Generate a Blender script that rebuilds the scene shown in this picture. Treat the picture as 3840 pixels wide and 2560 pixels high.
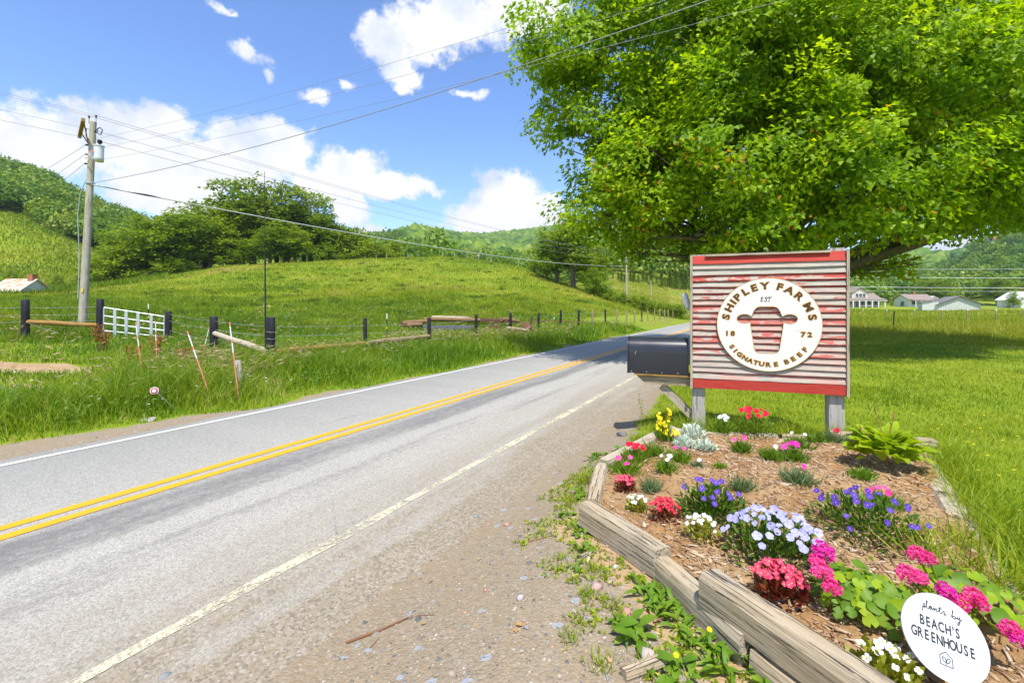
import bpy, math, random
import numpy as np
from mathutils import Vector, Matrix

# ------------------------------------------------------------------ scene, camera, light
SCN = bpy.context.scene
for o in list(bpy.data.objects): bpy.data.objects.remove(o)
COL = SCN.collection
CAMZ = 1.55            # eye height above the road
FPX = 16.0/36.0*3840   # focal length in photo pixels
CX, HY = 1920.0, 1156.0  # principal column and horizon row of the photograph

cam_d = bpy.data.cameras.new('camera'); cam = bpy.data.objects.new('camera', cam_d); COL.objects.link(cam)
cam.location = (0, 0, CAMZ); cam.rotation_euler = (math.pi/2, 0, 0)
cam_d.lens = 16.0; cam_d.sensor_width = 36.0; cam_d.clip_start = 0.05; cam_d.clip_end = 9000
cam_d.shift_y = -(1280-HY)/3840.0
SCN.camera = cam

SUN_EL = math.radians(64); SUN_AZ = math.radians(176)   # azimuth of the sun clockwise from +Y
sd = Vector((math.sin(SUN_AZ)*math.cos(SUN_EL), math.cos(SUN_AZ)*math.cos(SUN_EL), math.sin(SUN_EL)))
sun_d = bpy.data.lights.new('sun', 'SUN'); sun = bpy.data.objects.new('sun', sun_d); COL.objects.link(sun)
sun_d.energy = 4.4; sun_d.angle = math.radians(0.6); sun_d.color = (1.0, 0.955, 0.88)
sun.rotation_euler = (-sd).to_track_quat('-Z', 'Y').to_euler(); sun.location = (0, -20, 60)

SCN.view_settings.view_transform = 'Standard'; SCN.view_settings.look = 'None'
SCN.view_settings.exposure = 0.66; SCN.view_settings.gamma = 1.0
SCN.view_settings.use_curve_mapping = False
SCN.render.engine = 'CYCLES'
SCN.cycles.use_denoising = True
SCN.cycles.max_bounces = 6; SCN.cycles.diffuse_bounces = 3; SCN.cycles.glossy_bounces = 2
SCN.cycles.transmission_bounces = 4; SCN.cycles.transparent_max_bounces = 8
SCN.cycles.caustics_reflective = False; SCN.cycles.caustics_refractive = False

def build_world():
    w = bpy.data.worlds.new('World'); SCN.world = w; w.use_nodes = True
    nt = w.node_tree; nt.nodes.clear(); N = nt.nodes; L = nt.links
    def nd(t, **k):
        n = N.new(t)
        for a, b in k.items(): setattr(n, a, b)
        return n
    def m(op, a, b=None, c=None, clamp=False):
        n = nd('ShaderNodeMath', operation=op, use_clamp=clamp)
        for i, v in enumerate((a, b, c)):
            if v is None: continue
            if isinstance(v, (int, float)): n.inputs[i].default_value = v
            else: L.new(v, n.inputs[i])
        return n.outputs[0]
    def vm(op, a, b=None, c=None, out=0):
        n = nd('ShaderNodeVectorMath', operation=op)
        for i, v in enumerate((a, b, c)):
            if v is None: continue
            if isinstance(v, tuple): n.inputs[i].default_value = v
            else: L.new(v, n.inputs[i])
        return n.outputs[out]
    def noise(vec, scale, detail, rough=.55, off=(0, 0, 0)):
        n = nd('ShaderNodeTexNoise'); n.inputs['Scale'].default_value = scale
        n.inputs['Detail'].default_value = detail; n.inputs['Roughness'].default_value = rough
        L.new(vm('ADD', vec, off), n.inputs['Vector']); return n
    tc = nd('ShaderNodeTexCoord'); d = tc.outputs['Generated']
    sep = nd('ShaderNodeSeparateXYZ'); L.new(d, sep.inputs[0])
    az = m('ARCTAN2', sep.outputs[0], sep.outputs[1]); el = m('ARCSINE', m('MINIMUM', m('MAXIMUM', sep.outputs[2], -1.), 1.))
    cmb = nd('ShaderNodeCombineXYZ'); L.new(az, cmb.inputs[0]); L.new(el, cmb.inputs[1])
    n1 = noise(d, 3.2, 3, .5); n2 = noise(d, 11, 4, .6, (3.1, 1.7, 5))
    wob = vm('ADD', vm('SCALE', vm('SUBTRACT', n1.outputs['Color'], (.5, .5, .5))), (0, 0, 0))
    wob.node.inputs[0].links[0].from_node.inputs['Scale'].default_value = .09
    wob2 = vm('SCALE', vm('SUBTRACT', n2.outputs['Color'], (.5, .5, .5))); wob2.node.inputs['Scale'].default_value = .075
    P = vm('ADD', cmb.outputs[0], vm('ADD', wob, wob2))
    def ang(px, py):
        return math.atan((px-CX)/FPX), math.atan((HY-py)/math.hypot(FPX, px-CX))
    blobs = [(90,560,230,130),(300,520,250,150),(520,540,240,140),(720,610,260,110),(960,570,170,130),(1030,500,90,75),
             (850,670,260,100),(1080,560,120,95),(640,470,130,70),(600,720,230,90),(720,775,190,55),(1085,640,90,60),(60,700,160,140),
             (1320,650,130,100),(1230,715,150,70),(1450,705,150,55),(1340,790,80,50),(1590,712,130,34,.4),
             (1395,870,75,42),(1620,880,70,18),(1890,760,150,110),(1880,710,110,75),(1770,815,105,70),(2020,800,120,80),(1900,855,230,50),
             (1450,150,115,100),(1600,115,150,110),(1520,270,85,75),(1750,60,190,95),(1960,40,200,115),(1500,335,60,46,.3),(1775,345,110,40,.45),
             (950,200,130,66,.45),(820,15,110,36,.5),(880,50,70,30,.55),(1180,350,80,50,.5),(1030,275,50,46,.6),(1310,300,70,34,.5),
             (3380,930,190,60),(3560,900,160,55),(2700,250,260,160),(3150,500,250,160),(3600,250,260,150),(2500,820,200,80)]
    cs = []
    for b in blobs:
        a0, e0 = ang(b[0], b[1]); a1, _ = ang(b[0]+b[2], b[1]); _, e1 = ang(b[0], b[1]-b[3])
        cs.append((a0, e0, abs(a1-a0), abs(e1-e0), b[4] if len(b) > 4 else 0.))
    rg = random.Random(5)
    for _ in range(26):                       # the same kind of sky all the way round
        a0 = rg.uniform(.95, 2*math.pi-.95); a0 = a0 if a0 < math.pi else a0-2*math.pi
        e0 = rg.uniform(.03, .8); s = rg.uniform(.06, .2)
        cs.append((a0, e0, s*1.3, s*.6, rg.choice((0., 0., .4))))
    acc = None
    for a0, e0, ra, re, of in cs:
        t = vm('MULTIPLY_ADD', P, (1/ra, 1/re, 0.), (-a0/ra, -e0/re, 0.))
        ln = vm('LENGTH', t, out=1)
        if of: ln = m('ADD', ln, of)
        acc = ln if acc is None else m('SMOOTH_MIN', acc, ln, .25)
    n3 = noise(d, 30, 8, .68, (7, 2, 1))
    dens = m('ADD', m('SUBTRACT', 1.2, acc), m('MULTIPLY', m('SUBTRACT', n3.outputs['Fac'], .5), 1.5))
    mr = nd('ShaderNodeMapRange', interpolation_type='SMOOTHSTEP'); L.new(dens, mr.inputs['Value'])
    mr.inputs['From Min'].default_value = .02; mr.inputs['From Max'].default_value = .55
    n4 = noise(d, 7, 4, .55, (1, 9, 4))
    mr2 = nd('ShaderNodeMapRange', interpolation_type='SMOOTHSTEP'); L.new(n4.outputs['Fac'], mr2.inputs['Value'])
    mr2.inputs['From Min'].default_value = .47; mr2.inputs['From Max'].default_value = .72
    cc = nd('ShaderNodeMix', data_type='RGBA'); L.new(mr2.outputs[0], cc.inputs['Factor'])
    cc.inputs['A'].default_value = (1.0, 1.0, 1.0, 1); cc.inputs['B'].default_value = (.66, .74, .90, 1)
    sky = nd('ShaderNodeTexSky', sky_type='NISHITA'); sky.sun_disc = False
    sky.sun_elevation = SUN_EL; sky.sun_rotation = SUN_AZ
    sky.altitude = 900; sky.air_density = 1.0; sky.dust_density = .3; sky.ozone_density = 1.6
    hs = nd('ShaderNodeHueSaturation'); hs.inputs['Saturation'].default_value = 1.18; hs.inputs['Value'].default_value = 1.2; hs.inputs['Hue'].default_value = .508; L.new(sky.outputs[0], hs.inputs['Color'])
    bg = nd('ShaderNodeBackground'); L.new(hs.outputs[0], bg.inputs['Color']); bg.inputs['Strength'].default_value = .15
    bc = nd('ShaderNodeBackground'); L.new(cc.outputs['Result'], bc.inputs['Color']); bc.inputs['Strength'].default_value = .70
    mx = nd('ShaderNodeMixShader'); L.new(mr.outputs[0], mx.inputs[0]); L.new(bg.outputs[0], mx.inputs[1]); L.new(bc.outputs[0], mx.inputs[2])
    out = nd('ShaderNodeOutputWorld'); L.new(mx.outputs[0], out.inputs[0])
build_world()

# ------------------------------------------------------------------ small helpers
RNG = np.random.default_rng(11)
random.seed(11)
def sstep(a, b, x):
    t = np.clip((np.asarray(x, float)-a)/(b-a), 0, 1); return t*t*(3-2*t)
RD = np.array([.4785, .8781]); RN = np.array([.8781, -.4785])   # road direction, its right-hand normal
def nn(x, y): return RN[0]*x+RN[1]*y
def road_pt(s, n): return RD[0]*s+RN[0]*n, RD[1]*s+RN[1]*n

def vnoise(x, y, seed=0):
    """smooth value noise, vectorised"""
    x = np.asarray(x, float); y = np.asarray(y, float)
    xi = np.floor(x).astype(np.int64); yi = np.floor(y).astype(np.int64); fx = x-xi; fy = y-yi
    fx = fx*fx*(3-2*fx); fy = fy*fy*(3-2*fy)
    def h(a, b):
        k = (a*374761393+b*668265263+seed*1442695041) & 0x7fffffff
        k = ((k ^ (k >> 13))*1274126177) & 0x7fffffff
        return ((k ^ (k >> 16)) & 0xffff)/65535.0
    return (h(xi, yi)*(1-fx)+h(xi+1, yi)*fx)*(1-fy)+(h(xi, yi+1)*(1-fx)+h(xi+1, yi+1)*fx)*fy

def big_mesh(name, V, F, attrs=None, smooth=False):
    V = np.ascontiguousarray(V, np.float32); F = np.ascontiguousarray(F, np.int32)
    me = bpy.data.meshes.new(name); k = F.shape[1]
    me.vertices.add(len(V)); me.vertices.foreach_set('co', V.ravel())
    me.loops.add(F.size); me.loops.foreach_set('vertex_index', F.ravel())
    me.polygons.add(len(F)); me.polygons.foreach_set('loop_start', np.arange(0, F.size, k, dtype=np.int32))
    try: me.polygons.foreach_set('loop_total', np.full(len(F), k, np.int32))
    except Exception: pass
    if smooth: me.polygons.foreach_set('use_smooth', np.ones(len(F), bool))
    for a, v in (attrs or {}).items():
        at = me.attributes.new(a, 'FLOAT', 'POINT'); at.data.foreach_set('value', np.ascontiguousarray(v, np.float32))
    me.update(calc_edges=True); me.validate(); return me

def wloc(o):
    v = Vector((0, 0, 0))
    while o is not None: v = v+o.location; o = o.parent
    return v
def put(name, me, mat=None, parent=None, loc=(0, 0, 0), rot=(0, 0, 0), scale=(1, 1, 1)):
    o = bpy.data.objects.new(name, me); COL.objects.link(o)
    if mat is not None and me is not None and not me.materials:
        for q in (mat if isinstance(mat, (list, tuple)) else [mat]): me.materials.append(q)
    o.parent = parent; o.location = loc; o.rotation_euler = rot; o.scale = scale
    return o
def tag(o, label=None, cat=None, group=None, kind=None):
    if label: o['label'] = label
    if cat: o['category'] = cat
    if group: o['group'] = group
    if kind: o['kind'] = kind
    return o
def thing(name, label, cat, loc=(0, 0, 0), rotz=0, group=None):
    o = bpy.data.objects.new(name, None); COL.objects.link(o); o.empty_display_size = .1
    o.location = loc; o.rotation_euler = (0, 0, rotz)
    return tag(o, label, cat, group)
def copy_tree(o, parent=None):
    c = o.copy(); COL.objects.link(c); c.parent = parent
    for ch in list(o.children): copy_tree(ch, c)
    return c

class MB:
    """collects boxes, tubes, lathes ... into one mesh"""
    def __init__(s): s.v = []; s.f = []; s.sm = []; s.mi = []
    def add(s, vs, fs, smooth=False, mi=0):
        b = len(s.v); s.v += [tuple(p) for p in vs]
        for f in fs: s.f.append([b+i for i in f]); s.sm.append(smooth); s.mi.append(mi)
    def box(s, c, size, M=None, mi=0, taper=1.0):
        hx, hy, hz = [q/2 for q in size]; vs = []
        for z in (-1, 1):
            t = taper if z > 0 else 1
            for x, y in ((-1, -1), (1, -1), (1, 1), (-1, 1)):
                p = Vector((x*hx*t, y*hy*t, z*hz)); p = (M @ p) if M is not None else p
                vs.append(p+Vector(c))
        s.add(vs, [(3, 2, 1, 0), (4, 5, 6, 7), (0, 1, 5, 4), (1, 2, 6, 5), (2, 3, 7, 6), (3, 0, 4, 7)], False, mi)
    def tube(s, pts, rad, n=8, cap=True, mi=0, capmi=None, smooth=True):
        pts = [Vector(p) for p in pts]
        if not isinstance(rad, (list, tuple)): rad = [rad]*len(pts)
        vs = []; up = None
        for i, p in enumerate(pts):
            t = (pts[min(i+1, len(pts)-1)]-pts[max(i-1, 0)]).normalized()
            if up is None: up = Vector((1, 0, 0)) if abs(t.x) < .8 else Vector((0, 1, 0))
            a = (up-t*up.dot(t)).normalized(); b = t.cross(a); up = a
            for k in range(n):
                q = 2*math.pi*k/n; vs.append(p+(a*math.cos(q)+b*math.sin(q))*rad[i])
        fs = []
        for i in range(len(pts)-1):
            for k in range(n):
                fs.append((i*n+k, i*n+(k+1) % n, (i+1)*n+(k+1) % n, (i+1)*n+k))
        s.add(vs, fs, smooth, mi)
        if cap:
            b = len(vs)-n
            s.add([vs[k] for k in range(n)], [tuple(reversed(range(n)))], False, mi if capmi is None else capmi)
            s.add([vs[b+k] for k in range(n)], [tuple(range(n))], False, mi if capmi is None else capmi)
    def build(s, name, mat, parent=None, world=True, origin=None):
        me = bpy.data.meshes.new(name)
        off = Vector((0, 0, 0))
        if world and parent is not None: off = wloc(parent)
        if origin is not None: off = off+Vector(origin)-(wloc(parent) if (world and parent is not None) else Vector((0, 0, 0)))
        me.from_pydata([tuple(Vector(p)-off) for p in s.v], [], s.f); me.update()
        me.polygons.foreach_set('use_smooth', s.sm); me.polygons.foreach_set('material_index', s.mi)
        o = put(name, me, mat, parent)
        if origin is not None:
            o.location = Vector(origin)-(wloc(parent) if parent is not None else Vector((0, 0, 0)))
        return o

def rotz(a): return Matrix.Rotation(a, 3, 'Z')
def axes(x, z=Vector((0, 0, 1))):
    """3x3 with columns along x, (z cross x), z-ish"""
    x = Vector(x).normalized(); y = Vector(z).cross(x).normalized(); zz = x.cross(y)
    return Matrix((x, y, zz)).transposed()
# ------------------------------------------------------------------ materials
class G:
    """thin wrapper to write node graphs"""
    def __init__(s, name):
        s.m = bpy.data.materials.new(name); s.m.use_nodes = True; s.nt = s.m.node_tree; s.nt.nodes.clear()
        s.out = s.nt.nodes.new('ShaderNodeOutputMaterial')
    def n(s, t, ins=None, **k):
        q = s.nt.nodes.new(t)
        for a, b in k.items(): setattr(q, a, b)
        for a, b in (ins or {}).items(): s.set(q.inputs[a], b)
        return q
    def set(s, sock, v):
        if isinstance(v, bpy.types.NodeSocket): s.nt.links.new(v, sock)
        elif isinstance(v, (tuple, list)) and len(v) == 3 and sock.type == 'RGBA': sock.default_value = (*v, 1)
        else: sock.default_value = v
    def co(s, kind='Object', scale=(1, 1, 1), rot=(0, 0, 0)):
        t = s.n('ShaderNodeTexCoord'); mp = s.n('ShaderNodeMapping', {'Vector': t.outputs[kind], 'Scale': scale, 'Rotation': rot}); return mp.outputs[0]
    def pos(s, scale=(1, 1, 1), rot=(0, 0, 0)):
        t = s.n('ShaderNodeNewGeometry'); mp = s.n('ShaderNodeMapping', {'Vector': t.outputs['Position'], 'Scale': scale, 'Rotation': rot}); return mp.outputs[0]
    def noise(s, vec, scale=5, detail=4, rough=.6, dist=0):
        return s.n('ShaderNodeTexNoise', {'Vector': vec, 'Scale': scale, 'Detail': detail, 'Roughness': rough, 'Distortion': dist}).outputs['Fac']
    def voro(s, vec, scale=5, out='Distance', rnd=1.0, feature='F1'):
        return s.n('ShaderNodeTexVoronoi', {'Vector': vec, 'Scale': scale, 'Randomness': rnd}, feature=feature).outputs[out]
    def rng(s, v, a, b, c=0., d=1., smooth=False):
        return s.n('ShaderNodeMapRange', {'Value': v, 'From Min': a, 'From Max': b, 'To Min': c, 'To Max': d},
                   interpolation_type='SMOOTHSTEP' if smooth else 'LINEAR').outputs[0]
    def math(s, op, a, b=0., clamp=False):
        return s.n('ShaderNodeMath', {0: a, 1: b}, operation=op, use_clamp=clamp).outputs[0]
    def mix(s, f, a, b, blend='MIX'):
        q = s.n('ShaderNodeMix', data_type='RGBA', blend_type=blend); s.set(q.inputs[0], f); s.set(q.inputs[6], a); s.set(q.inputs[7], b); return q.outputs[2]
    def ramp(s, f, stops, interp='LINEAR'):
        q = s.n('ShaderNodeValToRGB', {'Fac': f}); cr = q.color_ramp; cr.interpolation = interp
        while len(cr.elements) < len(stops): cr.elements.new(.5)
        for e, (p, c) in zip(cr.elements, stops): e.position = p; e.color = (*c, 1)
        return q.outputs[0]
    def attr(s, name, kind='GEOMETRY', out='Fac'):
        return s.n('ShaderNodeAttribute', attribute_name=name, attribute_type=kind).outputs[out]
    def bump(s, h, strength=.4, dist=.01):
        return s.n('ShaderNodeBump', {'Height': h, 'Strength': strength, 'Distance': dist}).outputs[0]
    def pbr(s, col, rough=.7, metal=0., bump=None, spec=.4, alpha=None, **k):
        d = {'Base Color': col, 'Roughness': rough, 'Metallic': metal, 'Specular IOR Level': spec}
        if bump is not None: d['Normal'] = bump
        if alpha is not None: d['Alpha'] = alpha
        d.update(k)
        q = s.n('ShaderNodeBsdfPrincipled', d); s.nt.links.new(q.outputs[0], s.out.inputs[0]); return s.m

def plain(name, col, rough=.6, metal=0., var=.12, scale=20, spec=.4):
    g = G(name); f = g.noise(g.co('Object'), scale, 4)
    c2 = tuple(max(0, q*(1-var*2)) for q in col); c1 = tuple(min(1, q*(1+var)) for q in col)
    return g.pbr(g.mix(f, c2, c1), g.rng(f, 0, 1, rough-.08, min(1, rough+.08)), metal, spec=spec)

def leafy(name, stops, trans=.45, tcol=None, rough=.5, attr='rnd', gloss=.25, objvar=0.0):
    """leaf: diffuse + translucent + a little gloss; colour varies by leaf"""
    g = G(name); r = g.attr(attr)
    if objvar: r = g.math('ADD', g.math('MULTIPLY', r, 1-objvar), g.math('MULTIPLY', g.n('ShaderNodeObjectInfo').outputs['Random'], objvar))
    col = g.ramp(r, stops)
    p = g.n('ShaderNodeBsdfPrincipled', {'Base Color': col, 'Roughness': rough, 'Specular IOR Level': gloss})
    t = g.n('ShaderNodeBsdfTranslucent', {'Color': g.mix(1.0, col, tcol or (1.45, 1.25, .55), 'MULTIPLY')})
    mx = g.n('ShaderNodeMixShader', {0: trans}); g.nt.links.new(p.outputs[0], mx.inputs[1]); g.nt.links.new(t.outputs[0], mx.inputs[2])
    g.nt.links.new(mx.outputs[0], g.out.inputs[0]); return g.m

def wood(name, c0, c1, crack=.6, grain=(1.2, 26, 26), dark=(.05, .042, .035), rough=.85, bump=.6, tint=None):
    g = G(name); v = g.co('Object', grain); v2 = g.co('Object', (grain[0]*.5, grain[1]*.55, grain[2]*.55))
    a = g.noise(v, 2.2, 6, .65, .4); b = g.noise(v2, 4.5, 5, .7, .8); big = g.noise(g.co('Object'), 3.5, 4)
    col = g.mix(g.rng(a, .3, .72), c0, c1)
    if tint: col = g.mix(g.rng(big, .42, .7), col, tint)
    cr = g.rng(b, .56, .63, 0, 1); cr = g.math('MULTIPLY', cr, crack)
    col = g.mix(cr, col, dark)
    h = g.math('SUBTRACT', a, g.math('MULTIPLY', cr, 1.6))
    return g.pbr(col, rough, bump=g.bump(h, bump, .008), spec=.2)

M = {}
def build_materials():
    # ---- ground sheet: grass / gravel / dirt by painted-in zones (real change of material, not shade)
    g = G('ground'); v = g.pos()
    big = g.noise(v, .09, 5, .6); mid = g.noise(v, .9, 5, .65); fine = g.noise(v, 22, 4, .7)
    grass = g.mix(g.rng(mid, .3, .7), (.12, .20, .010), (.20, .27, .014))
    grass = g.mix(g.rng(big, .38, .62), grass, (.27, .27, .022))
    grass = g.mix(g.rng(fine, .35, .7), grass, (.16, .24, .012))
    peb = g.voro(v, 75, 'Color'); pd = g.voro(v, 75); peb2 = g.voro(v, 30, 'Color')
    pr = g.n('ShaderNodeSeparateColor', {0: peb}).outputs[0]
    gcol = g.ramp(pr, [(0, (.13, .12, .10)), (.25, (.22, .195, .15)), (.5, (.265, .225, .16)), (.7, (.30, .28, .235)), (.87, (.25, .19, .125)), (1, (.38, .365, .33))])
    tan = g.mix(g.rng(fine, .3, .7), (.25, .185, .11), (.33, .25, .155))
    gcol = g.mix(g.rng(g.noise(v, 1.5, 4), .38, .62), g.mix(.5, gcol, tan), g.mix(.85, gcol, tan))
    gcol = g.mix(g.rng(g.n('ShaderNodeSeparateColor', {0: peb2}).outputs[0], .985, .99), gcol, (.30, .31, .32))
    soil = g.mix(g.rng(mid, .3, .7), (.34, .215, .11), (.46, .33, .19))
    edge = g.math('MULTIPLY', g.math('SUBTRACT', g.noise(v, 5, 5, .7), .5), .9)
    fg = g.rng(g.math('ADD', g.attr('gravel'), edge), .42, .58); fs = g.rng(g.math('ADD', g.attr('dirt'), edge), .42, .58)
    col = g.mix(fg, grass, gcol); col = g.mix(fs, col, soil)
    h = g.math('ADD', g.math('MULTIPLY', pd, -1.), g.math('MULTIPLY', fine, .6))
    M['ground'] = g.pbr(col, .95, bump=g.bump(h, .5, .012), spec=.15)
    # ---- asphalt: chip seal, darker bituminous streaks along the wheel tracks, tan dust near the shoulder
    g = G('asphalt'); v = g.pos(); th = math.atan2(RD[0], RD[1])
    vs = g.pos((1, 1, 1), (0, 0, th)); sp = g.n('ShaderNodeSeparateXYZ', {0: vs})   # x now = n, y = s
    n_ = sp.outputs[0]
    str_ = g.n('ShaderNodeMapping', {'Vector': vs, 'Scale': (2.6, .22, 1)}).outputs[0]
    chips = g.n('ShaderNodeSeparateColor', {0: g.voro(v, 120, 'Color')}).outputs[0]; cd = g.voro(v, 120)
    base = g.ramp(chips, [(0, (.24, .228, .195)), (.35, (.315, .298, .255)), (.7, (.365, .348, .298)), (1, (.43, .412, .36))])
    sn = g.noise(str_, 1.6, 6, .7); fine = g.noise(v, 14, 5, .75)
    def band(c, w): return g.rng(g.math('ABSOLUTE', g.math('SUBTRACT', n_, c)), w, w*.35)
    tr = g.math('MAXIMUM', g.math('MULTIPLY', band(-4.12, .42), 1.05), g.math('MULTIPLY', band(-3.4, .28), .45))
    tr = g.math('MAXIMUM', tr, g.math('MULTIPLY', band(-5.0, .3), .1))
    dk = g.rng(g.math('ADD', g.math('MULTIPLY', tr, .40), g.math('ADD', g.math('MULTIPLY', sn, .9), g.math('MULTIPLY', fine, .55))), .86, 1.22)
    col = g.mix(g.math('MULTIPLY', dk, .75), base, (.12, .115, .11))
    dust = g.math('ADD', g.math('MULTIPLY', g.rng(n_, -3.5, -2.3), g.rng(g.noise(str_, 1.2, 4), .3, .65)), g.math('MULTIPLY', g.rng(n_, -2.45, -1.85), g.rng(g.math('ADD', g.noise(v, 4, 5, .75), g.rng(n_, -2.1, -1.8)), .35, .6)), True)
    col = g.mix(g.math('MULTIPLY', dust, .85), col, g.ramp(g.n('ShaderNodeSeparateColor', {0: g.voro(v, 75, 'Color')}).outputs[0], [(0, (.14, .115, .08)), (.3, (.235, .185, .12)), (.6, (.275, .215, .14)), (.85, (.29, .245, .18)), (1, (.36, .32, .26))]))
    crk = g.voro(g.n('ShaderNodeMapping', {'Vector': vs, 'Scale': (.5, .23, 1)}).outputs[0], 1.1, feature='DISTANCE_TO_EDGE')
    col = g.mix(g.math('MULTIPLY', g.math('MULTIPLY', g.rng(crk, .004, .0), .5), g.rng(g.noise(v, .8, 3), .52, .6)), col, (.10, .10, .10))
    M['asphalt'] = g.pbr(col, .85, bump=g.bump(g.math('SUBTRACT', 1., cd), .45, .004), spec=.3)
    def paint(name, c0, c1, lo, hi):
        g = G(name); v = g.pos(); f = g.noise(v, 38, 5, .8); b = g.noise(v, 3, 3)
        al = g.rng(g.math('ADD', f, g.math('MULTIPLY', b, .5)), lo, hi)
        M[name] = g.pbr(g.mix(b, c0, c1), .6, alpha=al, bump=g.bump(g.voro(v, 120), .25, .003))
    paint('paint_white', (.64, .63, .57), (.56, .55, .50), .42, .58)
    paint('paint_worn', (.62, .56, .38), (.54, .49, .33), .64, .80)
    paint('paint_yellow', (.76, .36, .003), (.68, .32, .003), .44, .60)
    # ---- foliage
    M['lawn'] = leafy('lawn', [(0, (.11, .20, .006)), (.35, (.22, .315, .008)), (.75, (.36, .43, .018)), (.93, (.46, .46, .09)), (1, (.58, .52, .26))], .35)
    M['verge'] = leafy('verge', [(0, (.08, .18, .008)), (.35, (.16, .28, .010)), (.7, (.27, .37, .016)), (.88, (.38, .39, .06)), (1, (.52, .43, .18))], .35)
    M['meadow'] = leafy('meadow', [(0, (.13, .22, .007)), (.4, (.205, .285, .010)), (.75, (.285, .325, .014)), (.92, (.36, .33, .045)), (1, (.45, .37, .11))], .35)
    M['seedhead'] = leafy('seedhead', [(0, (.34, .27, .12)), (.6, (.47, .36, .19)), (1, (.46, .33, .24))], .3)
    M['maple_leaf'] = leafy('maple_leaf', [(0, (.09, .20, .007)), (.35, (.20, .355, .008)), (.7, (.34, .495, .010)), (.984, (.46, .60, .02)), (.99, (.60, .33, .015)), (1, (.5, .26, .02))], .56, (1.5, 1.35, .4))
    M['oak_leaf'] = leafy('oak_leaf', [(0, (.10, .19, .008)), (.5, (.18, .29, .010)), (.85, (.28, .375, .015)), (1, (.37, .43, .03))], .45, objvar=.35)
    M['pine_needle'] = leafy('pine_needle', [(0, (.07, .14, .015)), (.6, (.15, .235, .02)), (1, (.24, .30, .045))], .25, objvar=.3)
    M['forest'] = leafy('forest', [(0, (.06, .145, .014)), (.4, (.13, .245, .018)), (.8, (.22, .32, .025)), (1, (.32, .38, .06))], .3)
    M['hedge_leaf'] = leafy('hedge_leaf', [(0, (.04, .10, .01)), (.6, (.09, .18, .015)), (1, (.17, .25, .03))], .35)
    M['plant_leaf'] = leafy('plant_leaf', [(0, (.07, .17, .012)), (.5, (.135, .26, .015)), (1, (.27, .38, .03))], .35, gloss=.3, objvar=.5)
    M['grey_leaf'] = leafy('grey_leaf', [(0, (.10, .17, .07)), (.5, (.15, .22, .09)), (1, (.22, .28, .13))], .25, objvar=.2)
    M['lime_leaf'] = leafy('lime_leaf', [(0, (.22, .36, .012)), (.5, (.31, .45, .015)), (1, (.42, .54, .03))], .45, objvar=.5)
    M['begonia_leaf'] = leafy('begonia_leaf', [(0, (.20, .23, .01)), (.6, (.30, .33, .02)), (1, (.42, .42, .05))], .35, gloss=.5)
    M['bronze_leaf'] = leafy('bronze_leaf', [(0, (.12, .02, .01)), (.6, (.22, .03, .015)), (1, (.16, .10, .02))], .3, gloss=.5)
    M['silver_leaf'] = leafy('silver_leaf', [(0, (.42, .50, .38)), (.5, (.64, .72, .58)), (1, (.80, .85, .74))], .2, (1, 1.05, .9))
    M['dock_leaf'] = leafy('dock_leaf', [(0, (.30, .11, .02)), (.5, (.42, .17, .03)), (1, (.25, .16, .03))], .3)
    M['dry_leaf'] = leafy('dry_leaf', [(0, (.30, .20, .10)), (.5, (.45, .32, .16)), (1, (.50, .26, .07))], .2)
    def petal(name, c0, c1): M[name] = leafy(name, [(0, c0), (1, c1)], .3, (1.2, 1.1, 1.1), objvar=.5)
    petal('petal_red', (.62, .008, .03), (.80, .035, .10)); petal('petal_coral', (.80, .03, .11), (.85, .12, .22))
    petal('petal_pink', (.82, .035, .26), (.86, .12, .38)); petal('petal_magenta', (.70, .012, .36), (.82, .10, .42))
    petal('petal_purple', (.08, .03, .36), (.19, .10, .56)); petal('petal_lilac', (.34, .33, .78), (.60, .60, .86))
    petal('petal_white', (.82, .82, .76), (.86, .85, .82)); petal('petal_yellow', (.82, .66, .01), (.86, .74, .03))
    M['flower_eye'] = plain('flower_eye', (.85, .62, .02), .6)
    # ---- timber, paint, metal
    M['timber'] = wood('timber', (.30, .225, .13), (.54, .44, .295), 1.0, (1.0, 34, 34), tint=(.42, .37, .29), bump=.9)
    M['timber_grey'] = wood('timber_grey', (.36, .30, .215), (.54, .46, .34), .8, (1.1, 30, 30))
    M['post_grey'] = wood('post_grey', (.33, .30, .26), (.52, .48, .43), .6, (26, 26, 1.2))
    M['pole_wood'] = wood('pole_wood', (.36, .33, .26), (.54, .50, .42), .5, (16, 16, .5), tint=(.40, .33, .22))
    M['rail_wood'] = wood('rail_wood', (.24, .13, .035), (.40, .245, .075), .5, (1.5, 14, 14))
    M['fence_wood'] = wood('fence_wood', (.24, .17, .11), (.40, .30, .20), .6, (16, 16, 1))
    M['black_post'] = wood('black_post', (.012, .012, .016), (.035, .034, .042), .25, (18, 18, 1), dark=(.09, .06, .04), rough=.55)
    M['log_wood'] = wood('log_wood', (.15, .085, .04), (.32, .20, .10), .6, (1.5, 12, 12))
    M['chip'] = leafy('chip', [(0, (.20, .105, .05)), (.35, (.33, .20, .105)), (.7, (.44, .31, .18)), (1, (.54, .44, .31))], .02)
    M['twig'] = plain('twig', (.22, .10, .045), .8)
    M['bark'] = wood('bark', (.10, .08, .06), (.20, .17, .13), .5, (9, 9, 2))
    M['bark_pale'] = wood('bark_pale', (.22, .19, .15), (.36, .32, .27), .4, (6, 6, 1.2))
    # bed soil
    g = G('bed_soil'); v = g.pos(); f = g.noise(v, 9, 6, .7); f2 = g.noise(v, 60, 4, .7); b = g.noise(v, 2.2, 4)
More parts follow.
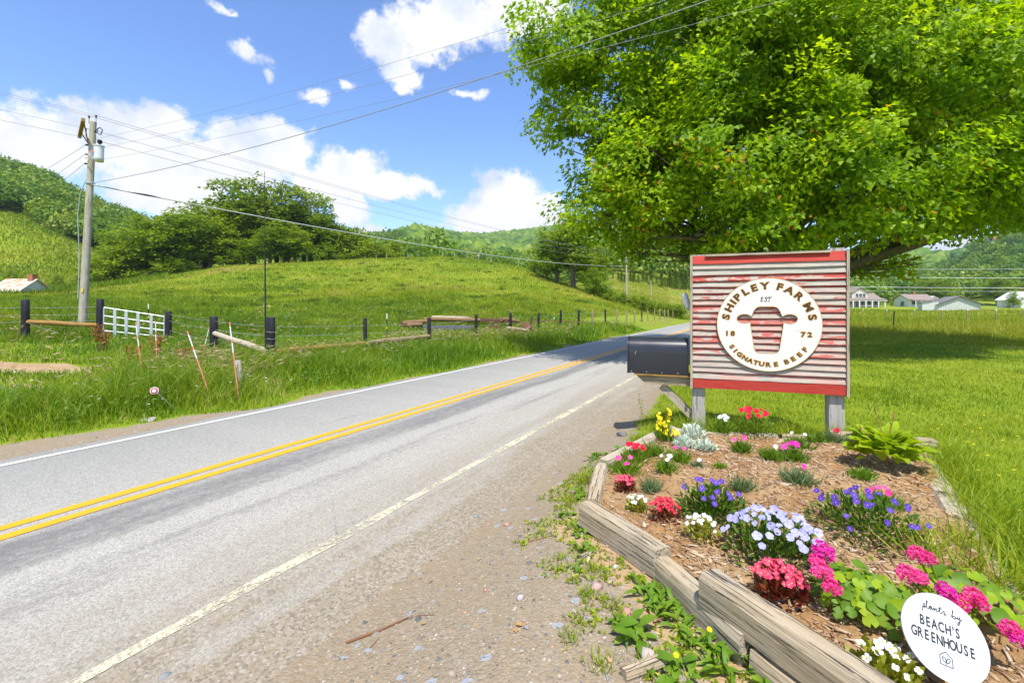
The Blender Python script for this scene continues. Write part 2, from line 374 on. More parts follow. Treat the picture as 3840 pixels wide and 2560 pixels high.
    c = g.mix(g.rng(f, .3, .7), (.22, .11, .042), (.40, .24, .10)); c = g.mix(g.rng(b, .45, .6), c, (.42, .29, .15))
    M['bed_soil'] = g.pbr(g.mix(g.rng(f2, .4, .7), c, (.30, .17, .075)), .95, bump=g.bump(g.math('ADD', f, g.math('MULTIPLY', f2, .4)), .9, .03), spec=.1)
    # weathered red paint over grey boards; object colour: r = how much red is left, g = how far it has faded to pink
    g = G('red_paint'); oi = g.n('ShaderNodeObjectInfo'); sc = g.n('ShaderNodeSeparateColor', {0: oi.outputs['Color']})
    rr = g.math('MULTIPLY', oi.outputs['Random'], 37.)
    t = g.n('ShaderNodeTexCoord'); off = g.n('ShaderNodeCombineXYZ', {0: rr, 1: rr, 2: rr})
    v0 = g.n('ShaderNodeVectorMath', {0: t.outputs['Object'], 1: off.outputs[0]}, operation='ADD').outputs[0]
    vg = g.n('ShaderNodeMapping', {'Vector': v0, 'Scale': (2., 30, 30)}).outputs[0]
    vb = g.n('ShaderNodeMapping', {'Vector': v0, 'Scale': (1.3, 6, 6)}).outputs[0]
    gr = g.noise(vg, 2.4, 6, .7, .4); pt = g.noise(vb, 3.2, 7, .72, .3)
    bare = g.mix(g.rng(gr, .3, .7), (.27, .255, .21), (.52, .50, .41))
    bare = g.mix(g.math('MULTIPLY', g.rng(gr, .60, .66), .8), bare, (.12, .10, .08))
    pinkish = g.mix(g.rng(gr, .35, .65), (.50, .25, .20), (.58, .36, .30))
    red = g.mix(g.rng(gr, .3, .7), (.36, .022, .014), (.52, .055, .035))
    oz = g.n('ShaderNodeSeparateXYZ', {0: t.outputs['Object']}).outputs[2]
    cov = g.math('ADD', g.math('ADD', pt, g.math('MULTIPLY', g.math('SUBTRACT', sc.outputs[0], .5), .9)), g.rng(oz, .002, .022, -.09, .22))
    c = g.mix(g.math('MULTIPLY', g.rng(g.noise(vb, 2.1, 5, .7), .42, .62), sc.outputs[1]), bare, pinkish)
    c = g.mix(g.rng(cov, .545, .565), c, g.mix(g.math('MULTIPLY', sc.outputs[1], .35), red, pinkish))
    M['red_paint'] = g.pbr(c, .8, bump=g.bump(g.math('ADD', gr, g.math('MULTIPLY', g.rng(cov, .545, .565), .4)), .5, .004), spec=.25)
    g = G('disc_white'); v = g.co('Object'); f = g.noise(v, 5, 5, .7)
    M['disc_white'] = g.pbr(g.mix(g.rng(f, .66, .76), (.74, .72, .66), (.66, .42, .14)), .45, spec=.4)
    M['rust'] = plain('rust', (.36, .15, .03), .8, 0, .3, 30); M['rust_orange'] = plain('rust_orange', (.74, .42, .09), .7, 0, .25, 30)
    M['letter_brown'] = plain('letter_brown', (.11, .055, .02), .8, 0, .35, 25)
    M['mailbox_black'] = plain('mailbox_black', (.021, .022, .029), .3, 0, .15, 6, .6)
    M['white_metal'] = plain('white_metal', (.74, .75, .76), .4, .1); M['galv'] = plain('galv', (.60, .63, .66), .38, .55, .12, 12)
    M['grey_metal'] = plain('grey_metal', (.42, .46, .48), .45, .2); M['dark_metal'] = plain('dark_metal', (.03, .03, .033), .5, .2)
    M['wire_grey'] = plain('wire_grey', (.36, .37, .38), .5, .2); M['wire_light'] = plain('wire_light', (.62, .63, .62), .5, .2)
    M['fence_wire'] = plain('fence_wire', (.50, .52, .53), .45, .4)
    M['rusty_iron'] = plain('rusty_iron', (.17, .075, .045), .85, .1, .3)
    M['orange_plastic'] = plain('orange_plastic', (.80, .24, .17), .5); M['white_plastic'] = plain('white_plastic', (.82, .82, .80), .4)
    M['plate_white'] = plain('plate_white', (.52, .54, .54), .35, 0, .04); M['ink'] = plain('ink', (.02, .02, .022), .5)
    M['culvert'] = plain('culvert', (.085, .088, .10), .85, 0, .12, 20, .12); M['yellow_plastic'] = plain('yellow_plastic', (.85, .62, .02), .5)
    g = G('stone'); v = g.co('Object'); oi = g.n('ShaderNodeObjectInfo'); f = g.noise(v, 14, 5, .7)
    c = g.mix(f, (.30, .28, .25), (.62, .58, .52)); M['stone'] = g.pbr(g.mix(.62, g.mix(.35, c, (.2, .18, .15)), g.mix(1., oi.outputs['Color'], (.72, .72, .72), 'MULTIPLY')), .85, bump=g.bump(f, .5, .01))
    g = G('pebble'); r = g.attr('rnd'); c = g.ramp(r, [(0, (.09, .09, .088)), (.3, (.20, .195, .175)), (.55, (.31, .28, .225)), (.8, (.29, .205, .12)), (.95, (.42, .405, .36)), (.98, (.45, .20, .12)), (1, (.50, .47, .42))])
    M['pebble'] = g.pbr(c, .95, spec=.12)
    # ---- buildings
    g = G('white_boards'); v = g.co('Object', (5, 5, .6)); f = g.noise(v, 3, 5, .7)
    M['white_boards'] = g.pbr(g.mix(g.rng(f, .35, .7), (.50, .52, .47), (.74, .75, .70)), .8)
    M['white_wall'] = plain('white_wall', (.76, .75, .72), .7, 0, .05, 2); M['cream_wall'] = plain('cream_wall', (.62, .56, .47), .7, 0, .06, 2)
    M['shingle_tan'] = plain('shingle_tan', (.27, .21, .175), .9, 0, .15, 8); M['shingle_grey'] = plain('shingle_grey', (.20, .185, .175), .9, 0, .15, 8)
    M['green_roof'] = plain('green_roof', (.20, .46, .36), .6); M['red_roof'] = plain('red_roof', (.55, .14, .09), .6)
    g = G('tin_roof'); v = g.co('Object', (1, .35, 1)); f = g.noise(v, 1.6, 6, .7)
    M['tin_roof'] = g.pbr(g.ramp(f, [(.0, (.55, .53, .46)), (.44, (.56, .53, .46)), (.52, (.48, .36, .20)), (.6, (.42, .20, .12)), (1, (.40, .17, .11))]), .6)
    M['brick'] = plain('brick', (.42, .17, .08), .9, 0, .3, 12)
    g = G('window_glass'); M['window_glass'] = g.pbr((.05, .06, .075), .08, spec=.8)
build_materials()
# ------------------------------------------------------------------ the lie of the land
def near_z(x, y):
    n = nn(x, y)
    return .2*sstep(-1.9, -.7, n) + .05*np.maximum(0, -n-8.5) - .0*n
COLS = {  # photo column: stations (depth m, photo row of the ground there)
 -1300: [(28,1150),(50,1110),(75,1080),(92,1072),(150,860),(270,740),(420,760)],
 -500: [(28,1150),(50,1110),(75,1080),(92,1072),(150,790),(270,640),(420,670)],
 0:    [(28,1150),(50,1110),(75,1082),(92,1075),(150,795),(270,650),(420,680)],
 160:  [(28,1152),(50,1112),(75,1084),(92,1076),(150,845),(270,700),(420,720)],
 330:  [(28,1158),(50,1105),(75,1074),(95,1074),(150,930),(280,795),(420,800)],
 540:  [(28,1165),(50,1100),(78,1046),(110,1050),(160,990),(300,870),(420,860)],
 850:  [(28,1178),(50,1090),(85,999),(110,1012),(170,1000),(400,960),(600,960)],
 1143: [(28,1185),(52,1085),(95,985),(120,1000),(200,1000),(500,945),(700,950)],
 1388: [(28,1190),(52,1085),(100,968),(130,985),(300,1000),(600,905),(800,920)],
 1560: [(28,1192),(52,1085),(100,962),(130,985),(300,985),(600,884),(900,930)],
 1650: [(28,1193),(52,1088),(100,960),(130,985),(330,980),(700,895),(1000,920)],
 1796: [(28,1195),(52,1095),(98,972),(130,1000),(400,980),(1300,902),(1700,930)],
 1960: [(28,1198),(50,1110),(90,1004),(120,1030),(400,1000),(1300,890),(1700,930)],
 2106: [(28,1203),(48,1140),(80,1061),(105,1075),(350,1030),(1300,866),(1700,900)],
 2286: [(28,1205),(46,1165),(68,1127),(85,1125),(130,1066),(1200,868),(1700,900)],
 2449: [(28,1210),(46,1185),(64,1168),(80,1150),(130,1087),(1200,868),(1700,900)],
 2585: [(28,1215),(46,1195),(64,1182),(85,1165),(130,1105),(1200,885),(1700,920)],
 2850: [(28,1227),(46,1202),(64,1187),(90,1176),(160,1150),(1000,925),(1500,950)],
 3172: [(28,1227),(46,1202),(70,1182),(110,1166),(170,1150),(900,985),(1500,1000)],
 3420: [(28,1227),(46,1202),(70,1182),(110,1166),(170,1150),(800,965),(1500,1000)],
 3560: [(28,1227),(46,1202),(70,1182),(110,1166),(170,1150),(600,985),(1500,1010)],
 3680: [(28,1227),(46,1202),(70,1182),(110,1166),(170,1150),(430,940),(900,960)],
 3840: [(28,1227),(46,1202),(70,1182),(110,1166),(170,1151),(420,895),(900,930)],
 4300: [(28,1227),(46,1202),(70,1182),(110,1166),(170,1151),(420,855),(900,900)],
 5200: [(28,1227),(46,1202),(70,1182),(110,1166),(170,1150),(420,930),(900,960)],
}
def pchip(xs, ys, q):
    h = np.diff(xs); dl = np.diff(ys)/h; d = np.zeros(len(xs))
    for i in range(1, len(xs)-1):
        if dl[i-1]*dl[i] > 0:
            w1 = 2*h[i]+h[i-1]; w2 = h[i]+2*h[i-1]; d[i] = (w1+w2)/(w1/dl[i-1]+w2/dl[i])
    d[0], d[-1] = dl[0], dl[-1]
    k = np.clip(np.searchsorted(xs, q)-1, 0, len(xs)-2); t = (q-xs[k])/h[k]
    return ((2*t**3-3*t*t+1)*ys[k]+(t**3-2*t*t+t)*h[k]*d[k]+(-2*t**3+3*t*t)*ys[k+1]+(t**3-t*t)*h[k]*d[k+1])
PH0, PH1, NPH = math.radians(-62), math.radians(62), 373
LR0, LR1, NLR = math.log(8.), math.log(2600.), 300
def build_table():
    px = np.array(sorted(COLS)); phs = np.arctan((px-CX)/FPX)
    D = np.array([[s[0] for s in COLS[p]] for p in px], float); R = np.array([[s[1] for s in COLS[p]] for p in px], float)
    Z = CAMZ+(HY-R)/FPX*D
    T = np.zeros((NPH, NLR)); rr = np.exp(np.linspace(LR0, LR1, NLR))
    for i, ph in enumerate(np.linspace(PH0, PH1, NPH)):
        Yd = np.array([np.interp(ph, phs, D[:, k]) for k in range(7)]); z = np.array([np.interp(ph, phs, Z[:, k]) for k in range(7)])
        y0 = 12.; z0 = float(near_z(y0*math.tan(ph), y0))
        xs = np.concatenate([[0, y0], Yd, [Yd[-1]*1.6+600, 6000]]); ys = np.concatenate([[z0, z0], z, [z[-1]*.6, 0]])
        T[i] = pchip(xs, ys, rr*math.cos(ph))
    # smooth a little across columns
    K = np.array([1, 4, 6, 4, 1])/16.; P = np.pad(T, ((4, 4), (0, 0)), 'edge')
    for _ in range(2): P = sum(K[j]*P[j:P.shape[0]-4+j] for j in range(5))
    return P
TAB = build_table()
def far_z(x, y):
    ph = np.clip(np.arctan2(x, y), PH0, PH1); lr = np.log(np.maximum(np.hypot(x, y), 8.))
    a = (ph-PH0)/(PH1-PH0)*(NPH-1); b = np.clip((lr-LR0)/(LR1-LR0), 0, 1)*(NLR-1)
    i = np.clip(a.astype(int), 0, NPH-2); j = np.clip(b.astype(int), 0, NLR-2); a = a-i; b = b-j
    return (TAB[i, j]*(1-a)+TAB[i+1, j]*a)*(1-b)+(TAB[i, j+1]*(1-a)+TAB[i+1, j+1]*a)*b
def hgt(x, y):
    x = np.asarray(x, float); y = np.asarray(y, float); r = np.hypot(x, y); n = nn(x, y)
    back = sstep(math.radians(62), math.radians(85), np.abs(np.arctan2(x, y)))
    w = sstep(12, 32, r)*sstep(3.2, 12, np.abs(n+4.5))
    nz = np.minimum(near_z(x, y), 3.0)
    z = nz*(1-w)+(far_z(x, y)*(1-back)+np.minimum(nz, 2.)*back)*w
    rough = sstep(2.6, 5, np.abs(n+4.5))
    z = z+rough*((vnoise(x*.9, y*.9, 3)-.5)*.07+(vnoise(x*.21, y*.21, 4)-.5)*.22*sstep(9, 30, r)+(vnoise(x*.05, y*.05, 5)-.5)*1.0*sstep(40, 120, r))
    return z
def H1(x, y): return float(hgt(np.array([x]), np.array([y]))[0])
def at(px, py, Y): return Vector(((px-CX)/FPX*Y, Y, CAMZ+(HY-py)/FPX*Y))
def onz(px, py, z):
    Y = FPX*(CAMZ-z)/(py-HY); return Vector(((px-CX)/FPX*Y, Y, z))
def gp(px, py, ymin=1.0):
    """the place on the ground seen at a point of the photograph"""
    Y = np.exp(np.linspace(math.log(ymin), math.log(2000), 3000)); X = (px-CX)/FPX*Y; Z = CAMZ+(HY-py)/FPX*Y
    d = Z-hgt(X, Y); k = np.argmax(d < 0)
    if d[k] >= 0: k = len(Y)-1
    return Vector((float(X[k]), float(Y[k]), float(hgt(X[k:k+1], Y[k:k+1])[0])))
def gd(px, Y):
    X = (px-CX)/FPX*Y; return Vector((X, Y, H1(X, Y)))

BED = [(.545, 2.87), (.74, 3.63), (1.38, 4.42), (1.95, 4.62), (3.72, 4.2), (2.24, 2.1), (1.78, 1.38), (1.44, .82), (.935, 1.95), (.815, 2.33)]
def inpoly(x, y, poly):
    x = np.asarray(x); y = np.asarray(y); c = np.zeros(x.shape, bool); j = len(poly)-1
    for i in range(len(poly)):
        xi, yi = poly[i]; xj, yj = poly[j]
        c ^= ((yi > y) != (yj > y)) & (x < (xj-xi)*(y-yi)/(yj-yi+1e-12)+xi); j = i
    return c
MAPLE = (8.9, 14.4)
def gravel_mask(x, y):
    n = nn(x, y); s = RD[0]*x+RD[1]*y
    nb = np.interp(s, [-5, 1.0, 2.2, 3.4, 5, 8, 14, 30, 80], [.6, .35, .0, -.9, -1.25, -1.5, -1.75, -1.95, -2.0])
    right = sstep(nb+.35, nb-.35, n)*(n > -4)
    lb = np.interp(s, [-8, 0, 2.5, 4.5, 8, 60], [-9.0, -7.9, -7.15, -6.85, -6.82, -6.8])+(vnoise(s*.9, s*0+3, 12)-.5)*.5-.08
    left = sstep(lb-.25, lb+.2, n)*(n < -4)
    return np.maximum(right, left)
DIRT = []   # (x, y, rx along the view row, ry in depth)
def init_dirt():
    for px, py, rx, ry in [(40, 1378, 1.9, .55), (190, 1372, .9, .3), (20, 1462, 1.0, .4), (985, 1150, .8, .8), (1060, 1140, .25, .3),
                           (860, 1248, 1.3, .5), (960, 1258, 1.0, .4), (1330, 1240, .5, .4), (110, 1017, 1.5, 1.)]:
        q = gp(px, py); DIRT.append((q.x, q.y, rx, ry))
    DIRT.append((MAPLE[0], MAPLE[1], 1.15, 1.0))
init_dirt()
def dirt_mask(x, y):
    lx = np.interp(y, [.8, 1.75, 2.3, 2.9, 3.6], [1.33, .87, .70, .44, .62])
    m = sstep(.34, .12, lx-x)*(x < lx+.06)*sstep(3.5, 2.9, y)*(y > .3)*.75
    for cx, cy, rx, ry in DIRT: m = np.maximum(m, sstep(1.35, .6, np.hypot((x-cx)/rx, (y-cy)/ry)))
    return m

def build_ground():
    ph = np.concatenate([np.linspace(-180, -62, 40)[:-1], np.linspace(-62, 62, 430), np.linspace(62, 180, 40)[1:-1]])
    ph = np.radians(ph); rr = np.concatenate([[.25], np.exp(np.linspace(math.log(.5), math.log(4200), 200))])
    A, R = np.meshgrid(ph, rr); X = R*np.sin(A); Y = R*np.cos(A); Z = hgt(X, Y)
    m = nn(X, Y); Z = Z-.02*sstep(2.65, 2.25, np.abs(m+4.4))
    V = np.stack([X, Y, Z], -1).reshape(-1, 3); na, nr = len(ph), len(rr)
    i, j = np.meshgrid(np.arange(nr-1), np.arange(na), indexing='ij'); j2 = (j+1) % na
    F = np.stack([i*na+j, (i+1)*na+j, (i+1)*na+j2, i*na+j2], -1).reshape(-1, 4)[:, ::-1]
    me = big_mesh('ground', V, F, {'gravel': gravel_mask(V[:, 0], V[:, 1]), 'dirt': dirt_mask(V[:, 0], V[:, 1])}, True)
    tag(put('ground', me, M['ground']), kind='structure')
build_ground()

def strip(name, n0, n1, z, s0, s1, mat, step=.5, wob=0., wseed=0, parent=None, thick=0.):
    s = np.arange(s0, s1+step*.5, step)
    w0 = (vnoise(s*1.3, s*0+wseed, 7)-.5)*wob*2+(vnoise(s*5, s*0+wseed, 8)-.5)*wob; w1 = (vnoise(s*1.3, s*0+wseed+9, 7)-.5)*wob*2+(vnoise(s*5, s*0+wseed+9, 8)-.5)*wob
    rows = [(n0+w0, z), (n1+w1, z)]
    if thick: rows = [(n0+w0-.02, z-thick)]+[(n0+w0, z)]+[(n1+w1, z)]+[(n1+w1+.02, z-thick)]
    V = np.concatenate([np.stack([RD[0]*s+RN[0]*n, RD[1]*s+RN[1]*n, s*0+zz], -1) for n, zz in rows]); k = len(s)
    F = []
    for r in range(len(rows)-1):
        a = np.arange(k-1)+r*k; F.append(np.stack([a, a+k, a+k+1, a+1], -1))
    me = big_mesh(name, V, np.concatenate(F)); o = put(name, me, mat, parent)
    if parent is None: tag(o, kind='structure')
    return o
def build_road():
    rd = strip('road', -6.72, -1.76, .010, -14, 260, M['asphalt'], .2, .05, 1, thick=.035)
    for nm, a, b, mt, w in (('edge_line', -6.57, -6.485, 'paint_white', .006), ('edge_line', -2.52, -2.435, 'paint_worn', .014),
                            ('centre_line', -4.712, -4.612, 'paint_yellow', .004), ('centre_line', -4.518, -4.418, 'paint_yellow', .004)):
        strip(nm, a, b, .0145, -13, 250, M[mt], .12, w, hash(nm) % 7 if False else int(a*10), parent=rd)
build_road()

# ------------------------------------------------------------------ grass
def blades(pos, h, w, lean, rnd, az=None, segs=2):
    N = len(pos); az = RNG.uniform(0, 2*np.pi, N) if az is None else az
    la = RNG.uniform(0, 2*np.pi, N); sx = np.stack([np.cos(az), np.sin(az), np.zeros(N)], 1)
    ld = np.stack([np.cos(la), np.sin(la), np.zeros(N)], 1)*(lean*h)[:, None]; up = np.zeros((N, 3)); up[:, 2] = h
    w2 = (w*.5)[:, None]; p = pos
    if segs == 1:
        V = np.stack([p-sx*w2, p+sx*w2, p+up+ld], 1).reshape(-1, 3); F = np.arange(3*N).reshape(N, 3); k = 3
    else:
        mid = p+up*.62+ld*.32
        V = np.stack([p-sx*w2, p+sx*w2, mid+sx*w2*.8, mid-sx*w2*.8, p+up*.95+ld], 1).reshape(-1, 3); b = (np.arange(N)*5)[:, None]
        F = np.concatenate([b+np.array([[0, 1, 2]]), b+np.array([[0, 2, 3]]), b+np.array([[3, 2, 4]])]); k = 5
    return V, F, np.repeat(rnd, k)
def scatter(N, r0, r1, a0, a1):
    r = r0*(r1/r0)**RNG.random(N); a = np.radians(RNG.uniform(a0, a1, N)); return r*np.sin(a), r*np.cos(a), r
def stuff(name, V, F, rnd, mat, label, cat, parent=None):
    o = put(name, big_mesh(name, V, F, {'rnd': rnd}), mat, parent)
    return tag(o, label, cat, kind='stuff')
def build_grass():
    # mown lawn on our side of the road
    x, y, r = scatter(430000, 1.9, 42, -5, 74); n = nn(x, y); s = RD[0]*x+RD[1]*y
    g = gravel_mask(x, y)+(vnoise(x*5, y*5, 21)-.5)*.9; d = dirt_mask(x, y)
    ok = (n > -2.0) & (g < .45) & (d < .4) & ~inpoly(x, y, BED) & (r < 42)
    thin = vnoise(x*2.2, y*2.2, 31); ok &= RNG.random(len(x)) < .45+.8*thin
    x, y, r = x[ok], y[ok], r[ok]; N = len(x)
    c = np.clip(.35+.5*(vnoise(x*.8, y*.8, 22)-.5)+.5*(vnoise(x*4, y*4, 23)-.5)+RNG.normal(0, .22, N), 0, 1)
    tall = sstep(.62, .9, vnoise(x*.55+3, y*.55, 24)); h = (.032+.034*RNG.random(N)+.06*tall*RNG.random(N))*(1+sstep(18, 40, r)*1.2)
    V, F, q = blades(np.stack([x, y, hgt(x, y)-.005], 1), h, np.maximum(.005, .0010*r), RNG.uniform(.1, .8, N), c, None, 1)
    stuff('lawn_grass', V, F, q, M['lawn'], 'short mown green lawn grass behind and beside the flower bed', 'grass')
    # rank verge beyond the road
    x, y, r = scatter(190000, 5.2, 34, -57, 30); n = nn(x, y); s = RD[0]*x+RD[1]*y
    lb = np.interp(s, [-8, 0, 2.5, 4.5, 8, 60], [-9.0, -7.9, -7.15, -6.85, -6.82, -6.8])+(vnoise(s*.9, s*0+3, 12)-.5)*.5-.08
    g = gravel_mask(x, y)+(vnoise(x*4, y*4, 41)-.5)*.5; ok = (n < lb+.12) & (g < .5) & (dirt_mask(x, y) < .45)
    x, y, r, n, lb = [q[ok] for q in (x, y, r, n, lb)]; N = len(x)
    e = lb-n; pat = vnoise(x*.7, y*.7, 42)
    hh = (.07+.52*sstep(.05, 1.3, e)*(.5+.75*pat))*(.55+.6*RNG.random(N))*(1-.35*sstep(2.9, 5, e))*(1-.62*sstep(480, 230, x/y*FPX+CX)*sstep(6, 9, y))
    c = np.clip(.30+.7*(vnoise(x*.5, y*.5, 43)-.5)+.5*(vnoise(x*3, y*3, 44)-.5)+RNG.normal(0, .2, N), 0, 1)
    V, F, q = blades(np.stack([x, y, hgt(x, y)-.01], 1), hh, np.maximum(.007, .0011*r), RNG.uniform(.15, .95, N), c)
    stuff('verge_grass', V, F, q, M['verge'], 'tall rank grass on the verge between road and pasture fence', 'grass')
    # taller arching grass round the markers and posts
    x, y, r = scatter(60000, 6.5, 20, -56, 16); n = nn(x, y); ok = (n < -8.0) & (n > -11.2) & (vnoise(x*.9, y*.9, 46) > .45) & (x/y*FPX+CX > 420); x, y, r = x[ok], y[ok], r[ok]; N = len(x)
    V, F, q = blades(np.stack([x, y, hgt(x, y)-.01], 1), RNG.uniform(.38, .8, N), np.maximum(.007, .0010*r), RNG.uniform(.3, 1.1, N), np.clip(.45+.6*(vnoise(x*1.2, y*1.2, 47)-.5)+RNG.normal(0, .22, N), 0, 1))
    stuff('tall_verge_grass', V, F, q, M['verge'], 'clumps of taller arching grass around the markers and fence posts', 'grass')
    # dark weed tufts dotted over the pasture
    x, y, r = scatter(420, 22, 95, -50, 10); ok = nn(x, y) < -14; x, y, r = x[ok], y[ok], r[ok]; m = 60; idx = np.repeat(np.arange(len(x)), m); s = RNG.uniform(.25, .7, len(x))[idx]
    V, F, q = blades(np.stack([x[idx]+RNG.normal(0, .45, len(idx))*s, y[idx]+RNG.normal(0, .45, len(idx))*s, hgt(x, y)[idx]-.05], 1), RNG.uniform(.25, .6, len(idx))*s*1.3, np.full(len(idx), .06), RNG.uniform(.2, .9, len(idx)), RNG.uniform(0, .25, len(idx)), None, 1)
    stuff('pasture_weeds', V, F, q, M['hedge_leaf'], 'dark green weed tufts dotted over the pasture hill', 'weeds')
    # pasture on the mound
    x, y, r = scatter(330000, 20, 165, -57, 19); n = nn(x, y); ok = (n < -12.5) & (dirt_mask(x, y) < .4)
    x, y, r = x[ok], y[ok], r[ok]; N = len(x)
    c = np.clip(.36+.95*(vnoise(x*.11, y*.11, 51)-.5)+.5*(vnoise(x*.035, y*.05, 57)-.5)+.55*(vnoise(x*.6, y*.6, 52)-.5)+.2*sstep(30, 90, r)+RNG.normal(0, .17, N), 0, 1)
    h = (.16+.2*RNG.random(N))*(.6+.8*vnoise(x*.3, y*.3, 53))
    V, F, q = blades(np.stack([x, y, hgt(x, y)-.02], 1), h, np.maximum(.02, .0011*r), RNG.uniform(.2, 1.0, N), c, None, 1)
    stuff('pasture_grass', V, F, q, M['meadow'], 'yellowish green pasture grass covering the low hill', 'grass')
    # hay field in front of the houses and beyond the hedge
    x, y, r = scatter(130000, 24, 175, 12, 57); n = nn(x, y); ok = (n > 2) | (r > 60)
    ok &= (n > -2.0) | (r > 62)
    x, y, r = x[ok], y[ok], r[ok]; N = len(x)
    c = np.clip(.55+.6*(vnoise(x*.08, y*.08, 61)-.5)+.38*((x/y < .45) & (r > 75))+RNG.normal(0, .2, N), 0, 1)
    h = (.12+.4*sstep(24, 34, r)*RNG.random(N))
    V, F, q = blades(np.stack([x, y, hgt(x, y)-.02], 1), h, np.maximum(.02, .0011*r), RNG.uniform(.2, .8, N), c, None, 1)
    stuff('hay_grass', V, F, q, M['meadow'], 'tall pale hay grass in the field before the houses', 'grass')
    # grassy slope at far left
    x, y, r = scatter(70000, 88, 290, -58, -37); ok = y < 165; x, y, r = x[ok], y[ok], r[ok]; N = len(x)
    c = np.clip(.33+.9*(vnoise(x*.06, y*.06, 55)-.5)+.4*(vnoise(x*.3, y*.3, 56)-.5)+RNG.normal(0, .17, N), 0, 1)
    V, F, q = blades(np.stack([x, y, hgt(x, y)-.05], 1), .5+.5*RNG.random(N), np.maximum(.05, .0016*r), RNG.uniform(.2, 1.0, N), c, None, 1)
    stuff('slope_grass', V, F, q, M['meadow'], 'green grass on the steep slope below the wood at far left', 'grass')
    # seed heads
    cl = [gp(px, py) for px, py in [(1020, 1390), (1060, 1400), (1250, 1360), (1420, 1350), (1480, 1330), (1560, 1300), (1650, 1300), (1800, 1290), (1850, 1290),
                                    (720, 1400), (730, 1450), (700, 1420), (880, 1460), (1900, 1280), (1960, 1270), (2100, 1260), (2300, 1235), (2450, 1225), (2520, 1215)]]
    P = []
    for q in cl:
        k = 75; sp = .35+.012*q.y; P.append(np.stack([q.x+RNG.normal(0, sp, k), q.y+RNG.normal(0, sp, k)], 1))
    x, y, r = scatter(1500, 7, 32, -50, 28); n = nn(x, y); ok = (n < -8.1); P.append(np.stack([x[ok], y[ok]], 1))
    P = np.concatenate(P); P = P[nn(P[:, 0], P[:, 1]) < -7.5]; x, y = P[:, 0], P[:, 1]; N = len(x); r = np.hypot(x, y); z = hgt(x, y)
    h = RNG.uniform(.42, .68, N); la = RNG.normal(.3, .8, N); lean = RNG.uniform(.1, .45, N)
    top = np.stack([x+np.cos(la)*lean*h, y+np.sin(la)*lean*h, z+h*.95], 1); base = np.stack([x, y, z], 1)
    V1, F1, q1 = leaf_arrays(base, top-base, None, np.linalg.norm(top-base, axis=1), np.maximum(.003, .0005*r), RNG.random(N)*.5)
    dn = np.stack([np.cos(la), np.sin(la), RNG.uniform(-.5, .5, N)], 1)
    V2, F2, q2 = leaf_arrays(top, dn, None, RNG.uniform(.11, .2, N), np.maximum(.014, .0016*r), RNG.random(N))
    stuff('grass_seed_heads', np.concatenate([V1, V2]), np.concatenate([F1, F2+len(V1)]), np.concatenate([q1, q2]), M['seedhead'], 'pale tan seed heads nodding above the verge grass', 'grass')

def leaf_arrays(p, d, nrm, Ln, W, rnd, fold=.18, wide=.45):
    """kite leaves: base, left, tip, right"""
    p = np.asarray(p, float); N = len(p); d = d/np.maximum(np.linalg.norm(d, axis=1, keepdims=True), 1e-9)
    if nrm is None: nrm = RNG.normal(0, 1, (N, 3))
    sx = np.cross(d, nrm); sx /= np.maximum(np.linalg.norm(sx, axis=1, keepdims=True), 1e-9); up = np.cross(sx, d)
    Ln = np.broadcast_to(Ln, N)[:, None]; W = np.broadcast_to(W, N)[:, None]
    V = np.stack([p, p+d*Ln*wide-sx*W*.5+up*W*fold, p+d*Ln, p+d*Ln*wide+sx*W*.5+up*W*fold], 1).reshape(-1, 3)
    b = (np.arange(N)*4)[:, None]; F = np.concatenate([b+np.array([[0, 3, 2]]), b+np.array([[0, 2, 1]])])
    return V, F, np.repeat(rnd, 4)
def tri_leaves(p, d, nrm, Ln, W, rnd):
    p = np.asarray(p, float); N = len(p); d = d/np.maximum(np.linalg.norm(d, axis=1, keepdims=True), 1e-9)
    sx = np.cross(d, nrm); sx /= np.maximum(np.linalg.norm(sx, axis=1, keepdims=True), 1e-9); Ln = Ln[:, None]; W = W[:, None]; k = RNG.uniform(.0, .35, (N, 1))
    V = np.stack([p+d*Ln*k-sx*W*.5, p+d*Ln, p+d*Ln*(.35-k)+sx*W*.5], 1).reshape(-1, 3)
    return V, np.arange(3*N).reshape(N, 3), np.repeat(rnd, 3)
build_grass()
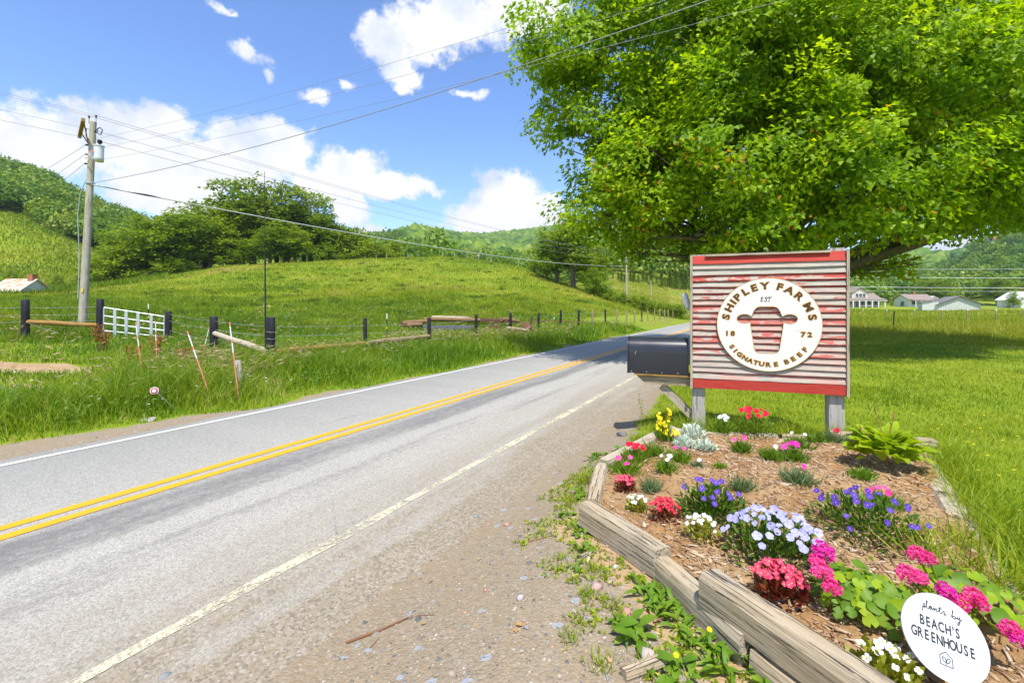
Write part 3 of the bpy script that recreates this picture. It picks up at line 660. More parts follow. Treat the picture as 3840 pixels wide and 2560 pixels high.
# ------------------------------------------------------------------ trees
def rand_dir(N):
    v = RNG.normal(0, 1, (N, 3)); return v/np.linalg.norm(v, axis=1, keepdims=True)
def crown_arrays(lobes, per_m3, leaf, wid, clus=40, clr=.5, droop=.3, shell=.33, minr=.3):
    """lobes: (cx,cy,cz,rx,ry,rz); leaf clusters fill each lobe, thicker towards its skin"""
    C = []; RR = []
    for (cx, cy, cz, rx, ry, rz) in lobes:
        k = max(3, int(per_m3*rx*ry*rz*4.19/clus)); u = rand_dir(k)*(RNG.random((k, 1))**shell)
        u *= (.82+.36*RNG.random((k, 1))); C.append(u*np.array([rx, ry, rz])+np.array([cx, cy, cz])); RR.append(u)
    C = np.concatenate(C); RR = np.concatenate(RR); k = len(C)
    cd = RR+rand_dir(k)*.5; cd[:, 2] -= .15; cd /= np.linalg.norm(cd, axis=1, keepdims=True)
    idx = np.repeat(np.arange(k), clus); N = len(idx)
    off = rand_dir(N)*(RNG.random((N, 1))**.45)*clr*RNG.uniform(.7, 1.35, k)[idx][:, None]; off[:, 2] *= .5
    tl = RNG.uniform(-.4, .4, (k, 2))[idx]; off[:, 2] += off[:, 0]*tl[:, 0]+off[:, 1]*tl[:, 1]
    p = C[idx]+off
    d = off/clr*.8+cd[idx]*.5+rand_dir(N)*.55; d[:, 2] -= droop
    nrm = rand_dir(N)*.55+RR[idx]*.9; nrm[:, 2] += .55
    rnd = np.clip(RNG.normal(.5, .18, N)+RNG.normal(0, .17, k)[idx], 0, 1)
    return p, d, nrm, rnd, C
def limb(mb, a, b, r0, r1, n=7, sag=.0, wob=.1, k=6):
    a = Vector(a); b = Vector(b); L = (b-a).length; pts = []; rad = []
    w = [Vector((random.uniform(-1, 1), random.uniform(-1, 1), random.uniform(-.6, .6)))*wob*L for _ in range(2)]
    for i in range(k+1):
        t = i/k; p = a.lerp(b, t)+w[0]*math.sin(t*math.pi)+w[1]*math.sin(2*math.pi*t)*.4; p.z += sag*L*math.sin(t*math.pi)
        pts.append(p); rad.append(r0+(r1-r0)*t**.8)
    mb.tube(pts, rad, n, True); return pts

def build_maple():
    X, Y = MAPLE; Z = H1(X, Y)
    root = thing('maple_tree', 'huge spreading maple with bright green leaves and orange seed keys behind the farm sign', 'tree', (X, Y, Z))
    lob = [(2150,140,13.2,1.75,1.5),(2040,170,13.2,1.0,.8),(2250,420,13.2,1.75,1.3),(2120,430,13.4,1.0,.8),(2440,690,12.6,2.1,1.5),(2260,790,12.6,1.2,.9),(2430,850,12.4,1.25,.75),
           (2610,865,12,1.3,.7),(2780,560,11.6,2.5,1.9),(2700,200,13,2.9,2.1),(2500,420,13.5,2.2,1.7),(3190,280,12.3,2.9,2.2),(3230,640,11.2,2.2,1.6),
           (3640,420,12,2.8,2.0),(3560,690,11.8,2.0,1.3),(3050,800,11.5,1.5,.9),(2850,850,11.6,1.2,.75),(3330,820,11.4,1.3,.8),(3800,700,12.5,1.7,1.1),(3850,200,13,2.4,2.),
           (3480,865,14.2,1.2,.32),(3330,985,14.,1.0,.36),(3230,1000,14.4,.9,.4),(3740,815,15,1.5,.45),(4100,700,14,2.6,1.4),
           (2420,-120,13.5,2.4,1.9),(2900,-180,13.2,2.9,2.2),(3400,-200,13,2.9,2.2),(3000,-600,14.5,3.4,2.5),(3500,-500,15,3.2,2.4),(4150,150,14,3.,2.4),
           (2650,350,16.8,2.7,2.2),(3250,400,17.2,3.2,2.3),(3650,250,17.2,2.8,2.2),(2900,0,17.5,3.2,2.2),(2450,650,15.5,1.9,1.3),(3300,-150,17.5,3.2,2.4),(3900,500,16.5,2.6,1.8),
           (2400,945,13,.45,.4),(2700,900,14,1.6,.7),(2360,560,13,1.4,1.)]
    L3 = []
    for px, py, D, rh, rv in lob:
        q = at(px, py, D); L3.append((q.x-X, q.y-Y, q.z-Z, rh, rh, rv))
    p, d, nrm, rnd, C = crown_arrays(L3, 265, .13, .1, 120, .66, .5, .3)
    N = len(p); sz = RNG.uniform(.11, .175, N)
    rnd = np.where((rnd > .97) & (p[:, 2] > 6), .8, rnd)
    V, F, q = tri_leaves(p, d, nrm, sz, sz*.85, rnd)
    o = put('crown', big_mesh('maple_crown', V, F, {'rnd': q}), M['maple_leaf'], root); tag(o, kind='stuff')
    mb = MB(); fork = Vector((.05, 0, 2.3))
    mb.tube([(0, 0, -.3), (0, 0, .05), (.02, 0, .5), (.03, 0, 1.4), fork], [.62, .5, .40, .36, .36], 14)
    mb.build('trunk', M['bark'], root, world=False)
    top = [fork]; lead = MB(); pts = limb(lead, fork, (.4, .3, 8.5), .33, .12, 9, 0, .04, 8)
    lead.build('limb', M['bark'], root, world=False)
    for i, (cx, cy, cz, rx, ry, rz) in enumerate(L3):
        c = Vector((cx, cy, cz)); dist = math.hypot(cx, cy)
        zz = min(7.5, max(1.9, c.z-.35*dist-.6)); t = (zz-2.3)/6.2
        st = pts[min(8, max(0, int(t*8)))] if t > 0 else fork.lerp(Vector((.03, 0, 1.8)), min(1, -t*6))
        m2 = MB(); e = c+Vector((0, 0, -.15*rz)); r0 = min(.24, .05+.022*dist+.018*rx)
        pp = limb(m2, st, e, r0, .03, 7, .05, .05, 7)
        for _ in range(6):
            j = random.randint(3, 7); u = Vector(rand_dir(1)[0]); u.z *= .6
            limb(m2, pp[j], c+Vector((u.x*rx, u.y*ry, u.z*rz))*1.0, .035, .008, 5, 0, .08, 4)
        m2.build('limb', M['bark'], root, world=False)
    return root

def make_tree(name, h, w, kind, seed, leaf=.38, dens=18, trunk_mat='bark'):
    """broad-leaved tree of height h: returns trunk mesh, crown mesh"""
    random.seed(seed); lob = []; mb = MB()
    ch = h*{'round': .82, 'open': .72, 'tall': .78, 'bush': .95}[kind]; z0 = h-ch
    trp = [Vector((0, 0, -.5))]; x = y = 0
    for i in range(5):
        t = (i+1)/5; x += random.uniform(-.25, .25)*w*.06; y += random.uniform(-.25, .25)*w*.06; trp.append(Vector((x, y, h*.86*t)))
    r = .022*h; mb.tube(trp, [r*1.2, r, r*.85, r*.62, r*.4, r*.12], 8)
    nl = {'round': 12, 'open': 11, 'tall': 11, 'bush': 9}[kind]
    for i in range(nl):
        t = (i+.5)/nl; zz = z0+ch*(.12+.8*t); prof = {'round': math.sin(math.pi*(.16+.74*t))**.8, 'open': math.sin(math.pi*(.2+.68*t)), 'tall': .75*math.sin(math.pi*(.2+.72*t)), 'bush': math.sin(math.pi*(.3+.62*t))**.7}[kind]
        a = i*2.4+random.uniform(-.5, .5); rr = w*.5*prof*random.uniform(.42, .78)
        R = w*random.uniform(.17, .25)*(.92 if kind == 'open' else 1.); c = Vector((math.cos(a)*rr, math.sin(a)*rr, zz))
        lob.append((c.x, c.y, c.z, R, R, R*(.6 if kind == 'open' else .72)))
        s = trp[min(4, max(1, int((zz/h)*5)-1))]; pts = limb(mb, s, c, r*.45, r*.08, 5, -.03, .06, 4)
        for _ in range(3):
            u = rand_dir(1)[0]; limb(mb, pts[3], c+Vector(u*R), r*.12, r*.03, 4, 0, .06, 3)
    if kind != 'open': lob.append((0, 0, z0+ch*.45, w*.27, w*.27, ch*.36))
    lob.append((trp[4].x, trp[4].y, h*.9, w*.16, w*.16, h*.09))
    p, d, nrm, rnd, C = crown_arrays(lob, dens*(.95 if kind == 'open' else 1.), leaf, leaf, 20, leaf*2.1, .25, .3 if kind == 'open' else .36)
    sz = RNG.uniform(.7, 1.3, len(p))*leaf; V, F, q = leaf_arrays(p, d, nrm, sz, sz*.7, rnd, .1)
    me_c = big_mesh(name+'_crown', V, F, {'rnd': q}); me_c.materials.append(M['oak_leaf'])
    o = mb.build(name+'_t', M[trunk_mat], None); me_t = o.data; bpy.data.objects.remove(o)
    return me_t, me_c
def make_pine(name, h, w, seed):
    random.seed(seed); mb = MB(); mb.tube([(0, 0, -.4), (0, 0, h*.5), (0, 0, h*.97)], [.018*h, .012*h, .002*h], 7)
    P, D, Nn = [], [], []
    lv = 15
    for i in range(lv):
        t = i/(lv-1); z = h*(.07+.88*t); R = w*.5*(1-t)**.8+.12; nb = 9
        for b in range(nb):
            a = b*2*math.pi/nb+i*1.1+random.uniform(-.25, .25); RR = R*random.uniform(.7, 1.12)
            for k in range(13):
                u = (k+.5)/13*RR; P.append((math.cos(a)*u+random.gauss(0, .09*R+.03), math.sin(a)*u+random.gauss(0, .09*R+.03), z+.22*u-.35*u*u/max(R, .3)*.5+random.gauss(0, .1)))
                D.append((math.cos(a)+random.gauss(0, .7), math.sin(a)+random.gauss(0, .7), .5+random.gauss(0, .4)))
    P = np.array(P); D = np.array(D); sz = RNG.uniform(.35, .65, len(P))*(h/9)
    V, F, q = leaf_arrays(P, D, None, sz, sz*.42, np.clip(RNG.normal(.5, .25, len(P)), 0, 1))
    me = big_mesh(name+'_crown', V, F, {'rnd': q}); me.materials.append(M['pine_needle'])
    o = mb.build(name+'_t', M['bark'], None); t = o.data; bpy.data.objects.remove(o); return t, me
def plant_tree(tpl, h0, base, h, rz, label, group, name='tree', wide=1.):
    r = thing(name, label, 'tree', base, 0, group); s = h/h0
    put('trunk', tpl[0], None, r, (0, 0, 0), (0, 0, rz), (s*wide, s*wide, s)); c = put('crown', tpl[1], None, r, (0, 0, 0), (0, 0, rz), (s*wide, s*wide, s)); tag(c, kind='stuff')
    return r
def build_woods():
    TR = {'round': make_tree('round_tree', 12, 10, 'round', 1), 'round2': make_tree('round_tree_two', 12, 9, 'round', 2), 'open': make_tree('open_tree', 16, 11, 'open', 3, trunk_mat='bark_pale'),
          'open2': make_tree('open_tree_two', 16, 10, 'open', 14, trunk_mat='bark_pale'), 'tall': make_tree('tall_tree', 14, 8, 'tall', 5), 'bush': make_tree('bushy_tree', 8, 8, 'bush', 6)}
    H0 = dict(round=12, round2=12, open=16, open2=16, tall=14, bush=8)
    PN = [make_pine('pine', 9, 5, 8), make_pine('pine_two', 9, 4.4, 9)]
    def T(kind, px, D, ytop, label, group, wide=1., name='tree', sink=0.):
        b = gd(px, D); b.z -= sink; h = CAMZ+(HY-ytop)/FPX*D-b.z
        plant_tree(TR[kind], H0[kind], b, max(h, 1.2), random.Random(px).uniform(0, 6.28), label, group, name, wide)
    g1 = 'trees along the upper edge of the pasture'
    for k, px, D, yt, wd, lab in [
        ('open', 950, 96, 668, 1.0, 'tallest open crowned tree on the pasture edge with gaps of sky between boughs'),
        ('open2', 1075, 98, 690, 1., 'tall open tree just right of the tallest one on the pasture edge'),
        ('open', 1165, 102, 712, .85, 'tall pale trunked tree at the right end of the tall pasture trees'),
        ('open2', 870, 92, 775, .9, 'medium open tree just left of the tallest pasture tree'),
        ('round', 700, 84, 800, 1.1, 'broad rounded tree left of the tall open pasture trees'),
        ('round2', 790, 86, 845, 1.1, 'dark dense tree below the tall open trees on the pasture edge'),
        ('round2', 600, 83, 815, 1.05, 'rounded tree at the left end of the pasture edge trees'),
        ('round', 500, 84, 862, 1.0, 'smaller rounded tree with dark crown left of the broad pasture tree'),
        ('tall', 1255, 104, 838, 1.2, 'medium tree on the right shoulder of the pasture tree row'),
        ('round', 1010, 90, 855, 1.15, 'low spreading tree below the tallest pasture tree'),
        ('round2', 1110, 93, 860, 1.1, 'low leafy tree below the right tall pasture trees'),
        ('bush', 1330, 106, 868, 1.3, 'rounded bushy tree near the crest of the pasture hill'),
        ('bush', 1410, 108, 905, 1.3, 'low bushy tree at the right end of the pasture tree row'),
        ('bush', 1220, 98, 905, 1.2, 'low bush at the foot of the pasture tree row'),
        ('bush', 430, 80, 930, 1.0, 'small loose tree standing just right of the utility pole'),
        ('bush', 370, 78, 965, .9, 'small bush tree close beside the utility pole shaft'),
        ('bush', 660, 80, 960, 1.3, 'leafy shrub spilling over the pasture edge below the dark trees'),
        ('bush', 880, 86, 930, 1.2, 'leafy shrub at the pasture edge under the tall trees'),
        ('round', 560, 100, 850, 1.1, 'rounded tree behind the left end of the pasture edge trees'),
        ('round2', 765, 90, 770, 1.0, 'rounded tree filling the gap left of the tall open trees'),
        ('round', 905, 95, 735, .9, 'leafy tree standing between the two tallest open crowns on the left'),
        ('round2', 1040, 99, 760, .95, 'leafy tree behind the trunks of the tall open trees'),
        ('round', 1140, 101, 785, .95, 'leafy tree filling below the right tall open tree'),
        ('tall', 1215, 103, 800, 1.1, 'leafy tree stepping down right of the tall open trees'),
        ('round2', 1300, 106, 848, 1., 'low rounded tree on the falling right shoulder of the tree row'),
        ('tall', 1480, 125, 900, 1.2, 'half hidden treetop just behind the crest of the pasture hill')]:
        T(k, px, D, yt, lab, g1, wd*1.55, sink=.3)
    g2 = 'trees on the right flank of the pasture hill'
    for k, px, D, yt, wd, lab in [
        ('tall', 2150, 70, 795, 1.1, 'tallest slender topped tree on the right flank of the hill'),
        ('round', 2090, 72, 865, 1.05, 'full green tree just left of the slender topped one on the hill flank'),
        ('round2', 2050, 78, 930, 1.0, 'medium tree left of the group on the hill flank'),
        ('bush', 2005, 80, 965, .9, 'leftmost low tree of the group on the hill flank'),
        ('round2', 2215, 72, 905, 1.0, 'medium tree at the right of the group on the hill flank'),
        ('bush', 2225, 66, 1000, .9, 'low bushy tree in front of the group on the hill flank'),
        ('bush', 1890, 92, 982, .9, 'small shrub on the skyline of the pasture hill'),
        ('bush', 1862, 94, 986, .7, 'smallest shrub on the skyline of the pasture hill')]:
        T(k, px, D, yt, lab, g2, wd*1.25)
    g3 = 'trees round the valley houses'
    for k, px, D, yt, wd, lab in [
        ('round', 3510, 178, 1045, 1.5, 'wide bright tree behind the white barn, left of it'), ('round2', 3740, 182, 1040, 1.5, 'wide bright tree to the right of the white barn'),
        ('tall', 3330, 205, 1075, 1.2, 'medium tree between the porch house and the small house'), ('tall', 3300, 198, 1090, 1.2, 'tree just behind the end of the porch house'),
        ('round2', 3200, 210, 1080, 1.2, 'tree behind the porch house close to the sign'), ('tall', 3640, 230, 1060, 1.1, 'darker tree behind the barn roof ridge'),
        ('bush', 3345, 170, 1132, .8, 'small round shrub tree beside the porch house'), ('round', 3830, 190, 1060, 1.2, 'tree at the right picture edge behind the white shed'),
        ('bush', 3800, 140, 1090, .8, 'young tree before the white shed at the right picture edge'), ('bush', 3385, 163, 1128, .8, 'dark shrub at the left corner of the small house')]:
        T(k, px, D, yt, lab, g3, wd)
    rr = random.Random(4)
    for i in range(9):
        px = 3370+i*14; D = 208+rr.uniform(-6, 10); b = gd(px, D); h = CAMZ+(HY-rr.uniform(1062, 1085))/FPX*D-b.z
        plant_tree(PN[i % 2], 9, b, h, rr.uniform(0, 6), 'dark conifer in the clump behind the small house', 'conifers behind the small house', 'conifer_tree', .7)
    for i in range(24):
        px = 2268+i*16+rr.uniform(-5, 5); D = 142+rr.uniform(0, 16); b = gd(px, D); h = CAMZ+(HY-rr.uniform(1010, 1038))/FPX*D-b.z
        plant_tree(PN[i % 2], 9, b, h, rr.uniform(0, 6), 'feathery pine in the plantation above the yellow hay field', 'pines above the hay field', 'pine_tree', 1.2)
    # hedge at the foot of the hill (each shrub) left of the far pole
    for i, (px, py) in enumerate([(2215, 1100), (2255, 1108), (2290, 1114), (2335, 1118), (2375, 1124), (2410, 1130), (2445, 1138), (2480, 1146), (2515, 1152), (2550, 1158)]):
        D = 66-i*.6; b = gd(px, D); h = 1.7+.5*rr.random()
        o = plant_tree(TR['bush'], 8, b, h, rr.uniform(0, 6), 'low scrubby shrub in the hedge between pasture and hay field', 'hedge shrubs by the far pole', 'hedge_shrub', 1.3)
        o['category'] = 'shrub'
    for px, py, h, lab in [(215, 1075, 2.6, 'round shrub on the lower slope left of the utility pole'), (40, 1062, 3.0, 'shrub growing behind the tin roofed shed')]:
        b = gp(px, py); o = plant_tree(TR['bush'], 8, b, h, 1., lab, None, 'shrub', 1.); o['category'] = 'shrub'
    # the far woods: one mass of crowns per hillside
    def crowns(name, label, x0, x1, y0, y1, n, size, kind, keep=None, kl=150, lf=(.10, .17)):
        a = np.arctan((RNG.uniform(x0, x1, n)-CX)/FPX); Dm = np.sqrt(RNG.uniform(y0**2, y1**2, n)); x = Dm*np.tan(a); y = Dm
        if keep is not None: k = keep(x, y); x, y = x[k], y[k]
        n = len(x); z = hgt(x, y); s = size*RNG.uniform(.65, 1.35, n)
        if kind == 'leaf':
            k = kl; u = rand_dir(n*k); idx = np.repeat(np.arange(n), k); u[:, 2] = np.abs(u[:, 2])*1.0-.12
            lump = 1+.35*(vnoise(u[:, 0]*2.2+idx*7.3, u[:, 1]*2.2+u[:, 2]*2.2+idx*3.1, 71)-.5)*2
            rad = (s[idx]*.5*lump*(.78+.3*RNG.random(n*k)))[:, None]
            p = np.stack([x, y, z+s*.35], 1)[idx]+u*rad*np.array([1, 1, 1.15]); d = u*.3+rand_dir(n*k)*.8
            d[:, 2] -= .25; sz = s[idx]*RNG.uniform(lf[0], lf[1], n*k); nr = u+rand_dir(n*k)*.35
            base = np.clip(RNG.normal(.42, .2, n)+.25*(vnoise(x*.01, y*.01, 72)-.5), .02, .98)[idx]
            V, F, q = tri_leaves(p, d, nr, sz, sz*.9, np.clip(base+RNG.normal(0, .1, n*k), 0, 1))
        else:
            ic = ico_arrays(0); k = len(ic[0]); idx = np.repeat(np.arange(n), k); u = np.tile(ic[0], (n, 1))
            lump = 1+.8*(RNG.random(n*k)-.5); p = np.stack([x, y, z+s*.3], 1)[idx]+u*(s[idx]*.5*lump)[:, None]*np.array([1, 1, 1.1])
            V = p; F = (np.tile(ic[1], (n, 1)).reshape(n, -1, 3)+(np.arange(n)*k)[:, None, None]).reshape(-1, 3)
            base = np.clip(RNG.normal(.45, .22, n)+.5*(vnoise(x*.006, y*.006, 73)-.5), .02, .98)[idx]; q = np.clip(base+RNG.normal(0, .06, n*k), 0, 1)
        stuff(name, V, F, q, M['forest'], label, 'woods')
    def left_keep(x, y):
        px = x/y*FPX+CX; return y > np.interp(px, [-600, 0, 160, 330, 540, 900], [152, 152, 152, 150, 135, 130])
    crowns('left_woods', 'dense dark green wood covering the steep hill at far left', -420, 760, 128, 300, 760, 9.5, 'leaf', left_keep, 420, (.075, .13))
    crowns('saddle_woods', 'belt of woods behind the crest of the pasture hill', 720, 1750, 128, 420, 330, 10, 'leaf', lambda x, y: hgt(x, y) > 5, 260, (.09, .15))
    crowns('knoll_woods', 'wooded knoll rising behind the middle of the pasture hill', 1250, 2350, 330, 800, 1700, 11, 'leaf', None, 75, (.14, .24))
    crowns('valley_woods', 'woods on the lower mountain slope behind the pines', 1850, 3500, 175, 420, 1100, 10.5, 'leaf', lambda x, y: (x/y*FPX+CX < 3420) & (y > 168), 190, (.10, .16))
    crowns('mountain_woods', 'forest covering the long mountain ridge across the valley', 1500, 3700, 400, 1420, 10500, 15, 'ico', lambda x, y: (x/y*FPX+CX < 3520) | (y > 640))
    def right_keep(x, y):
        px = x/y*FPX+CX; py = HY-(hgt(x, y)-CAMZ)/y*FPX
        clear = (np.abs(py-np.interp(px, [3480, 3560, 3680, 3760], [1045, 1000, 958, 935])) < np.interp(px, [3480, 3520, 3600, 3680, 3760], [0, 14, 16, 8, 0]))
        return ~clear
    crowns('right_woods', 'wooded hill with a grassy clearing at the far right', 3400, 4200, 200, 470, 900, 10.5, 'leaf', right_keep, 230, (.09, .15))

def ico_arrays(level=1):
    t = (1+5**.5)/2; v = np.array([(-1,t,0),(1,t,0),(-1,-t,0),(1,-t,0),(0,-1,t),(0,1,t),(0,-1,-t),(0,1,-t),(t,0,-1),(t,0,1),(-t,0,-1),(-t,0,1)], float)
    f = np.array([(0,11,5),(0,5,1),(0,1,7),(0,7,10),(0,10,11),(1,5,9),(5,11,4),(11,10,2),(10,7,6),(7,1,8),(3,9,4),(3,4,2),(3,2,6),(3,6,8),(3,8,9),(4,9,5),(2,4,11),(6,2,10),(8,6,7),(9,8,1)])
    v /= np.linalg.norm(v[0]); vs = [tuple(p) for p in v]; cache = {}; nf = []
    def mid(a, b):
        k = (min(a, b), max(a, b))
        if k not in cache:
            m = (np.array(vs[a])+np.array(vs[b])); vs.append(tuple(m/np.linalg.norm(m))); cache[k] = len(vs)-1
        return cache[k]
    if level == 0: return v, f
    for a, b, c in f:
        ab, bc, ca = mid(a, b), mid(b, c), mid(c, a); nf += [(a, ab, ca), (b, bc, ab), (c, ca, bc), (ab, bc, ca)]
    return np.array(vs), np.array(nf)
build_maple()
build_woods()
# ------------------------------------------------------------------ lettering helpers
def text_mesh(s, size, extrude=.001, offset=0., sx=1., shear=0., mats=None):
    cu = bpy.data.curves.new('t', 'FONT'); cu.body = s; cu.size = size; cu.extrude = extrude; cu.offset = offset; cu.shear = shear
    cu.align_x = 'CENTER'; cu.align_y = 'CENTER'; cu.resolution_u = 3
    o = bpy.data.objects.new('t', cu); COL.objects.link(o); dg = bpy.context.evaluated_depsgraph_get()
    me = bpy.data.meshes.new_from_object(o.evaluated_get(dg)); bpy.data.objects.remove(o)
    V = np.array([v.co for v in me.vertices]); F = [list(p.vertices) for p in me.polygons]; bpy.data.meshes.remove(me)
    c = (V.min(0)+V.max(0))/2; V[:, 0] -= c[0]; V[:, 1] -= c[1]; V[:, 0] *= sx
    return V, F
def curve_plate(name, outer, holes, extrude):
    cu = bpy.data.curves.new(name, 'CURVE'); cu.dimensions = '2D'; cu.fill_mode = 'BOTH'; cu.extrude = extrude
    for pts in [outer]+holes:
        sp = cu.splines.new('POLY'); sp.points.add(len(pts)-1); sp.use_cyclic_u = True
        for q, p in zip(sp.points, pts): q.co = (p[0], p[1], 0, 1)
    o = bpy.data.objects.new('t', cu); COL.objects.link(o); dg = bpy.context.evaluated_depsgraph_get()
    me = bpy.data.meshes.new_from_object(o.evaluated_get(dg)); bpy.data.objects.remove(o); me.name = name; return me
def stroke(mb, pts, r, n=5, smooth=3):
    P = [Vector((p[0], p[1], 0)) for p in pts]; Q = []
    for i in range(len(P)-1):
        p0, p1, p2, p3 = P[max(i-1, 0)], P[i], P[i+1], P[min(i+2, len(P)-1)]
        for k in range(smooth):
            t = k/smooth; Q.append(.5*((2*p1)+(p2-p0)*t+(2*p0-5*p1+4*p2-p3)*t*t+(3*p1-p0-3*p2+p3)*t**3))
    Q.append(P[-1]); mb.tube(Q, r, n)

# ------------------------------------------------------------------ the farm sign
SA = Vector((.943, -.335, 0)).normalized(); SC_ = Vector((2.70, 4.87, .20)); SROT = math.atan2(SA.y, SA.x)
def build_sign():
    S = thing('farm_sign', 'weathered red and grey clapboard farm sign with round white emblem on two posts', 'sign', SC_, SROT)
    for x, top in ((-.652, 1.945), (.652, 1.965)):
        mb = MB(); zs = [-.25, .2, .6, 1.2, top]; w = .067
        for k in range(len(zs)-1):
            j = random.uniform(-.003, .003)
            mb.box((x+j, .046, (zs[k]+zs[k+1])/2), (w*2+random.uniform(-.004, .004), .135, zs[k+1]-zs[k]+.001))
        mb.build('post', M['post_grey'], S, world=False, origin=None)
    mb = MB(); mb.box((0, -.031, 1.2), (1.44, .016, 1.44)); mb.build('backing_board', M['timber_grey'], S, world=False)
    n = 20; zb, zt = .585, 1.915; ex = (zt-zb)/n
    cover = [.30,.10,.18,.5,.32,.42,.30,.36,.55,.16,.52,.36,.20,.6,.18,.50,.40,.20,.48,.22]   # from the bottom up
    cover = [.46,.40,.42,.54,.60,.50,.66,.62,.58,.70,.58,.66,.58,.56,.56,.56,.66,.24,.34,1.1]
    pinks = [.9,.5,.4,.7,.9,.6,.9,.8,.8,1.,.7,.9,.6,.5,.4,.3,.5,.1,.5,.2]
    for i in range(n):
        z0 = zb+i*ex+random.uniform(-.004, .004); z1 = z0+ex+.016; hl = .715
        if i == n-1: z0 -= .012
        K = 9; vs = []; tw = random.uniform(-.004, .004)
        for k in range(K):
            t = k/(K-1); x = -hl+2*hl*t; e = tw*(t-.5)+random.uniform(-.0025, .0025); pf = random.uniform(-.0025, .0025)
            zc = (z0+z1)/2
            vs += [(x, -.040, z0+e-zc), (x, -.073+pf, z0+e-zc), (x, -.072+pf, z0+e+.006-zc), (x, -.046, z1-zc), (x, -.040, z1-zc)]
        fs = []
        for k in range(K-1):
            for q in range(5): a = k*5+q; b = k*5+(q+1) % 5; fs.append((a, a+5, b+5, b))
        fs += [tuple(range(5)), tuple(reversed(range((K-1)*5, K*5)))]
        me = bpy.data.meshes.new('siding_plank'); me.from_pydata(vs, [], fs); me.update()
        o = put('siding_plank', me, M['red_paint'], S, (0, 0, (z0+z1)/2)); o.color = (cover[i], pinks[i], 0, 1)
    mb = MB(); mb.box((0, 0, 0), (1.43, .026, .105)); o = mb.build('bottom_board', M['red_paint'], S, world=False); o.location = (0, -.056, .527); o.color = (1.1, .1, 0, 1)
    for x in (-.729, .731):
        mb = MB(); mb.box((0, 0, 0), (1.475, .075, .024)); o = mb.build('side_trim', M['timber_grey'], S, world=False); o.location = (x, -.045, 1.2); o.rotation_euler = (0, math.pi/2, 0)
    mb = MB(); mb.box((0, 0, 0), (1.17, .085, .022)); o = mb.build('top_cap', M['timber_grey'], S, world=False); o.location = (-.0, -.04, 1.928)
    # round steel emblem with the bull's head cut clean through it
    R = .49; circ = [(math.cos(2*math.pi*k/96)*R, math.sin(2*math.pi*k/96)*R) for k in range(96)]
    half = [(0, .385), (.13, .385), (.185, .37), (.222, .335), (.252, .285), (.268, .235), (.285, .195)]
    ear = [(.285+.29*.5+.148*math.cos(a), .125+.098*math.sin(a)) for a in np.radians(np.linspace(150, -150, 22))]
    muz = [(.318, .055), (.312, -.02), (.295, -.14), (.272, -.30), (.252, -.45), (.247, -.50), (.222, -.565), (.185, -.598), (.13, -.61), (0, -.61)]
    r = half+ear+muz; hole = [(x*R-.012, y*R) for x, y in r]+[(-x*R-.012, y*R) for x, y in reversed(r[1:-1])]
    me = curve_plate('emblem_plate', circ, [hole], .004)
    D = put('emblem_plate', me, M['disc_white'], S, (.02, -.0835, 1.18), (math.pi/2, 0, 0)); D['label'] = 'round white steel emblem with cut out bull head and rusty lettering'
    def ring(name, pts, rad, mat):
        mb = MB(); P = [Vector((x, y, .0045)) for x, y in pts]; mb.tube(P+[P[0]], rad, 5, False); mb.build(name, mat, D, world=False)
    ring('rust_rim', [(x*.9985, y*.9985) for x, y in circ], .0024, M['rust_orange']); ring('rust_rim', hole, .0026, M['rust_orange'])
    def letter(ch, size, x, y, rot, sx=1.25, off=.0035):
        mb = MB(); ca, sa = math.cos(rot), math.sin(rot)
        for o_, zz, mi in ((off+.0042, .0048, 1), (off, .0062, 0)):
            V, F = text_mesh(ch, size, .0006, o_, sx)
            if len(V) == 0: continue
            mb.add([(vx*ca-vy*sa, vx*sa+vy*ca, vz+zz) for vx, vy, vz in V], F, False, mi)
        o = mb.build('letter', [M['letter_brown'], M['rust_orange']], D, world=False); o.location = (x, y, 0)
    for ch, a in zip('SHIPLEYFARMS', (-79, -64.5, -54.3, -45, -31.8, -18.8, -4.6, 15.4, 28.4, 44, 63, 78.5)):
        q = math.radians(a+.3); letter(ch, .098, .835*R*math.sin(q), .835*R*math.cos(q), -q, 1.2)
    for ch, a in zip('SIGNATUREBEEF', (-55, -47.5, -40, -31.3, -23.4, -15.8, -8.2, .6, 10, 24, 33.2, 43.2, 53.2)):
        q = math.radians(a); letter(ch, .062, .855*R*math.sin(q), -.855*R*math.cos(q), q, 1.2, .0018)
    for ch, x in (('1', -.80), ('8', -.685), ('7', .655), ('2', .77)): letter(ch, .068, x*R, -.20*R, 0, 1.15, .0022)
    e = MB(); k = .034      # EST in a flowing hand
    E = [(.30,.80),(.05,.98),(-.22,.80),(-.05,.55),(.1,.52),(-.15,.45),(-.35,.15),(-.1,-.05),(.25,.12)]
    S_ = [(.35,.85),(.05,1.0),(-.2,.75),(.1,.5),(.2,.2),(-.1,-.05),(-.45,.08)]; T_ = [(-.35,.82),(0,.98),(.45,.92),(.75,1.05)]; T2 = [(.2,.95),(.1,.5),(0,.05),(-.2,-.05)]
    for dx, st in ((-1.15, E), (-.05, S_), (.75, T_), (.75, T2)): stroke(e, [((x+dx)*k, (y-.5)*k*1.25) for x, y in st], .0038)
    o = e.build('script_lettering', M['letter_brown'], D, world=False); o.location = (-.035*R, .545*R, .0045)
    # lamp fixed behind the left edge
    mb = MB(); c = Vector((-.79, .10, 1.42)); mb.tube([c+Vector((.035, 0, -.06)), c+Vector((-.015, 0, .10))], [.033, .036], 14); mb.tube([c+Vector((.035, 0, -.06)), c+Vector((.05, .02, -.08)), (-.70, .06, 1.35)], [.03, .018, .012], 10)
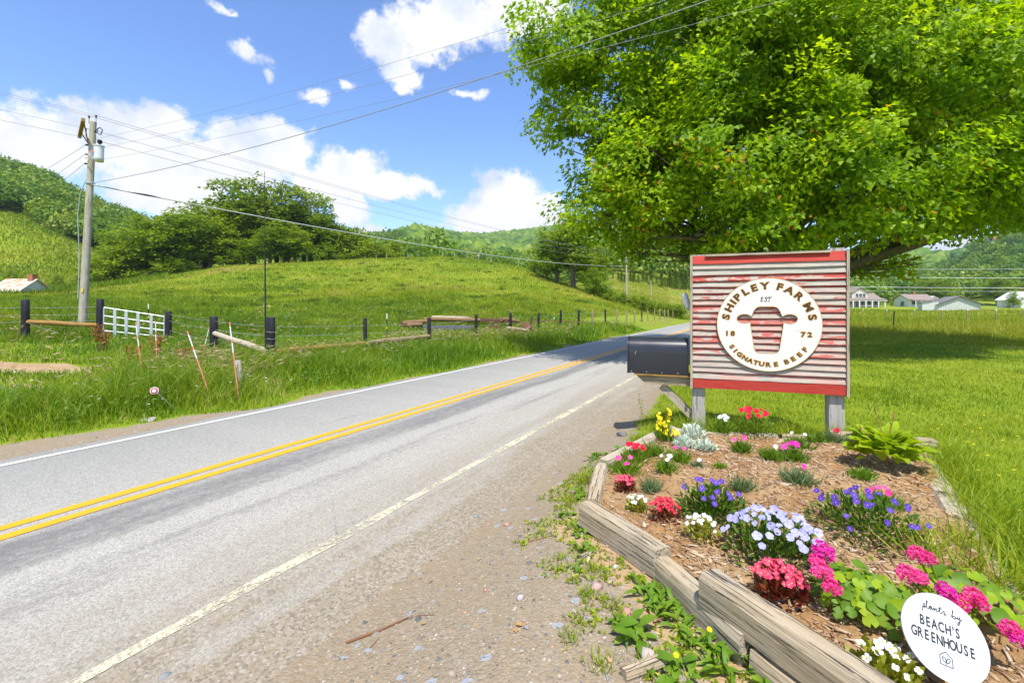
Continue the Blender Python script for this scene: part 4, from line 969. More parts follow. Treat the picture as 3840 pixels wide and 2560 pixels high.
    L_ = mb.build('flood_lamp', M['white_metal'], S, world=False); L_['label'] = 'small white cylinder lamp behind the left edge'

def build_mailbox():
    B = thing('mailbox', 'black arched top mailbox on a wooden bracket left of the farm sign', 'mailbox', SC_, SROT)
    x0, x1 = -1.415, -.755; z0 = .60; w = .30; hs = .285; y0 = -.02
    def sect(x, g):
        P = [(x, y0-g, z0-g), (x, y0-g, z0+hs*.82)]
        for k in range(1, 12):
            a = math.pi*k/12; P.append((x, y0+w/2-(w/2+g)*math.cos(a), z0+hs*.82+(.178+g)*math.sin(a)**.8))
        return P+[(x, y0+w+g, z0+hs*.82), (x, y0+w+g, z0-g)]
    def prism(mb, xa, xb, g):
        a = sect(xa, g); b = sect(xb, g); n = len(a)
        fs = [(i, (i+1) % n, n+(i+1) % n, n+i) for i in range(n)]
        for i, f in enumerate(fs): mb.add([(a+b)[j] for j in f], [(3, 2, 1, 0)], False)
        mb.add(a, [tuple(range(n))]); mb.add(b, [tuple(reversed(range(n)))])
    def smooth_prism(name, xa, xb, g, mat):
        a = sect(xa, g); b = sect(xb, g); n = len(a); mb = MB()
        mb.add(a+b, [(i+n, (i+1) % n+n, (i+1) % n, i) for i in range(n-1)], True); mb.add([a[0], a[-1], b[-1], b[0]], [(0, 1, 2, 3)])
        mb.add(a, [tuple(reversed(range(n)))]); mb.add(b, [tuple(range(n))])
        o = mb.build(name, mat, B, world=False); return o
    bd = smooth_prism('body', x0+.01, x1, 0, M['mailbox_black'])
    smooth_prism('door', x0-.012, x0+.006, .006, M['mailbox_black'])
    smooth_prism('rear_rim', x1-.03, x1-.018, .004, M['mailbox_black'])
    for k in range(4):
        mb = MB(); c = Vector((x0+.035+k*.17, y0-.001, z0+.018)); mb.tube([c, c+Vector((0, -.004, 0))], .006, 8); mb.build('rivet', M['grey_metal'], bd, world=False)
    mb = MB(); stroke(mb, [(.008, .018), (-.004, .006), (-.006, -.008), (-.002, -.018)], .0016, 4); o = mb.build('scratch_mark', M['white_plastic'], bd, world=False); o.location = (x0+.085, y0-.001, z0+.235); o.rotation_euler = (math.pi/2, 0, 0)
    mb = MB(); vs = [(-1.33, y0+.03, .575), (-.69, y0+.03, .575), (-.69, y0+.03, .475), (-1.22, y0+.03, .475)]; b = [(x, y0+.25, z) for x, y, z in vs]
    mb.add(vs+b, [(3, 2, 1, 0), (4, 5, 6, 7), (0, 1, 5, 4), (1, 2, 6, 5), (2, 3, 7, 6), (3, 0, 4, 7)]); mb.build('shelf', M['timber'], B, world=False)
    mb = MB(); mb.box((-1.02, .11, .585), (.66, .27, .018)); mb.build('base_board', M['rail_wood'], B, world=False)
    a = Vector((-1.04, .10, .45)); b_ = Vector((-.70, .08, .115)); dv = b_-a; mb = MB(); mb.box((0, 0, 0), (dv.length, .085, .085))
    o = mb.build('brace', M['timber_grey'], B, world=False); o.location = (a+b_)/2; o.rotation_euler = (0, math.atan2(-dv.z, dv.x), 0)

# ------------------------------------------------------------------ timbers round the bed
def timber(p0, p1, w, h, z0, label, mat='timber', dz=0.0, group='timbers edging the flower bed'):
    a = Vector((*p0, z0)); b = Vector((*p1, z0+dz)); L = (b-a).length; K = max(5, int(L/.09)); vs = []; fs = []
    sec = [(-.5, 0), (-.5, .72), (-.38, .97), (-.1, 1.), (.15, .99), (.36, .96), (.5, .75), (.5, 0)]; n = len(sec)
    jz = [random.uniform(-.05, .05) for _ in sec]
    for k in range(K+1):
        x = -L/2+L*k/K
        for q, (u, v) in enumerate(sec):
            jit = random.uniform(-.02, .02)
            end = .012 if k in (0, K) else 0
            vs.append((x+(random.uniform(-.006, .006) if k in (0, K) else 0), u*w*(1-end*2)+jit*w*.6, (v+(jz[q]*.4+jit if v > .1 else 0))*h*(1-end)))
    for k in range(K):
        for q in range(n): fs.append((k*n+q, k*n+(q+1) % n, (k+1)*n+(q+1) % n, (k+1)*n+q))
    fs += [tuple(reversed(range(n))), tuple(range(K*n, K*n+n))]
    me = bpy.data.meshes.new('landscape_timber'); me.from_pydata(vs, [], [f[::-1] for f in fs]); me.update()
    d = b-a; o = put('landscape_timber', me, M[mat], None, (a+b)/2, (0, -math.asin(d.z/L), math.atan2(d.y, d.x)))
    return tag(o, label, 'timber', group)
def build_timbers():
    timber((.47, 2.88), (.765, 2.31), .115, .15, .19, 'cracked weathered timber at the front left corner of the bed')
    timber((.75, 2.36), (.925, 1.765), .11, .13, .165, 'lower weathered timber wedged under the thick front timber')
    timber((.862, 1.985), (1.39, .80), .125, .14, .275, 'thick uppermost front timber running out of the bottom of the picture')
    timber((.945, 1.74), (1.36, .80), .115, .135, .125, 'timber lying beneath the thick front timber near the picture bottom')
    timber((.515, 2.94), (.72, 3.64), .105, .13, .19, 'short pale timber on the roadside edge of the bed')
    timber((.73, 3.66), (1.40, 4.46), .095, .10, .235, 'thin curved looking timber leading up to the yellow flowers', 'timber_grey')
    timber((1.55, 4.60), (2.62, 4.52), .11, .12, .19, 'back timber under the sign between the posts, left half')
    timber((2.66, 4.50), (3.02, 4.42), .11, .12, .19, 'short back timber under the sign, right half')
    timber((3.10, 4.42), (3.86, 4.16), .14, .17, .19, 'chunky split timber behind the lime green plant')
    timber((3.62, 4.03), (2.98, 3.13), .15, .12, .17, 'timber on the lawn side of the bed nearest the lime green plant', 'timber_grey')
    timber((2.97, 3.10), (2.45, 2.38), .15, .12, .16, 'middle rough timber on the lawn side of the bed', 'timber_grey')
    timber((2.43, 2.35), (1.80, 1.42), .15, .12, .16, 'nearest timber on the lawn side of the bed, half hidden by grass', 'timber_grey')

def build_oval():
    c = at(3541, 2388, 1.55); R = Vector((.1203, -.034, -.038)).normalized(); U = Vector((.051, .068, .0996)); U = (U-R*U.dot(R)).normalized(); Nn = R.cross(U)
    g = Vector((c.x+.0, c.y+.02, .27)); T = thing('plant_sign', 'round white plant supplier sign with black lettering leaning in the flower bed', 'sign', g)
    MX = Matrix((R, U, Nn)).transposed().to_4x4(); MX.translation = c-g; rad = .129
    P = curve_plate('plate', [(math.cos(2*math.pi*k/72)*rad, math.sin(2*math.pi*k/72)*rad) for k in range(72)], [], .0025)
    p = put('plate', P, M['plate_white'], T); p.matrix_local = MX
    def txt(ch, size, x, y, sx=.62, off=.0008, name='letter'):
        V, F = text_mesh(ch, size, .0003, off, sx); mb = MB(); mb.add([tuple(v) for v in V], F); o = mb.build(name, M['ink'], p, world=False); o.location = (x, y, .0032); return o
    for i, ch in enumerate("BEACH'S"): txt(ch, .043, (-.065, -.047, -.0285, -.0085, .012, .027, .0395)[i], .028 if ch != "'" else .038)
    for i, ch in enumerate('GREENHOUSE'): txt(ch, .043, -.092+i*.0189, -.0145)
    k = .0105
    W = [[(-.2,-1.3),(0,0),(.3,1.1),(.6,.9),(.55,.3),(.1,0),(.5,-.05),(1.0,.5),(1.45,2.2),(1.2,2.1),(1.1,.4),(1.5,0),(2.0,.5),(2.5,1.0),(2.0,.9),(1.85,.3),(2.2,.05),(2.6,.9),(2.65,.1),(3.1,.5),(3.3,1.0),(3.4,.1),(3.7,.8),(4.0,.9),(4.0,.1),(4.4,.3),(4.9,1.2),(5.1,2.0),(4.9,.4),(5.2,.05),(5.8,.6),(6.1,1.1),(6.4,.4),(5.9,-.05),(6.8,.2)],
         [(4.3,1.35),(5.6,1.5)], [(8.2,.3),(8.8,2.1),(8.7,2.3),(8.4,.2),(8.9,.8),(9.3,.7),(9.2,.1),(8.6,0),(9.6,.3),(9.9,.9),(10.0,.2),(10.5,.8),(10.6,1.0),(10.5,-.5),(10.0,-1.5),(9.8,-1.2),(10.6,.0),(11.2,.5)]]
    for st in W:
        mb = MB(); stroke(mb, [((x-5.4)*k, (y-.5)*k*1.0) for x, y in st], .0013, 4, 3); o = mb.build('handwriting', M['ink'], p, world=False); o.location = (-.003, .076, .0028)
    mb = MB(); hs = [(-.018, -.018), (.018, -.018), (.018, .008), (0, .022), (-.018, .008), (-.018, -.018)]
    for a, b in zip(hs, hs[1:]): mb.tube([(a[0], a[1], 0), (b[0], b[1], 0)], .0011, 4)
    for sg in (-1, 1): stroke(mb, [(0, -.008), (sg*.006, -.008), (sg*.011, -.001), (sg*.010, .005), (sg*.003, .002), (0, -.008)], .0011, 4)
    mb.tube([(0, -.015, 0), (0, -.006, 0)], .0011, 4); o = mb.build('house_mark', M['ink'], p, world=False); o.location = (-.002, -.066, .003)
    mb = MB(); b0 = c-g-U*.12-Nn*.008; mb.box(b0-U*.05, (.022, .02, .2), axes(R, U)); mb.build('stake', M['rail_wood'], T, world=False)
build_sign(); build_mailbox(); build_timbers(); build_oval()
# ------------------------------------------------------------------ the flower bed and what grows in it
BZ = .27
def bed_z(x, y):
    x = np.asarray(x, float); y = np.asarray(y, float)
    return .235+.05*vnoise(x*2.3, y*2.3, 81)+.03*vnoise(x*9, y*9, 82)+.016*vnoise(x*26, y*26, 83)
def bz1(x, y): return float(bed_z(np.array([x]), np.array([y]))[0])
def build_bed():
    xs = np.arange(.3, 4.0, .022); ys = np.arange(.6, 4.9, .022); X, Y = np.meshgrid(xs, ys); Z = bed_z(X, Y)
    ins = inpoly(X, Y, BED)
    nx, ny = len(xs), len(ys); i, j = np.meshgrid(np.arange(ny-1), np.arange(nx-1), indexing='ij')
    ok = ins[:-1, :-1] | ins[1:, :-1] | ins[:-1, 1:] | ins[1:, 1:]
    a = (i*nx+j)[ok]; F = np.stack([a, a+1, a+nx+1, a+nx], -1); used = np.unique(F); remap = np.full(nx*ny, -1); remap[used] = np.arange(len(used))
    V = np.stack([X, Y, Z], -1).reshape(-1, 3)[used]
    tag(put('bed_soil', big_mesh('bed_soil', V, remap[F], None, True), M['bed_soil']), 'reddish brown mulched soil of the flower bed', 'soil', kind='structure')
    # wood chips and shreds
    N = 30000; x = RNG.uniform(.3, 3.9, N); y = RNG.uniform(.6, 4.8, N); k = inpoly(x, y, BED) & (RNG.random(N) < .25+.95*vnoise(x*1.6, y*1.6, 84)); x, y = x[k], y[k]; z = bed_z(x, y)+.004
    # a few shreds outside the timbers
    x2 = RNG.uniform(.1, 1.2, 900); y2 = RNG.uniform(.9, 3.0, 900); lx = np.interp(y2, [.9, 1.7, 2.3, 2.9], [1.2, .9, .72, .46]); k = (x2 < lx-.02) & (x2 > lx-.06-.3*RNG.random(900)**2)
    x2, y2 = x2[k], y2[k]; x = np.concatenate([x, x2]); y = np.concatenate([y, y2]); z = np.concatenate([z, hgt(x2, y2)+.004]); chips(x, y, z, 'mulch_chips', 'shredded wood mulch scattered over the flower bed soil')
def chips(x, y, z, name, label):
    N = len(x); a = RNG.uniform(0, np.pi, N); L = RNG.gamma(2.0, .011, N)+.010; W = L*RNG.uniform(.08, .25, N); T = RNG.uniform(.002, .006, N)
    d = np.stack([np.cos(a), np.sin(a), RNG.normal(0, .25, N)], 1); s = np.stack([-np.sin(a), np.cos(a), RNG.normal(0, .25, N)], 1); u = np.array([0, 0, 1.])
    c = np.stack([x, y, z], 1); V = []
    for zz in (0, 1):
        for p, q in ((-1, -1), (1, -.6), (.9, .8), (-.8, 1)): V.append(c+d*(p*L*.5)[:, None]+s*(q*W*.5)[:, None]+u*(zz*T)[:, None])
    V = np.stack(V, 1).reshape(-1, 3); b = (np.arange(N)*8)[:, None]
    F = np.concatenate([b+np.array([f]) for f in ((4, 5, 6, 7), (0, 1, 5, 4), (1, 2, 6, 5), (2, 3, 7, 6), (3, 0, 4, 7))])
    stuff(name, V, F, np.repeat(RNG.random(N), 8), M['chip'], label, 'mulch')

def pebbles():
    V0, F0 = [(-1, -1, -.5), (1, -1, -.4), (1.1, .9, -.5), (-.9, 1, -.5), (-.7, -.6, .5), (.6, -.7, .6), (.7, .6, .45), (-.6, .7, .6)], [(4, 5, 6, 7), (0, 1, 5, 4), (1, 2, 6, 5), (2, 3, 7, 6), (3, 0, 4, 7)]
    x, y, r = scatter(34000, 1.3, 13, -40, 38); n = nn(x, y); g = gravel_mask(x, y)
    k = (g > .45) & (n > -2.4) & ~inpoly(x, y, BED) & (RNG.random(len(x)) < .35+.65*sstep(-2.4, -1.4, n)*vnoise(x*1.1, y*1.1, 91)*1.4)
    x1, y1, r1 = x[k], y[k], r[k]
    x, y, r = scatter(9000, 4.5, 16, -56, 10); n = nn(x, y); k = (gravel_mask(x, y) > .5) & (n < -6.75); x = np.concatenate([x1, x[k]]); y = np.concatenate([y1, y[k]]); r = np.concatenate([r1, r[k]])
    N = len(x); s = np.clip(RNG.lognormal(-5.75, .5, N), .0018, .018)*np.maximum(1, r*.16); ca = RNG.uniform(0, 6.28, N)
    A = np.array(V0)[None]*(1+RNG.uniform(-.3, .3, (N, 8, 3))); A = A*np.stack([s, s*RNG.uniform(.6, 1, N), s*.55], 1)[:, None, :]
    X = A[..., 0]*np.cos(ca)[:, None]-A[..., 1]*np.sin(ca)[:, None]+x[:, None]; Y = A[..., 0]*np.sin(ca)[:, None]+A[..., 1]*np.cos(ca)[:, None]+y[:, None]
    Z = A[..., 2]+(hgt(x, y)+s*.12)[:, None]; V = np.stack([X, Y, Z], -1).reshape(-1, 3); b = (np.arange(N)*8)[:, None]
    F = np.concatenate([b+np.array([f]) for f in F0]); q = np.repeat(RNG.random(N), 8)
    stuff('gravel', V, F, q, M['pebble'], 'loose mixed gravel strewn over the road shoulders', 'gravel')

# ---- flower and leaf patterns, shared by all plants
def fan_flower(name, npet, L, W, cup, mats, eye=.0, ruff=0., rot0=0., layers=1):
    vs, fs, mi = [], [], []
    for ly in range(layers):
        for k in range(npet):
            a = 2*math.pi*k/npet+rot0+ly*.6; ca, sa = math.cos(a), math.sin(a); s = 1-.3*ly; b = len(vs)
            for (u, w, z) in ((.02*L, 0, 0), (.5*L, -.42*W, cup*.4*L), (.9*L, -.38*W, cup*L+random.uniform(-ruff, ruff)), (1.05*L, 0, cup*.9*L), (.9*L, .38*W, cup*L+random.uniform(-ruff, ruff)), (.5*L, .42*W, cup*.4*L)):
                u, w = u*s, w*s; vs.append((u*ca-w*sa, u*sa+w*ca, z+ly*.15*L))
            fs += [(b, b+1, b+2, b+3), (b, b+3, b+4, b+5)]; mi += [0, 0]
    if eye:
        b = len(vs); vs += [(math.cos(k*math.pi/3)*eye, math.sin(k*math.pi/3)*eye, .18*L) for k in range(6)]; fs.append(tuple(range(b, b+6))); mi.append(1)
    me = bpy.data.meshes.new(name); me.from_pydata(vs, [], fs); me.update(); me.polygons.foreach_set('material_index', mi)
    at_ = me.attributes.new('rnd', 'FLOAT', 'POINT'); at_.data.foreach_set('value', [random.random() for _ in vs])
    for m_ in mats: me.materials.append(M[m_])
    return me
def head_mesh(name, n, R, fl, mat, flat=.7):
    """rounded flower head of many petals"""
    u = rand_dir(n*5); u[:, 2] = np.abs(u[:, 2])*.9-.1; p = u*R*np.array([1, 1, flat]); d = rand_dir(n*5)*.9+u*.35; sz = RNG.uniform(.7, 1.2, n*5)*fl
    V, F, q = leaf_arrays(p*.9, d, u+rand_dir(n*5)*.4, sz, sz*.95, RNG.random(n*5), .15, .6); me = big_mesh(name, V, F, {'rnd': q}); me.materials.append(M[mat]); return me
def leaf_strip(name, L, W, arch, mat, kind='oval', seg=5, wavy=0.):
    vs, fs = [], []
    for k in range(seg+1):
        t = k/seg; w = {'oval': math.sin(math.pi*min(1, .06+t*.94))**.7, 'spoon': max(.16, math.sin(math.pi*max(0, (t-.28)/.72))**.6 if t > .28 else .14), 'lance': math.sin(math.pi*(.08+.9*t))**.9}[kind]*W*.5
        if k == seg: w = .004*W
        x = L*t; z = arch*L*math.sin(math.pi*t*.85)-.06*L*t; vv = random.uniform(-wavy, wavy)*W
        vs += [(x, -w, z+.22*w+vv), (x, 0, z), (x, w, z+.22*w-vv)]
    for k in range(seg):
        b = k*3; fs += [(b, b+3, b+4, b+1), (b+1, b+4, b+5, b+2)]
    me = bpy.data.meshes.new(name); me.from_pydata(vs, [], fs); me.update(); me.polygons.foreach_set('use_smooth', [True]*len(fs))
    a = me.attributes.new('rnd', 'FLOAT', 'POINT'); a.data.foreach_set('value', [random.random()*.3+.35 for _ in vs]); me.materials.append(M[mat]); return me
def round_leaf(name, R, mat, lobes=5):
    vs = [(0, 0, 0)]; fs = []; n = 20
    for k in range(n):
        a = 2*math.pi*k/n; r = R*(1+.05*math.cos(lobes*a))*(.35 if k == 0 else 1); vs.append((math.cos(a)*r, math.sin(a)*r, .16*R*math.cos(2*a+.5)+.14*R))
    for k in range(n): fs.append((0, 1+k, 1+(k+1) % n))
    me = bpy.data.meshes.new(name); me.from_pydata(vs, [], fs); me.update(); me.polygons.foreach_set('use_smooth', [True]*len(fs))
    a = me.attributes.new('rnd', 'FLOAT', 'POINT'); a.data.foreach_set('value', [random.random()*.4+.3 for _ in vs]); me.materials.append(M[mat]); return me
def aim(o, d, spin=0.):
    q = Vector(d).to_track_quat('Z', 'Y'); o.rotation_mode = 'QUATERNION'; o.rotation_quaternion = q @ Matrix.Rotation(spin, 4, 'Z').to_quaternion()
def mound(n, R, Hh, leaf, wid, up=.5, shell=.5):
    u = rand_dir(n); u[:, 2] = np.abs(u[:, 2]); rr = RNG.random((n, 1))**shell; p = u*rr*np.array([R, R, Hh]); p[:, 2] = np.maximum(p[:, 2], .004)
    d = u*.8+rand_dir(n)*.6; d[:, 2] += up; nr = rand_dir(n)*.5; nr[:, 2] += 1.; sz = RNG.uniform(.65, 1.25, n)*leaf
    return leaf_arrays(p, d, nr, sz, sz*wid/leaf, RNG.random(n), .15)
def tuft(n, R, Hh, wid, spread=.6):
    b = np.stack([RNG.normal(0, R*.25, n), RNG.normal(0, R*.25, n), np.zeros(n)], 1); a = RNG.uniform(0, 6.28, n); s = RNG.random(n)**.7*spread
    d = np.stack([np.cos(a)*s, np.sin(a)*s, np.ones(n)], 1); return leaf_arrays(b, d, None, Hh*RNG.uniform(.6, 1.1, n), np.full(n, wid), RNG.random(n), .1, .4)

def build_plants():
    random.seed(21)
    FL = {'begonia_red': fan_flower('begonia_bloom', 4, .011, .013, .25, ['petal_coral', 'flower_eye'], .0018), 'begonia_deep': fan_flower('deep_begonia_bloom', 4, .011, .013, .3, ['petal_red', 'flower_eye'], .0012),
          'begonia_white': fan_flower('white_begonia_bloom', 4, .012, .014, .2, ['petal_white', 'flower_eye'], .003), 'viola': fan_flower('viola_bloom', 5, .019, .024, .12, ['petal_purple', 'flower_eye'], .0022, .004),
          'lilac': fan_flower('lilac_viola_bloom', 5, .021, .026, .12, ['petal_lilac', 'flower_eye'], .0028, .004), 'pink': fan_flower('pink_bloom', 5, .017, .02, .15, ['petal_pink'], 0, .003), 'magenta': fan_flower('magenta_bloom', 5, .017, .02, .1, ['petal_magenta'], 0, .002),
          'red': fan_flower('red_bloom', 5, .019, .022, .3, ['petal_red'], 0, .004, 0, 2), 'white': fan_flower('white_bloom', 5, .015, .018, .15, ['petal_white'], 0, .003), 'yellow': fan_flower('yellow_bloom', 5, .017, .02, .4, ['petal_yellow'], 0, .004, 0, 2)}
    def P(px, py, label, cat='flower plant', name='flower_plant', group=None):
        q = onz(px, py, BZ); q.z = bz1(q.x, q.y)-.004; t = thing(name, label, cat, q, 0, group); t['_d'] = q.y; return t, q.y/FPX
    def fol(t, arr, mat, name='foliage'):
        o = put(name, big_mesh(name, arr[0], arr[1], {'rnd': arr[2]}), M[mat], t); tag(o, kind='stuff'); return o
    def blooms(t, kind, n, R, Hh, sc=1., zmin=.55, spots=None, toward=.75):
        cam_dir = (Vector((0, 0, CAMZ))-t.location).normalized()
        for i in range(n):
            if spots: x, y, z = spots[i]
            else:
                a = i*2.399+random.uniform(-.4, .4); rr = R*math.sqrt((i+.5)/n)*random.uniform(.85, 1.1); x, y = rr*math.cos(a), rr*math.sin(a)
                z = Hh*(zmin+(1-zmin)*math.sqrt(max(0, 1-(rr/(R*1.12))**2)))*random.uniform(.9, 1.12)
            o = put('flower', FL[kind], None, t, (x, y, z)); s = sc*random.uniform(.75, 1.2); o.scale = (s, s, s)
            aim(o, cam_dir*toward+Vector((random.gauss(0, .35), random.gauss(0, .35), .35+random.random()*.4))+Vector((x, y, 0))*2, random.uniform(0, 6))
    del_keys = []
    # wax begonias
    for px, py, wpx, kind, leafm, nf, lab in [
        (2345, 1838, 80, 'begonia_red', 'bronze_leaf', 34, 'coral red begonia clump near the roadside timber, farther back'),
        (2494, 1964, 108, 'begonia_deep', 'bronze_leaf', 46, 'red begonia clump left of the purple violas'),
        (2925, 2262, 180, 'begonia_red', 'bronze_leaf', 54, 'large red begonia clump beside the thick front timber'),
        (2391, 1912, 84, 'begonia_white', 'begonia_leaf', 13, 'yellow green begonia with few white blooms near the corner timber'),
        (2632, 2037, 124, 'begonia_white', 'begonia_leaf', 20, 'yellow green begonia with white blooms between red begonia and lilac violas'),
        (3330, 2570, 210, 'begonia_white', 'begonia_leaf', 17, 'big yellow green white flowered begonia beside the round plant sign')]:
        t, m = P(px, py, lab, name='begonia'); R = wpx*m*.5; Hh = R*1.25; kk = .75 if wpx < 150 else 1.15
        fol(t, mound(210, R*1.0, Hh*.95, .03*kk*1.2, .026*kk, .4), leafm); blooms(t, kind, nf, R*.95, Hh*1.02, .95 if wpx < 150 else 1.15)
    # violas
    for px, py, wx, kind, nf, lab in [(2668, 1952, 240, 'viola', 17, 'purple viola clump in the middle of the bed'), (3246, 2015, 380, 'viola', 27, 'sprawling purple viola clump on the right of the bed'),
                                      (2905, 2098, 350, 'lilac', 60, 'pale lilac viola clump with yellow eyes in front of the purple ones')]:
        t, m = P(px, py, lab, name='viola'); R = wx*m*.5; Hh = .19 if kind == 'viola' else .2
        fol(t, mound(950, R*1.05, Hh*.95, .042, .018, .35), 'hedge_leaf'); blooms(t, kind, nf, R*.95, Hh*1.05, .88 if kind == 'viola' else .86, .3)
    # dianthus and friends
    for px, py, wx, hx, kind, nf, leafm, lab in [
        (2444, 1708, 84, 60, 'pink', 1, 'plant_leaf', 'green dianthus with a single pink bloom near the yellow flowers'), (2551, 1735, 70, 60, 'pink', 2, 'plant_leaf', 'small dianthus with pale pink blooms below the silver foliage'),
        (2379, 1727, 78, 62, 'red', 7, 'plant_leaf', 'bright red flowered plant just inside the roadside timber'), (2345, 1773, 110, 54, 'pink', 3, 'plant_leaf', 'low leafy plant with two coral pink blooms by the roadside timber'),
        (2498, 1784, 70, 56, 'white', 4, 'plant_leaf', 'small plant with white blooms on the left of the bed'), (2440, 1845, 70, 60, None, 0, 'grey_leaf', 'grey green flowerless tuft beside the coral begonia'),
        (2781, 1849, 80, 62, None, 0, 'grey_leaf', 'flowerless tuft above the middle purple violas'), (2781, 1700, 64, 52, 'pink', 2, 'plant_leaf', 'little dianthus with two pink blooms in front of the red ones'),
        (2827, 1640, 150, 84, 'red', 15, 'plant_leaf', 'tall dark red dianthus under the middle of the sign'), (2712, 1634, 46, 62, 'white', 7, 'plant_leaf', 'small white snapdragon under the sign, left of the red dianthus'),
        (2974, 1738, 76, 60, 'magenta', 5, 'plant_leaf', 'dianthus with a few bright magenta blooms right of the centre'), (2890, 1735, 70, 54, 'white', 1, 'plant_leaf', 'leafy dianthus with one pale bloom left of the magenta one'),
        (2997, 1684, 84, 52, 'white', 2, 'plant_leaf', 'small leafy clump behind the magenta dianthus'), (3060, 1664, 60, 46, None, 0, 'plant_leaf', 'low green clump left of the right sign post'),
        (3124, 1666, 60, 50, 'red', 1, 'grey_leaf', 'grey clump with one red bloom at the foot of the right sign post'), (3190, 1672, 60, 42, None, 0, 'grey_leaf', 'grey green clump just right of the right sign post'),
        (2990, 1822, 110, 62, 'magenta', 1, 'grey_leaf', 'fine leaved clump with one magenta bloom in the centre of the bed'), (3235, 1808, 76, 46, None, 0, 'plant_leaf', 'small green clump just left of the lime green plant'),
        (3303, 1900, 130, 62, 'pink', 5, 'plant_leaf', 'fine leaved dianthus with pink blooms above the right purple violas'), (2700, 1760, 36, 26, None, 0, 'plant_leaf', 'tiny seedling below the silver foliage'),
        (2615, 1762, 40, 30, 'white', 1, 'grey_leaf', 'tiny pale plant in the middle left of the bed')]:
        t, m = P(px, py, lab); R = wx*m*.5; Hh = hx*m; nb = 170 if wx < 100 else 260
        fol(t, tuft(nb, R*1.7, Hh*1.1, .011 if leafm == 'plant_leaf' else .008, 1.3) if wx < 140 else mound(420, R, Hh*.9, .04, .014, .6), leafm)
        if kind: blooms(t, kind, nf, R*.8, Hh*1.05, 1.25 if kind != 'red' else 1.35, .8)
    # yellow snapdragon
    t, m = P(2486, 1654, 'yellow snapdragon at the corner of the bed by the left sign post', name='snapdragon'); fol(t, tuft(120, .16, .2, .012, .6), 'plant_leaf')
    sp = []
    for a, h in ((0, .30), (1.9, .25), (3.6, .22), (5, .18)):
        for k in range(6): sp.append((.05*math.cos(a)+random.uniform(-.014, .014), .05*math.sin(a)+random.uniform(-.014, .014), h-.022*k))
    blooms(t, 'yellow', len(sp), 0, 0, 1.05, spots=sp)
    t, m = P(2535, 1668, 'small yellow snapdragon in front of the pale stone', name='snapdragon'); fol(t, tuft(50, .1, .1, .01, .6), 'plant_leaf'); blooms(t, 'yellow', 7, .05, .13, 1.0)
    # dusty miller
    for px, py, wx, lab in [(2596, 1645, 104, 'largest silver dusty miller mound at the foot of the left sign post'), (2567, 1683, 86, 'silver dusty miller mound in front on the left'), (2645, 1692, 80, 'silver dusty miller mound in front on the right')]:
        t, m = P(px, py, lab, name='dusty_miller'); R = wx*m*.5; fol(t, mound(420, R*.9, R*.8, .05, .016, .5), 'silver_leaf')
    # lime green hosta-like plant with two bud stems: every leaf a part
    t, m = P(3325, 1770, 'lime green broad leaved plant with bud stems at the back right of the bed', 'plant', 'leafy_plant'); LM = leaf_strip('broad_leaf', .155, .085, .2, 'lime_leaf', 'oval', 6, .06)
    for i in range(140):
        a = i*2.399; rr = .14*math.sqrt((i+.5)/140); h = .24*math.sqrt(max(.02, 1-(rr/.155)**2))*random.uniform(.45, 1.0); o = put('leaf', LM, None, t, (rr*1.25*math.cos(a), rr*math.sin(a), h+.01), (random.uniform(-.5, .5), random.uniform(-1.0, .12), a+random.uniform(-.6, .6))); s = random.uniform(.6, 1.15); o.scale = (s, s, s)
    for (dx, dy, h) in ((.03, .0, .40), (-.02, .03, .43), (-.1, 0, .30)):
        mb = MB(); mb.tube([(0, 0, 0), (dx*.6, dy, h*.6), (dx*2, dy*2, h)], [.006, .004, .003], 5); mb.tube([(dx*2, dy*2, h-.01), (dx*2.1, dy*2, h+.03)], [.009, .004], 6); mb.build('bud_stem', M['rail_wood'], t, world=False)
    # geraniums: round leaves and big pink heads
    RL = round_leaf('geranium_leaf', .034, 'plant_leaf'); RL2 = round_leaf('geranium_leaf_dark', .034, 'lime_leaf'); HM = head_mesh('geranium_head', 30, .047, .022, 'petal_pink'); HM2 = head_mesh('geranium_head_magenta', 30, .044, .022, 'petal_magenta')
    def geranium(px, py, lab, heads, nl, R, Hh):
        t, m = P(px, py, lab, name='geranium')
        for i in range(nl):
            a = i*2.399; rr = R*math.sqrt((i+.5)/nl); z = Hh*math.sqrt(max(.05, 1-(rr/R)**2*.85))*random.uniform(.65, 1.05)
            o = put('leaf', (RL, RL2)[i % 3 == 0], None, t, (rr*math.cos(a), rr*math.sin(a), z)); s = random.uniform(.55, 1.0); o.scale = (s, s, s); aim(o, (math.cos(a)*rr*5+random.gauss(0, .3), math.sin(a)*rr*5-.5+random.gauss(0, .3), .9), random.uniform(0, 6))
        for hx, hy, dep, s in heads:
            q = at(hx, hy, dep)-t.location; h = put('flower_head', (HM, HM2)[int(hx) % 2], None, t, q); h.scale = (s*.9, s*.9, s*.8); aim(h, (-.25+random.gauss(0, .2), -.6, .8))
            mb = MB(); mb.tube([(q.x*.3, q.y*.3, .02), (q.x*.8, q.y*.8, q.z*.6), (q.x, q.y, q.z)], .0045, 5); mb.build('stem', M['lime_leaf'], t, world=False)
    geranium(3250, 2310, 'pink geranium with three flower heads beside the large red begonia', [(3085, 2065, 1.92, .92), (3080, 2140, 1.86, .85), (3118, 2200, 1.82, .7), (3060, 2100, 1.9, .6)], 105, .19, .19)
